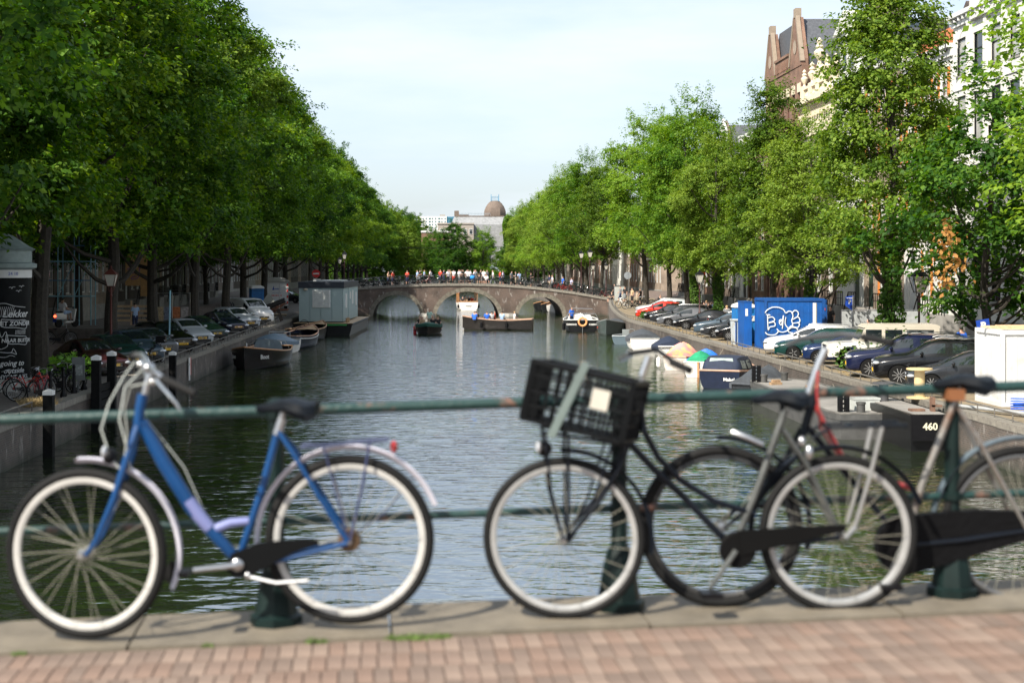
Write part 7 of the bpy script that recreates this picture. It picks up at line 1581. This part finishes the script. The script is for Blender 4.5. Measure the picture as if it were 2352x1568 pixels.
# blue hose coil, pipes on the quay
m = MB(); m.tube([((.3+.03*math.sin(7*a))*math.cos(a), .22*math.sin(a), .03+.012*a) for a in np.linspace(0, 38, 160)], .018, 5); tag(m.build('hose_coil', mat('bright_blue_hose', (.01, .10, .60), .4), None, True, (17.45, 42.3, 1.33)), 'coil of bright blue hose at the foot of the white container', 'hose')
for k in range(4):
    m = MB(); pt = MB(); t_ = MB(); a0 = Vector((15.9+k*.18, 44.2-k*.3, 1.42+.0*k)); b0 = a0+Vector((1.9, -4.2, 0)); m.tube([a0, b0], .05, 12, caps=False); m.tube([a0, b0], .043, 12, caps=False); m.tube([a0, a0+Vector((.001, -.002, 0))], .051, 12, caps=False)
    tag(m.build('plastic_pipe', mat('grey_pipe', (.30, .31, .31), .5)), 'grey plastic pipe on the quay edge, %s from the water' % ORD[k], 'pipe', 'grey pipes on the quay edge')
# portable screen and post behind the cars
t = thing('site_fence', 'grey cloth covered building fence behind the white estate car', 'fence', (20.6, 77.0, 1.3)); 
x0 = 0; m = MB(); 
for k in range(12): pass
m.loft([[(.3*k, .05*math.sin(k*1.7), 0.1), (.3*k, .06*math.sin(k*1.7+1), 1.95)] for k in range(16)], closed=False, caps=False); m.build('screen_cloth', mat('grey_screen', (.32, .34, .34), .85, var=.15, bump=.6, bscale=5), t)
m = MB(); [m.tube([(q, .1, 0), (q, .1, 2.05)], .03, 6) for q in (0, 2.2, 4.5)]; m.tube([(0, .1, 2.0), (4.5, .1, 2.0)], .025, 6); m.build('fence_frame', STEEL, t)
t.location = (21.9, 76.6, 1.35)
t = thing('marker_post', 'white post with yellow base beside the ivy trunk', 'post', ((1531.25+.1927*1780-1000)*74/F, 74.2, 1.3)); m = MB(); m.lathe([(.11, .95), (.11, 2.5)], 10); m.build('upper', WHITE, t); m = MB(); m.lathe([(.115, .0), (.115, .95)], 10); m.build('lower', mat('yellow_band', (.55, .42, .05), .5), t)
PB_ = mat('sign_blue', (.01, .05, .32), .4)
t = thing('parking_machine', 'blue parking ticket machine sign with P on a grey column', 'sign', ((1837.5+.2539*478-1000)*70/F, 70, 1.35)); m = MB(); m.lathe([(.13, 0), (.13, 1.35), (.05, 1.37), (.05, 2.9)], 10); m.build('column', STEEL, t)
m = MB(); m.prism([(-.36, 2.42), (0.04, 2.15), (.04, 2.92), (-.36, 2.86)], -.03, .03); sg = m.build('sign_board', PB_, t, False); m = MB(); text_mb(m, 'P', .26, (-.16, -.036, 2.60), (1, 0, 0), (0, 0, 1), bold=.01); m.bx(-.32, -.02, -.04, -.031, 2.78, 2.81); m.build('sign_lettering', WHITE, sg, False)
t = thing('parking_sign', 'tilted blue parking sign with white P above the white container', 'sign', ((2247-1000)*50/F, 50.2, 1.35)); m = MB(); m.lathe([(.03, 0), (.03, 2.2)], 8, (.25, .05, 0)); m.build('post', STEEL, t)
rt = Matrix.Rotation(R(-10), 3, 'Y'); m = MB(); m.box((.25, 0, 2.28), (.46, .03, .40), rt); sg = m.build('sign_board', PB_, t, False); m = MB(); text_mb(m, 'P', .33, (.25, -.025, 2.26), rt @ Vector((1, 0, 0)), rt @ Vector((0, 0, 1)), bold=.02); m.build('sign_lettering', WHITE, sg, False)
# planter with white hydrangeas by the ivy tree
rng = np.random.default_rng(9); P = rng.normal(0, .42, (1500, 3))*np.array([1.2, .8, .75])+np.array([0, 0, .75]); P[:, 2] = np.abs(P[:, 2])
t = thing('flowering_shrub', 'leafy shrub with white flower heads at the foot of the tall lime tree', 'shrub', (19.35, 60.0-1.2, 1.3)); ob('foliage', leaves(rng, P, norm(P), .17, LEAF_D, 'foliage'), t)
m = MB()
for k in range(26): q = rng.normal(0, .4, 3); m.ell((q[0]*1.2, q[1]*.7-.25, .8+q[2]*.7), (.085, .085, .07), 7, 5)
m.build('flower_head', mat('white_petals', (.62, .62, .55), .8), t)
for x, y, k, lab, h in ((17.7, 60.4, 1, 'leafy seedling plant growing by the white off-road vehicle wheel', .9), (24.5, 56, 2, 'bright green shrub in front of the grey stoop at the right edge', 1.6), (17.3, 116.8, 3, 'low leafy shoots at the foot of the bare grey trunk', .6)):
    P = rng.normal(0, .3, (500, 3))*np.array([1, 1, h])+np.array([0, 0, h*.6]); P[:, 2] = np.abs(P[:, 2]); t = thing('shrub', lab, 'shrub', (x, y, gz(x, y))); ob('foliage', leaves(rng, P, norm(P), .15, LEAF_D, 'foliage'), t)
# ---- lamps
LG = mat('lantern_glass', (.46, .44, .38), .25, var=.1)
def lantern(t, z, s=1.0, dx=0, redm=None):
    fm = redm or BLACK
    m = MB(); m.loft([[(dx+a*.14*s, b_*.14*s, z) for a, b_ in ((-1, -1), (1, -1), (1, 1), (-1, 1))], [(dx+a*.26*s, b_*.26*s, z+.52*s) for a, b_ in ((-1, -1), (1, -1), (1, 1), (-1, 1))]]); g = m.build('lantern_glass', LG, t, False)
    m = MB()
    for a, b_ in ((-1, -1), (1, -1), (1, 1), (-1, 1)): m.bar((dx+a*.145*s, b_*.145*s, z), (dx+a*.27*s, b_*.27*s, z+.53*s), .025*s)
    m.loft([[(dx+a*.30*s, b_*.30*s, z+.53*s) for a, b_ in ((-1, -1), (1, -1), (1, 1), (-1, 1))], [(dx+a*.22*s, b_*.22*s, z+.62*s) for a, b_ in ((-1, -1), (1, -1), (1, 1), (-1, 1))], [(dx+a*.06*s, b_*.06*s, z+.78*s) for a, b_ in ((-1, -1), (1, -1), (1, 1), (-1, 1))]]); m.lathe([(.03*s, z+.78*s), (.06*s, z+.86*s), (.01, z+.96*s)], 8, (dx, 0, 0))
    m.bx(dx-.16*s, dx+.16*s, -.16*s, .16*s, z-.03, z-.001); m.build('lantern_frame', fm, t, False)
def lamp(x, y, h, lab, s=1.0, red=False, z=None, two=False):
    fm = mat('oxide_red_iron', (.10, .022, .015), .6) if red else mat('dark_red_iron', (.045, .014, .012), .55)
    t = thing('street_lamp', lab, 'street lamp', (x, y, gz(x, y) if z is None else z), 0, 'street lamps')
    m = MB(); m.lathe([(.14, 0), (.14, .3), (.09, .4), (.08, 1.1), (.10, 1.12), (.10, 1.2), (.06, 1.25), (.045, h-.5), (.08, h-.45), (.045, h-.4), (.05, h-.05)], 10)
    m.tube([(0, 0, h-.35), (-.14, 0, h-.15), (-.1, 0, h)], .018, 5); m.tube([(0, 0, h-.35), (.14, 0, h-.15), (.1, 0, h)], .018, 5); m.build('post', fm, t); lantern(t, h, s, 0, fm if red else None)
    if two: m = MB(); m.tube([(0, 0, h-.7), (-.35, 0, h-.75), (-.55, 0, h-.55)], .03, 6); m.build('arm', fm, t); lantern(t, h-.55, .9, -.55)
lamp((2111-1000)*67/F, 67, 2.95, 'large crown lantern street lamp behind the off-road vehicle', 1.35)
lamp((255-1000)*66/F, 66, 3.5, 'reddish street lamp with cream lantern behind the left parked cars', 1.0, True)
lamp(-10.6, 166, 4.3, 'tall double street lamp at the left end of the arch bridge', 1.0, False, 2.3, True)
lamp((1335-1000)*165.2/F, 165.2, 4.4, 'street lamp on the arch bridge, left one of the close pair', 1.0, False, 2.3); lamp((1355-1000)*164.9/F, 164.9, 4.6, 'street lamp on the arch bridge, right one of the close pair', 1.1, False, 2.2)
lamp((1607-1000)*100/F+.0, 100, 3.3, 'dark street lamp behind the black cars with heart shaped bracket', 1.0)
lamp((1362-1000)*178/F, 178, 3.3, 'street lamp beyond the bridge, left of the pair on the right bank', .9); lamp((1392-1000)*172/F, 172, 3.3, 'street lamp beyond the bridge, right of the pair on the right bank', .9)
lamp((1846-1000)*86/F, 86, 3.3, 'street lamp with dark red post behind the blue container', 1.0)
# ---- signs near the bridge
t = thing('no_entry_sign', 'red no entry sign beyond the houseboat', 'sign', ((726-1000)*160/F, 160, 1.9)); m = MB(); m.lathe([(.04, 0), (.04, 3.0)], 8); m.build('post', STEEL, t); m = MB(); m.lathe([(.45, -.03), (.45, -.06)], 20, (0, 0, 3.0), ax='y'); sg = m.build('sign_disc', mat('sign_red', (.5, .02, .02), .4), t); m = MB(); m.bx(-.32, .32, -.08, -.061, 2.92, 3.08); m.build('white_bar', WHITE, sg, False)
t = thing('round_sign', 'grey back of a round traffic sign on the right quay', 'sign', ((1163.75+.2083*1345-1000)*142/F, 142, 1.9)); m = MB(); m.lathe([(.035, 0), (.035, 3.2)], 8); m.build('post', STEEL, t); m = MB(); m.lathe([(.37, -.03), (.37, -.0)], 20, (-.1, 0, 2.9), ax='y'); m.build('sign_disc', mat('sign_back', (.20, .22, .24), .6), t)
t = thing('no_entry_sign', 'no entry sign with small white plate behind the chatting group', 'sign', ((1163.75+.2083*2230-1000)*108/F, 111, 1.9)); m = MB(); m.lathe([(.04, 0), (.04, 3.3)], 8); m.build('post', STEEL, t); m = MB(); m.lathe([(.3, -.03), (.3, -.06)], 20, (0, 0, 3.2), ax='y'); m.build('sign_disc', mat('sign_red', (.5, .02, .02), .4), t); m = MB(); m.bx(-.22, .22, -.06, -.04, 2.45, 2.8); m.build('plate', WHITE, t, False)
t = thing('control_box', 'grey electrical control box at the right end of the bridge', 'cabinet', ((1163.75+.2083*1242-1000)*156/F, 156, 1.95)); m = MB(); m.bx(-.5, .5, -.25, .25, 0, 1.6); m.build('cabinet', mat('cabinet_grey', (.36, .38, .36), .6, var=.1), t, False); m = MB(); m.bx(-.55, .55, -.3, .3, 1.602, 1.68); m.build('lid', STEEL, t, False)
# ---- left quay: poster column, posts, plant, trailer, toilet, debris, scaffold
cx, cy = -15.45, 51.0
t = thing('poster_column', 'round black poster column with white chalk lettering beside the near left trunk', 'advertising column', (cx, cy, 1.3)); RC_ = .90
m = MB(); m.lathe([(1.1, 0), (1.05, .25), (RC_+.04, .3), (RC_+.04, .42)], 40); m.build('base', mat('pale_concrete', (.36, .36, .33), .8), t)
m = MB(); m.lathe([(RC_, .42), (RC_, 4.0)], 48); m.build('drum', mat('chalkboard', (.005, .006, .0065), .6, var=.4, spec=.12), t)
m = MB(); m.lathe([(RC_+.05, 4.0), (RC_+.05, 4.28)], 40); wb_ = m.build('white_band', WHITE, t); m = MB(); m.lathe([(RC_+.04, 4.28), (RC_+.22, 4.36), (RC_+.22, 4.5), (RC_+.05, 4.55), (RC_+.05, 4.95), (RC_+.18, 5.02), (.9, 5.1), (.3, 5.5), (.05, 5.6)], 24); m.build('roof', mat('grey_green_roof', (.20, .25, .24), .6, var=.15), t)
ang0 = math.atan2(-cx, -cy) # direction to the viewer
base_a = math.atan2(0-cy, 0-cx)
def onc(z, rad=RC_+.012):
    def fn(co): a = base_a+(co.x)/rad; return ((rad+co.z)*math.cos(a), (rad+co.z)*math.sin(a), z+co.y)
    return fn
m = MB()
def otext(s, size, u, z, shear=0, bold=0): 
    fz = onc(z); text_mb(m, s, size, (0, 0, 0), (1, 0, 0), (0, 0, 1), fn=lambda co: fz(Vector((co.x+u, co.y, co.z))), shear=shear, bold=bold)
otext('Lekker', .36, .42, 2.72, .3, .004); otext('MET ZONDER', .22, .38, 2.38, .1, .004); otext('NAAR BUITEN', .19, .50, 1.78, .1, .003); otext('going to', .27, .28, .98, .3, .003); otext('outside', .26, .34, .72, .3, .003); otext('ANYONE ASKS.', .19, .30, .50, .1, .003)
def oline(pts, w=.012):
    f_ = onc(0); m.tube([f_(Vector((u, z, .004))) for u, z in smoothc(pts, 4)], w, 4)
oline([(-.35, 3.05), (.0, 3.1), (.35, 3.0), (.8, 2.95)]); oline([(-.1, 2.54), (.4, 2.50), (.84, 2.48), (.84, 2.2), (.4, 2.24), (-.1, 2.28), (-.1, 2.54)]); oline([(.05, 1.98), (.5, 1.94), (.86, 1.9), (.86, 1.64), (.5, 1.66), (.1, 1.7), (.05, 1.98)])
for k in range(12): u = -.4+k*.065; oline([(u, 2.62), (u-.03, 2.8), (u+.02, 2.98)], .008)
for k in range(9): u = .38+k*.05; oline([(u, 2.0), (u+.02, 2.15)], .008)
oline([(-.2, 2.2), (-.1, 1.9), (.05, 2.1), (.1, 1.6), (-.3, 1.5), (-.3, 1.9), (-.2, 2.2)]); oline([(-.3, 1.4), (.2, 1.36), (.3, 1.5), (.42, 1.3), (.3, 1.34), (.2, 1.36)]); oline([(-.4, 1.24), (.0, 1.2), (.2, 1.26), (.36, 1.22)], .009)
for u, z in ((.25, 3.62), (.5, 3.5), (.62, 3.66)): oline([(u-.1, z+.04), (u-.03, z+.05), (u, z), (u+.04, z+.06), (u+.12, z+.05)], .008)
m.build('chalk_lettering', mat('chalk_white', (.55, .56, .56), .8), t)
m = MB(); fz = onc(4.14, RC_+.06); text_mb(m, '24 10', .16, (0, 0, 0), (1, 0, 0), (0, 0, 1), fn=lambda co: fz(Vector((co.x+.3, co.y, co.z)))); m.build('band_lettering', PB_, wb_)
mp = mat('tarred_timber', (.006, .006, .006), .8, var=.4, scale=8, spec=.1)
for px, py, y, h0, lab in ((221, 817, 49, 2.6, 'tall black mooring post with white cap, left of the close pair'), (256.5, 809, 51.4, 2.6, 'tall black mooring post with white cap, right of the close pair'), (112, 897, 42.6, 1.98, 'black mooring post with white cap, nearest at the left'), (396.5, 809, 63, 1.9, 'black mooring post with white cap standing alone against the left quay wall')):
    x = (px-1000)*y/F; t = thing('mooring_post', lab, 'post', (x, y, -1), 0, 'mooring posts'); m = MB(); m.bx(-.145, .145, -.145, .145, 0, h0+1-.12); m.build('post', mp, t, False); m = MB(); m.loft([[(-.15, -.15, h0+.88), (.15, -.15, h0+.88), (.15, .15, h0+.88), (-.15, .15, h0+.88)], [(-.15, -.15, h0+1.0), (.15, -.15, h0+1.0), (.15, .15, h0+1.0), (-.15, .15, h0+1.0)], [(-.02, -.02, h0+1.06), (.02, -.02, h0+1.06), (.02, .02, h0+1.06), (-.02, .02, h0+1.06)]]); m.build('cap', WHITE, t, False)
t = thing('timber_fender', 'black timber boards fixed between the pair of mooring posts', 'fender wall', (-11.75, 49.3, 0))
for k in range(5): m = MB(); m.bx(-.05, .05, .0, 1.9, .25+k*.27, .48+k*.27); m.build('board', mp, t, False)
t = thing('depth_gauge', 'small red and white shipping sign on the left quay wall', 'sign', (-11.9, 11.9*F/(1000-435), .0)); m = MB(); m.bx(-.02, .02, -.1, .1, .2, 1.0); m.bx(-.03, .03, -.22, .22, .95, 1.0); m.prism([(-.0, .45), (.03, .45), (.03, 1.3), (0, 1.3)], -.22, .22); m.build('board', WHITE, t, False); m = MB(); m.bx(.03, .045, .14, .22, .45, 1.3); m.build('red_edge', mat('sign_red', (.5, .02, .02), .4), t, False)
def bollard_post(x, y, lab): 
    t = thing('iron_bollard', lab, 'bollard', (x, y, gz(x, y)), 0, 'cast iron bollards'); m = MB(); m.lathe([(.11, 0), (.12, .1), (.08, .18), (.06, .25), (.055, .7), (.075, .72), (.05, .76), (.05, .92), (.07, .94), (.02, 1.02)], 10); m.build('shaft', BLACK, t)
for k, (x, y) in enumerate(((-12.5, 46.2), (-12.5, 47.8), (-12.5, 49.2), (-12.5, 50.6), (-12.5, 52.4))): bollard_post(x, y, 'black cast iron bollard on the left quay edge, %s from the near end' % ORD[k])
t = thing('notice_board', 'small upright notice board tied to the posts by the leafy plant', 'sign', ((180-1000)*49.5/F, 49.5, 1.3)); m = MB(); m.bx(-.22, .22, -.02, .02, .45, 1.25); m.bx(-.02, .02, -.015, .015, 0, .45); m.build('board', mat('grey_board', (.12, .13, .13), .6), t, False); m = MB(); m.bx(-.15, .15, -.03, -.021, .62, .98); m.build('print', mat('paper_print', (.26, .28, .27), .7, var=.5, scale=14), t, False)
# fig plant with big lobed leaves
t = thing('fig_plant', 'bright green fig plant with large lobed leaves among the left bicycles', 'plant', (-13.0, 50.6, 1.3)); rn = random.Random(3); st_ = MB()
figm = leaf_mat('fig_leaf', (.06, .16, .02), (.11, .26, .03), (.19, .36, .05), .35)
lf = MB(); pts = []
for k in range(5):
    a = R(-80+40*k)+PI/2; r_ = .20-.02*abs(k-2); pts += [(math.cos(a-.28)*.07, math.sin(a-.28)*.07), (math.cos(a-.1)*r_*.8, math.sin(a-.1)*r_*.8), (math.cos(a)*r_, math.sin(a)*r_), (math.cos(a+.1)*r_*.8, math.sin(a+.1)*r_*.8)]
pts = [(0, -.02)]+pts; lf.add([(x, y, -.6*(x*x+y*y)) for x, y in pts], [(0, i, i+1) for i in range(1, len(pts)-1)]+[]); lme = lf.mesh('leaf', figm, False)
for k in range(110):
    a = rn.uniform(0, 6.28); d_ = rn.random()**.6*.85; z = .7+rn.random()*.75-.4*d_; p = (d_*math.cos(a)*1.15, d_*math.sin(a)*.7, z); o = ob('leaf', lme, t, p, (rn.uniform(.2, 1.1), rn.uniform(-.5, .5), rn.uniform(0, 6.28))); o.scale = (rn.uniform(.8, 1.3),)*3
    if k % 4 == 0: st_.tube([(0, 0, 0), (p[0]*.4, p[1]*.4, z*.6), p], [.012, .008, .004], 5)
st_.build('stem', BARK, t)
m = MB()
for x, y, n in ((-12.6, 44.6, 300), (-12.4, 45.2, 160)): blades(m, x, y, 1.3, n, .4, .32, .9)
for x, y in ((16.9, 98), (17.0, 101), (16.7, 93), (17.3, 59), (17.0, 57.5), (16.8, 108), (17.2, 88)): blades(m, x, y, 1.3, 160, .6, .12, .8)
for k in range(60): yy = random.uniform(62, 125); blades(m, 16.5+random.uniform(0, 1.2), yy, 1.3, 25, .35, .10, .8)
tag(m.build('dry_grass', DRYG, smooth=False), 'tufts of dry straw coloured grass along the quay edges', 'grass', kind='stuff')
# white bottle and red can on the quay
m = MB(); m.lathe([(.12, 0), (.13, .1), (.11, .3), (.04, .42), (.03, .5)], 12); tag(m.build('white_canister', WHITE, None, True, (-12.45, 61.5, 1.33)), 'white plastic bottle standing on the left quay edge', 'bottle')
# crate on the quay bicycle
m = MB(); m.bx(-.22, .22, -.2, .2, 0, .3); t = tag(m.build('front_crate', BLACK, None, False, (-12.62, 65.45, 2.2)), 'black crate carried on the bicycle by the left quay rail', 'crate')
# scooter and rider
x = (150-1000)*76/F; zz = gz(x, 76)+.75
m = MB(); m.bx(x-3.5, x+4.0, 74.5, 79, 1.2, zz); structure(m.build('raised_pavement', GROUND, None, False))
t = thing('motor_scooter', 'white motor scooter with lit red tail light under the scaffold', 'scooter', (x, 76, zz), R(60)); WS = paint('scooter_white', (.62, .63, .62))
m = MB(); m.loft([[(x_, w, z_) for w, z_ in ((-.14*k, .45), (-.18*k, .6), (-.12*k, .78), (.12*k, .78), (.18*k, .6), (.14*k, .45))] for x_, k in ((-.75, .5), (-.55, 1), (-.1, .9), (.05, .4))]); m.build('body', WS, t)
m = MB(); m.bx(-.1, .45, -.13, .13, .26, .34); m.prism([(.42, .3), (.5, .3), (.66, .95), (.58, 1.0)], -.18, .18); m.build('leg_shield', WS, t)
m = MB(); m.ell((-.35, 0, .82), (.36, .14, .06), 10, 6); m.build('seat', BLACK, t); m = MB(); m.tube([(.6, 0, .95), (.55, 0, 1.08)], .03, 6); m.tube([(.45, -.3, 1.05), (.56, 0, 1.08), (.45, .3, 1.05)], .02, 6); m.build('handlebar', BLACK, t)
for q in (-.5, .72): m = MB(); m.lathe([(.12, -.06), (.24, -.05), (.25, 0), (.24, .05), (.12, .06)], 16, (q, 0, .25), ax='y'); m.build('wheel', RUBBER, t)
m = MB(); m.ell((-.77, 0, .62), (.04, .09, .06), 8, 6); m.build('tail_light', mat('lit_red', (1, .08, .03), .4, emit=4, var=0), t)
m = MB(); m.bx(-.8, -.78, -.12, .12, .30, .48); m.build('number_plate', PB_, t, False)
person(x-.1, 75.8, zz+.33, R(-30), 'sit', cw_, cp_, 'man in white shirt and light blue shorts sitting on the scooter', 'dark')
t = thing('scaffold', 'pale blue tube scaffold against the left house front', 'scaffold', ((95-1000)*82/F, 82, 1.9)); sc_ = mat('scaffold_blue', (.22, .42, .50), .5, .2); W0 = 2.85; zs = [0, 2.1, 4.1, 6.1, 8.1]
for ix in range(4):
    for iy in range(2):
        m = MB(); q = ix*W0/3; m.tube([(q, iy*1.1, 0), (q, iy*1.1, 8.6)], .033, 6); m.build('standard', sc_, t)
for z in zs[1:]:
    for h_ in (0, .9):
        m = MB(); m.tube([(0, 0, z+h_), (W0, 0, z+h_)], .03, 6); m.build('ledger', sc_ if h_ == 0 else mat('scaffold_blue_dark', (.05, .16, .34), .5), t)
    m = MB(); m.bx(0, W0, .05, 1.05, z-.05, z+.0); m.build('platform', sc_, t, False)
m = MB(); m.tube([(W0/3, 0, 2.1), (W0*2/3, 0, 4.1)], .025, 6); m.tube([(W0*2/3, 0, 4.1), (W0/3, 0, 6.1)], .025, 6); m.tube([(W0*2/3, .02, 2.1), (W0, .02, 4.1)], .02, 6); m.build('brace', sc_, t)
t = thing('plywood_hoarding', 'plywood boards with purple graffiti between the left trees', 'hoarding', ((288-1000)*96/F, 96, 1.9)); PLY = mat('plywood', (.42, .25, .10), .8, var=.15, scale=3)
for k, (x0, x1, z0, z1) in enumerate(((0, 1.0, 2.5, 4.7), (1.02, 1.7, 1.8, 5.2))): m = MB(); m.bx(x0, x1, 0, .04, z0, z1); bd = m.build('board', PLY, t, False)
m = MB(); f3 = lambda u, v: (u, -.01, v)
for c in ([(.1, 3.6), (.3, 3.7), (.25, 3.5), (.45, 3.6), (.4, 3.4), (.6, 3.35)], [(.4, 3.9), (.9, 3.95), (.92, 3.3), (.8, 3.0), (.4, 2.95), (.5, 3.1), (.75, 3.15)]): m.tube([f3(*p) for p in smoothc(c, 3)], .022, 4)
m.build('graffiti', mat('purple_spray', (.10, .03, .25), .7), bd)
t = thing('timber_barrier', 'low raw timber barrier behind the woman in black', 'barrier', ((290-1000)*92/F, 92, 1.9))
for k in range(4): m = MB(); m.bx(-.8, 1.5, 0, .05, .25+k*.3, .40+k*.3); m.build('rail_board', pk, t, False)
for q in (-.75, .3, 1.45): m = MB(); m.bx(q-.05, q+.05, .05, .15, 0, 1.6 if q == .3 else 1.3); m.build('upright', pk, t, False)
t = thing('poster_fence', 'wire site fence with rows of printed posters behind the left cars', 'fence', ((358-1000)*88/F, 88, 1.9))
for k, c in enumerate(((.40, .30, .18), (.16, .18, .24), (.42, .14, .05), (.34, .30, .28))):
    m = MB(); m.bx(k*.52, k*.52+.46, 0, .02, .1, 1.3); po = m.build('poster', mat('poster_%d' % k if False else ['tan_poster', 'navy_poster', 'orange_poster', 'grey_poster'][k], c, .7, var=.5, scale=7), t, False)
m = MB(); [m.tube([(q, .04, 0), (q, .04, 2.2)], .025, 6) for q in (-.1, 1.0, 2.1)]; m.tube([(-.1, .04, 2.15), (2.1, .04, 2.15)], .025, 6); m.build('fence_frame', STEEL, t)
t = thing('blue_pole', 'pale blue painted pole standing between the left parked cars', 'pole', ((388-1000)*72/F, 72, 1.3)); m = MB(); m.tube([(0, 0, 0), (.06, 0, 3.2)], .045, 8); m.build('shaft', sc_, t)
# construction trailer
TB = mat('trailer_grey', (.30, .31, .28), .7, var=.12, scale=1); t = thing('construction_trailer', 'grey site trailer with round roof and white end behind the van', 'trailer', (-14.9, 133.5, 1.6), R(98))
m = MB(); m.bx(0, 6.2, -1.1, 1.1, .45, 2.75); 
m = MB(); m.bx(-.002, 6.6, -1.1, 1.1, .4, 2.7); m.build('body', TB, t, False)
m = MB(); m.loft([[(x_, y_, z_) for y_, z_ in ((-1.2, 2.6), (-1.15, 2.8), (-.6, 3.02), (.6, 3.02), (1.15, 2.8), (1.2, 2.6), (1.0, 2.71), (-1.0, 2.71))] for x_ in (-.25, 6.8)]); m.build('roof', mat('trailer_roof', (.36, .35, .32), .6), t)
m = MB(); m.bx(-.05, -.003, -1.08, 1.08, .42, 2.7); ep = m.build('end_panel', WHITE, t, False)
# end panel faces local -x : lettering reads along local -y -> +y
RD = mat('signal_red', (.55, .03, .02), .5)
for s_ in (-1, 1):
    for k in range(4): m = MB(); m.bx(-.06, -.052, s_*1.0-.07, s_*1.0+.07, .6+k*.55, .85+k*.55); m.build('red_stripe', RD, ep, False)
m = MB(); text_mb(m, 'medion', .2, (-.06, -.05, 2.0), (0, -1, 0), (0, 0, 1), bold=.006); m.prism([(0, 0), (0, 0), (0, 0)], 0, 0) if False else None
m.add([(-.06, .42, 1.9), (-.06, .25, 1.9), (-.06, .25, 2.35)], [(0, 1, 2)]); text_mb(m, 'www.medion.nl', .13, (-.06, 0, 1.62), (0, -1, 0), (0, 0, 1)); m.build('end_lettering', PB_, ep, False)
m = MB()
for k in range(7): m.bx(-.062, -.053, -.45+k*.14, -.37+k*.14, 1.32, 1.45)
m.build('red_dashes', RD, ep, False)
m = MB(); text_mb(m, 'ATB', .5, (3.4, 1.112, 1.9), (-1, 0, 0), (0, 0, 1), shear=.2); text_mb(m, 'SMB.', .4, (4.1, 1.112, 1.2), (-1, 0, 0), (0, 0, 1), shear=.2); text_mb(m, 'ATB', .5, (3.4, -1.112, 1.9), (1, 0, 0), (0, 0, 1), shear=.2); m.build('graffiti', BLACK, t, False)
for q in (1.5, 5.0):
    for s_ in (-1, 1): m = MB(); m.lathe([(.15, -.1), (.36, -.09), (.36, .09), (.15, .1)], 16, (q, s_*.95, .36), ax='y'); m.build('wheel', RUBBER, t)
toilet(((589-1000)*127/F, 127, 1.7), R(20), 'dark blue portable toilet between the van and the site trailer')
# rubble heap with timbers
t = thing('rubble_heap', 'heap of broken boards and a rusty drum between trailer and houseboat', 'rubble', (-13.2, 113.5, 1.3)); rust = mat('rust_brown', (.14, .06, .035), .85, var=.4, scale=5)
rn = random.Random(12)
for k in range(9):
    m = MB(); m.box((0, 0, 0), (rn.uniform(1.0, 2.4), rn.uniform(.2, .6), .05)); o = m.build('broken_board', rn.choice([mat('old_board', (.26, .21, .15), .85, var=.3), mat('dark_board', (.06, .045, .035), .85), rust]), t, False, (rn.uniform(-1.0, 1.0), rn.uniform(-1.4, 1.4), .2+rn.random()*.9)); o.rotation_euler = (rn.uniform(-.7, .7), rn.uniform(-.7, .1), rn.uniform(0, 3))
m = MB(); m.tube([(-1.4, -.6, .7), (1.3, -.9, 1.75)], .2, 12); m.build('rusty_drum', mat('charred', (.03, .028, .027), .8, var=.5, scale=6), t)
m = MB(); m.tube([(-1.3, -.9, .4), (1.5, -1.2, 1.5)], .06, 6); m.build('iron_bar', rust, t)
m = MB(); m.add([(-.9, -.2, 1.2), (.6, -.3, 1.35), (-.1, -.1, 2.3)], [(0, 1, 2)]); m.add([(-.9, -.16, 1.2), (.6, -.26, 1.35), (-.1, -.06, 2.3)], [(0, 2, 1)]); m.build('triangular_sheet', TB, t, False)
m = MB(); m.prism([(-.6, 0), (.5, 0), (.3, .6), (-.4, .5)], -1.2, -.5); m.build('stone_lump', TB, t)
t = thing('scaffold_pole', 'thin upright steel pole beside the rubble heap on the left quay', 'pole', (-12.45, 113.2, 1.3)); m = MB(); m.tube([(0, 0, 0), (.05, 0, 3.1)], .035, 6); m.build('shaft', STEEL, t)
# lifebuoy-like overhead wires across the canal
m = MB(); m.tube([(-22+i*2.2, 200, 9.3-1.0*math.sin(PI*i/20)) for i in range(21)], .02, 4); tag(m.build('overhead_wire', BLACK), 'thin overhead wire hanging across the canal beyond the bridge', 'wire')
# life of the street far behind the bridge: parasols, awning
for k, (px, y, c, lab) in enumerate(((1000, 182, (.45, .04, .03), 'red cafe awning low behind the bridge, left'), (1040, 186, (.45, .06, .04), 'red cafe awning low behind the bridge, right'))):
    pass

# mooring ropes from the quays to the boats
for (x0, y0, x1, y1, z1, lab) in ((-12.1, 80.5, -10.6, 78.9, 1.2, 'mooring rope from the left quay to the black launch'), (-12.1, 88, -11.4, 90, 1.0, 'mooring rope from the left quay to the grey and white cabin launch'), (-12.1, 104, -10.6, 105.5, 1.3, 'mooring rope from the left quay to the dark blue sloop'),
        (16.1, 73.5, 15.3, 71.3, .9, 'mooring rope from the right quay to the navy hooded cabin sloop'), (16.1, 66, 15.4, 64.6, .8, 'mooring rope from the right quay to the covered dinghy'), (16.1, 58, 15.8, 55.5, .95, 'mooring rope from the right quay to the flat barge'), (16.1, 79, 15.0, 77.2, .9, 'mooring rope from the right quay to the orange and white boat')):
    m = MB(); m.tube([(x0+(x1-x0)*u, y0+(y1-y0)*u, 1.38+(z1-1.38)*u-.35*math.sin(PI*u)) for u in np.linspace(0, 1, 9)], .018, 5); tag(m.build('mooring_rope', mat('grey_rope', (.20, .18, .14), .9)), lab, 'rope', 'mooring ropes')
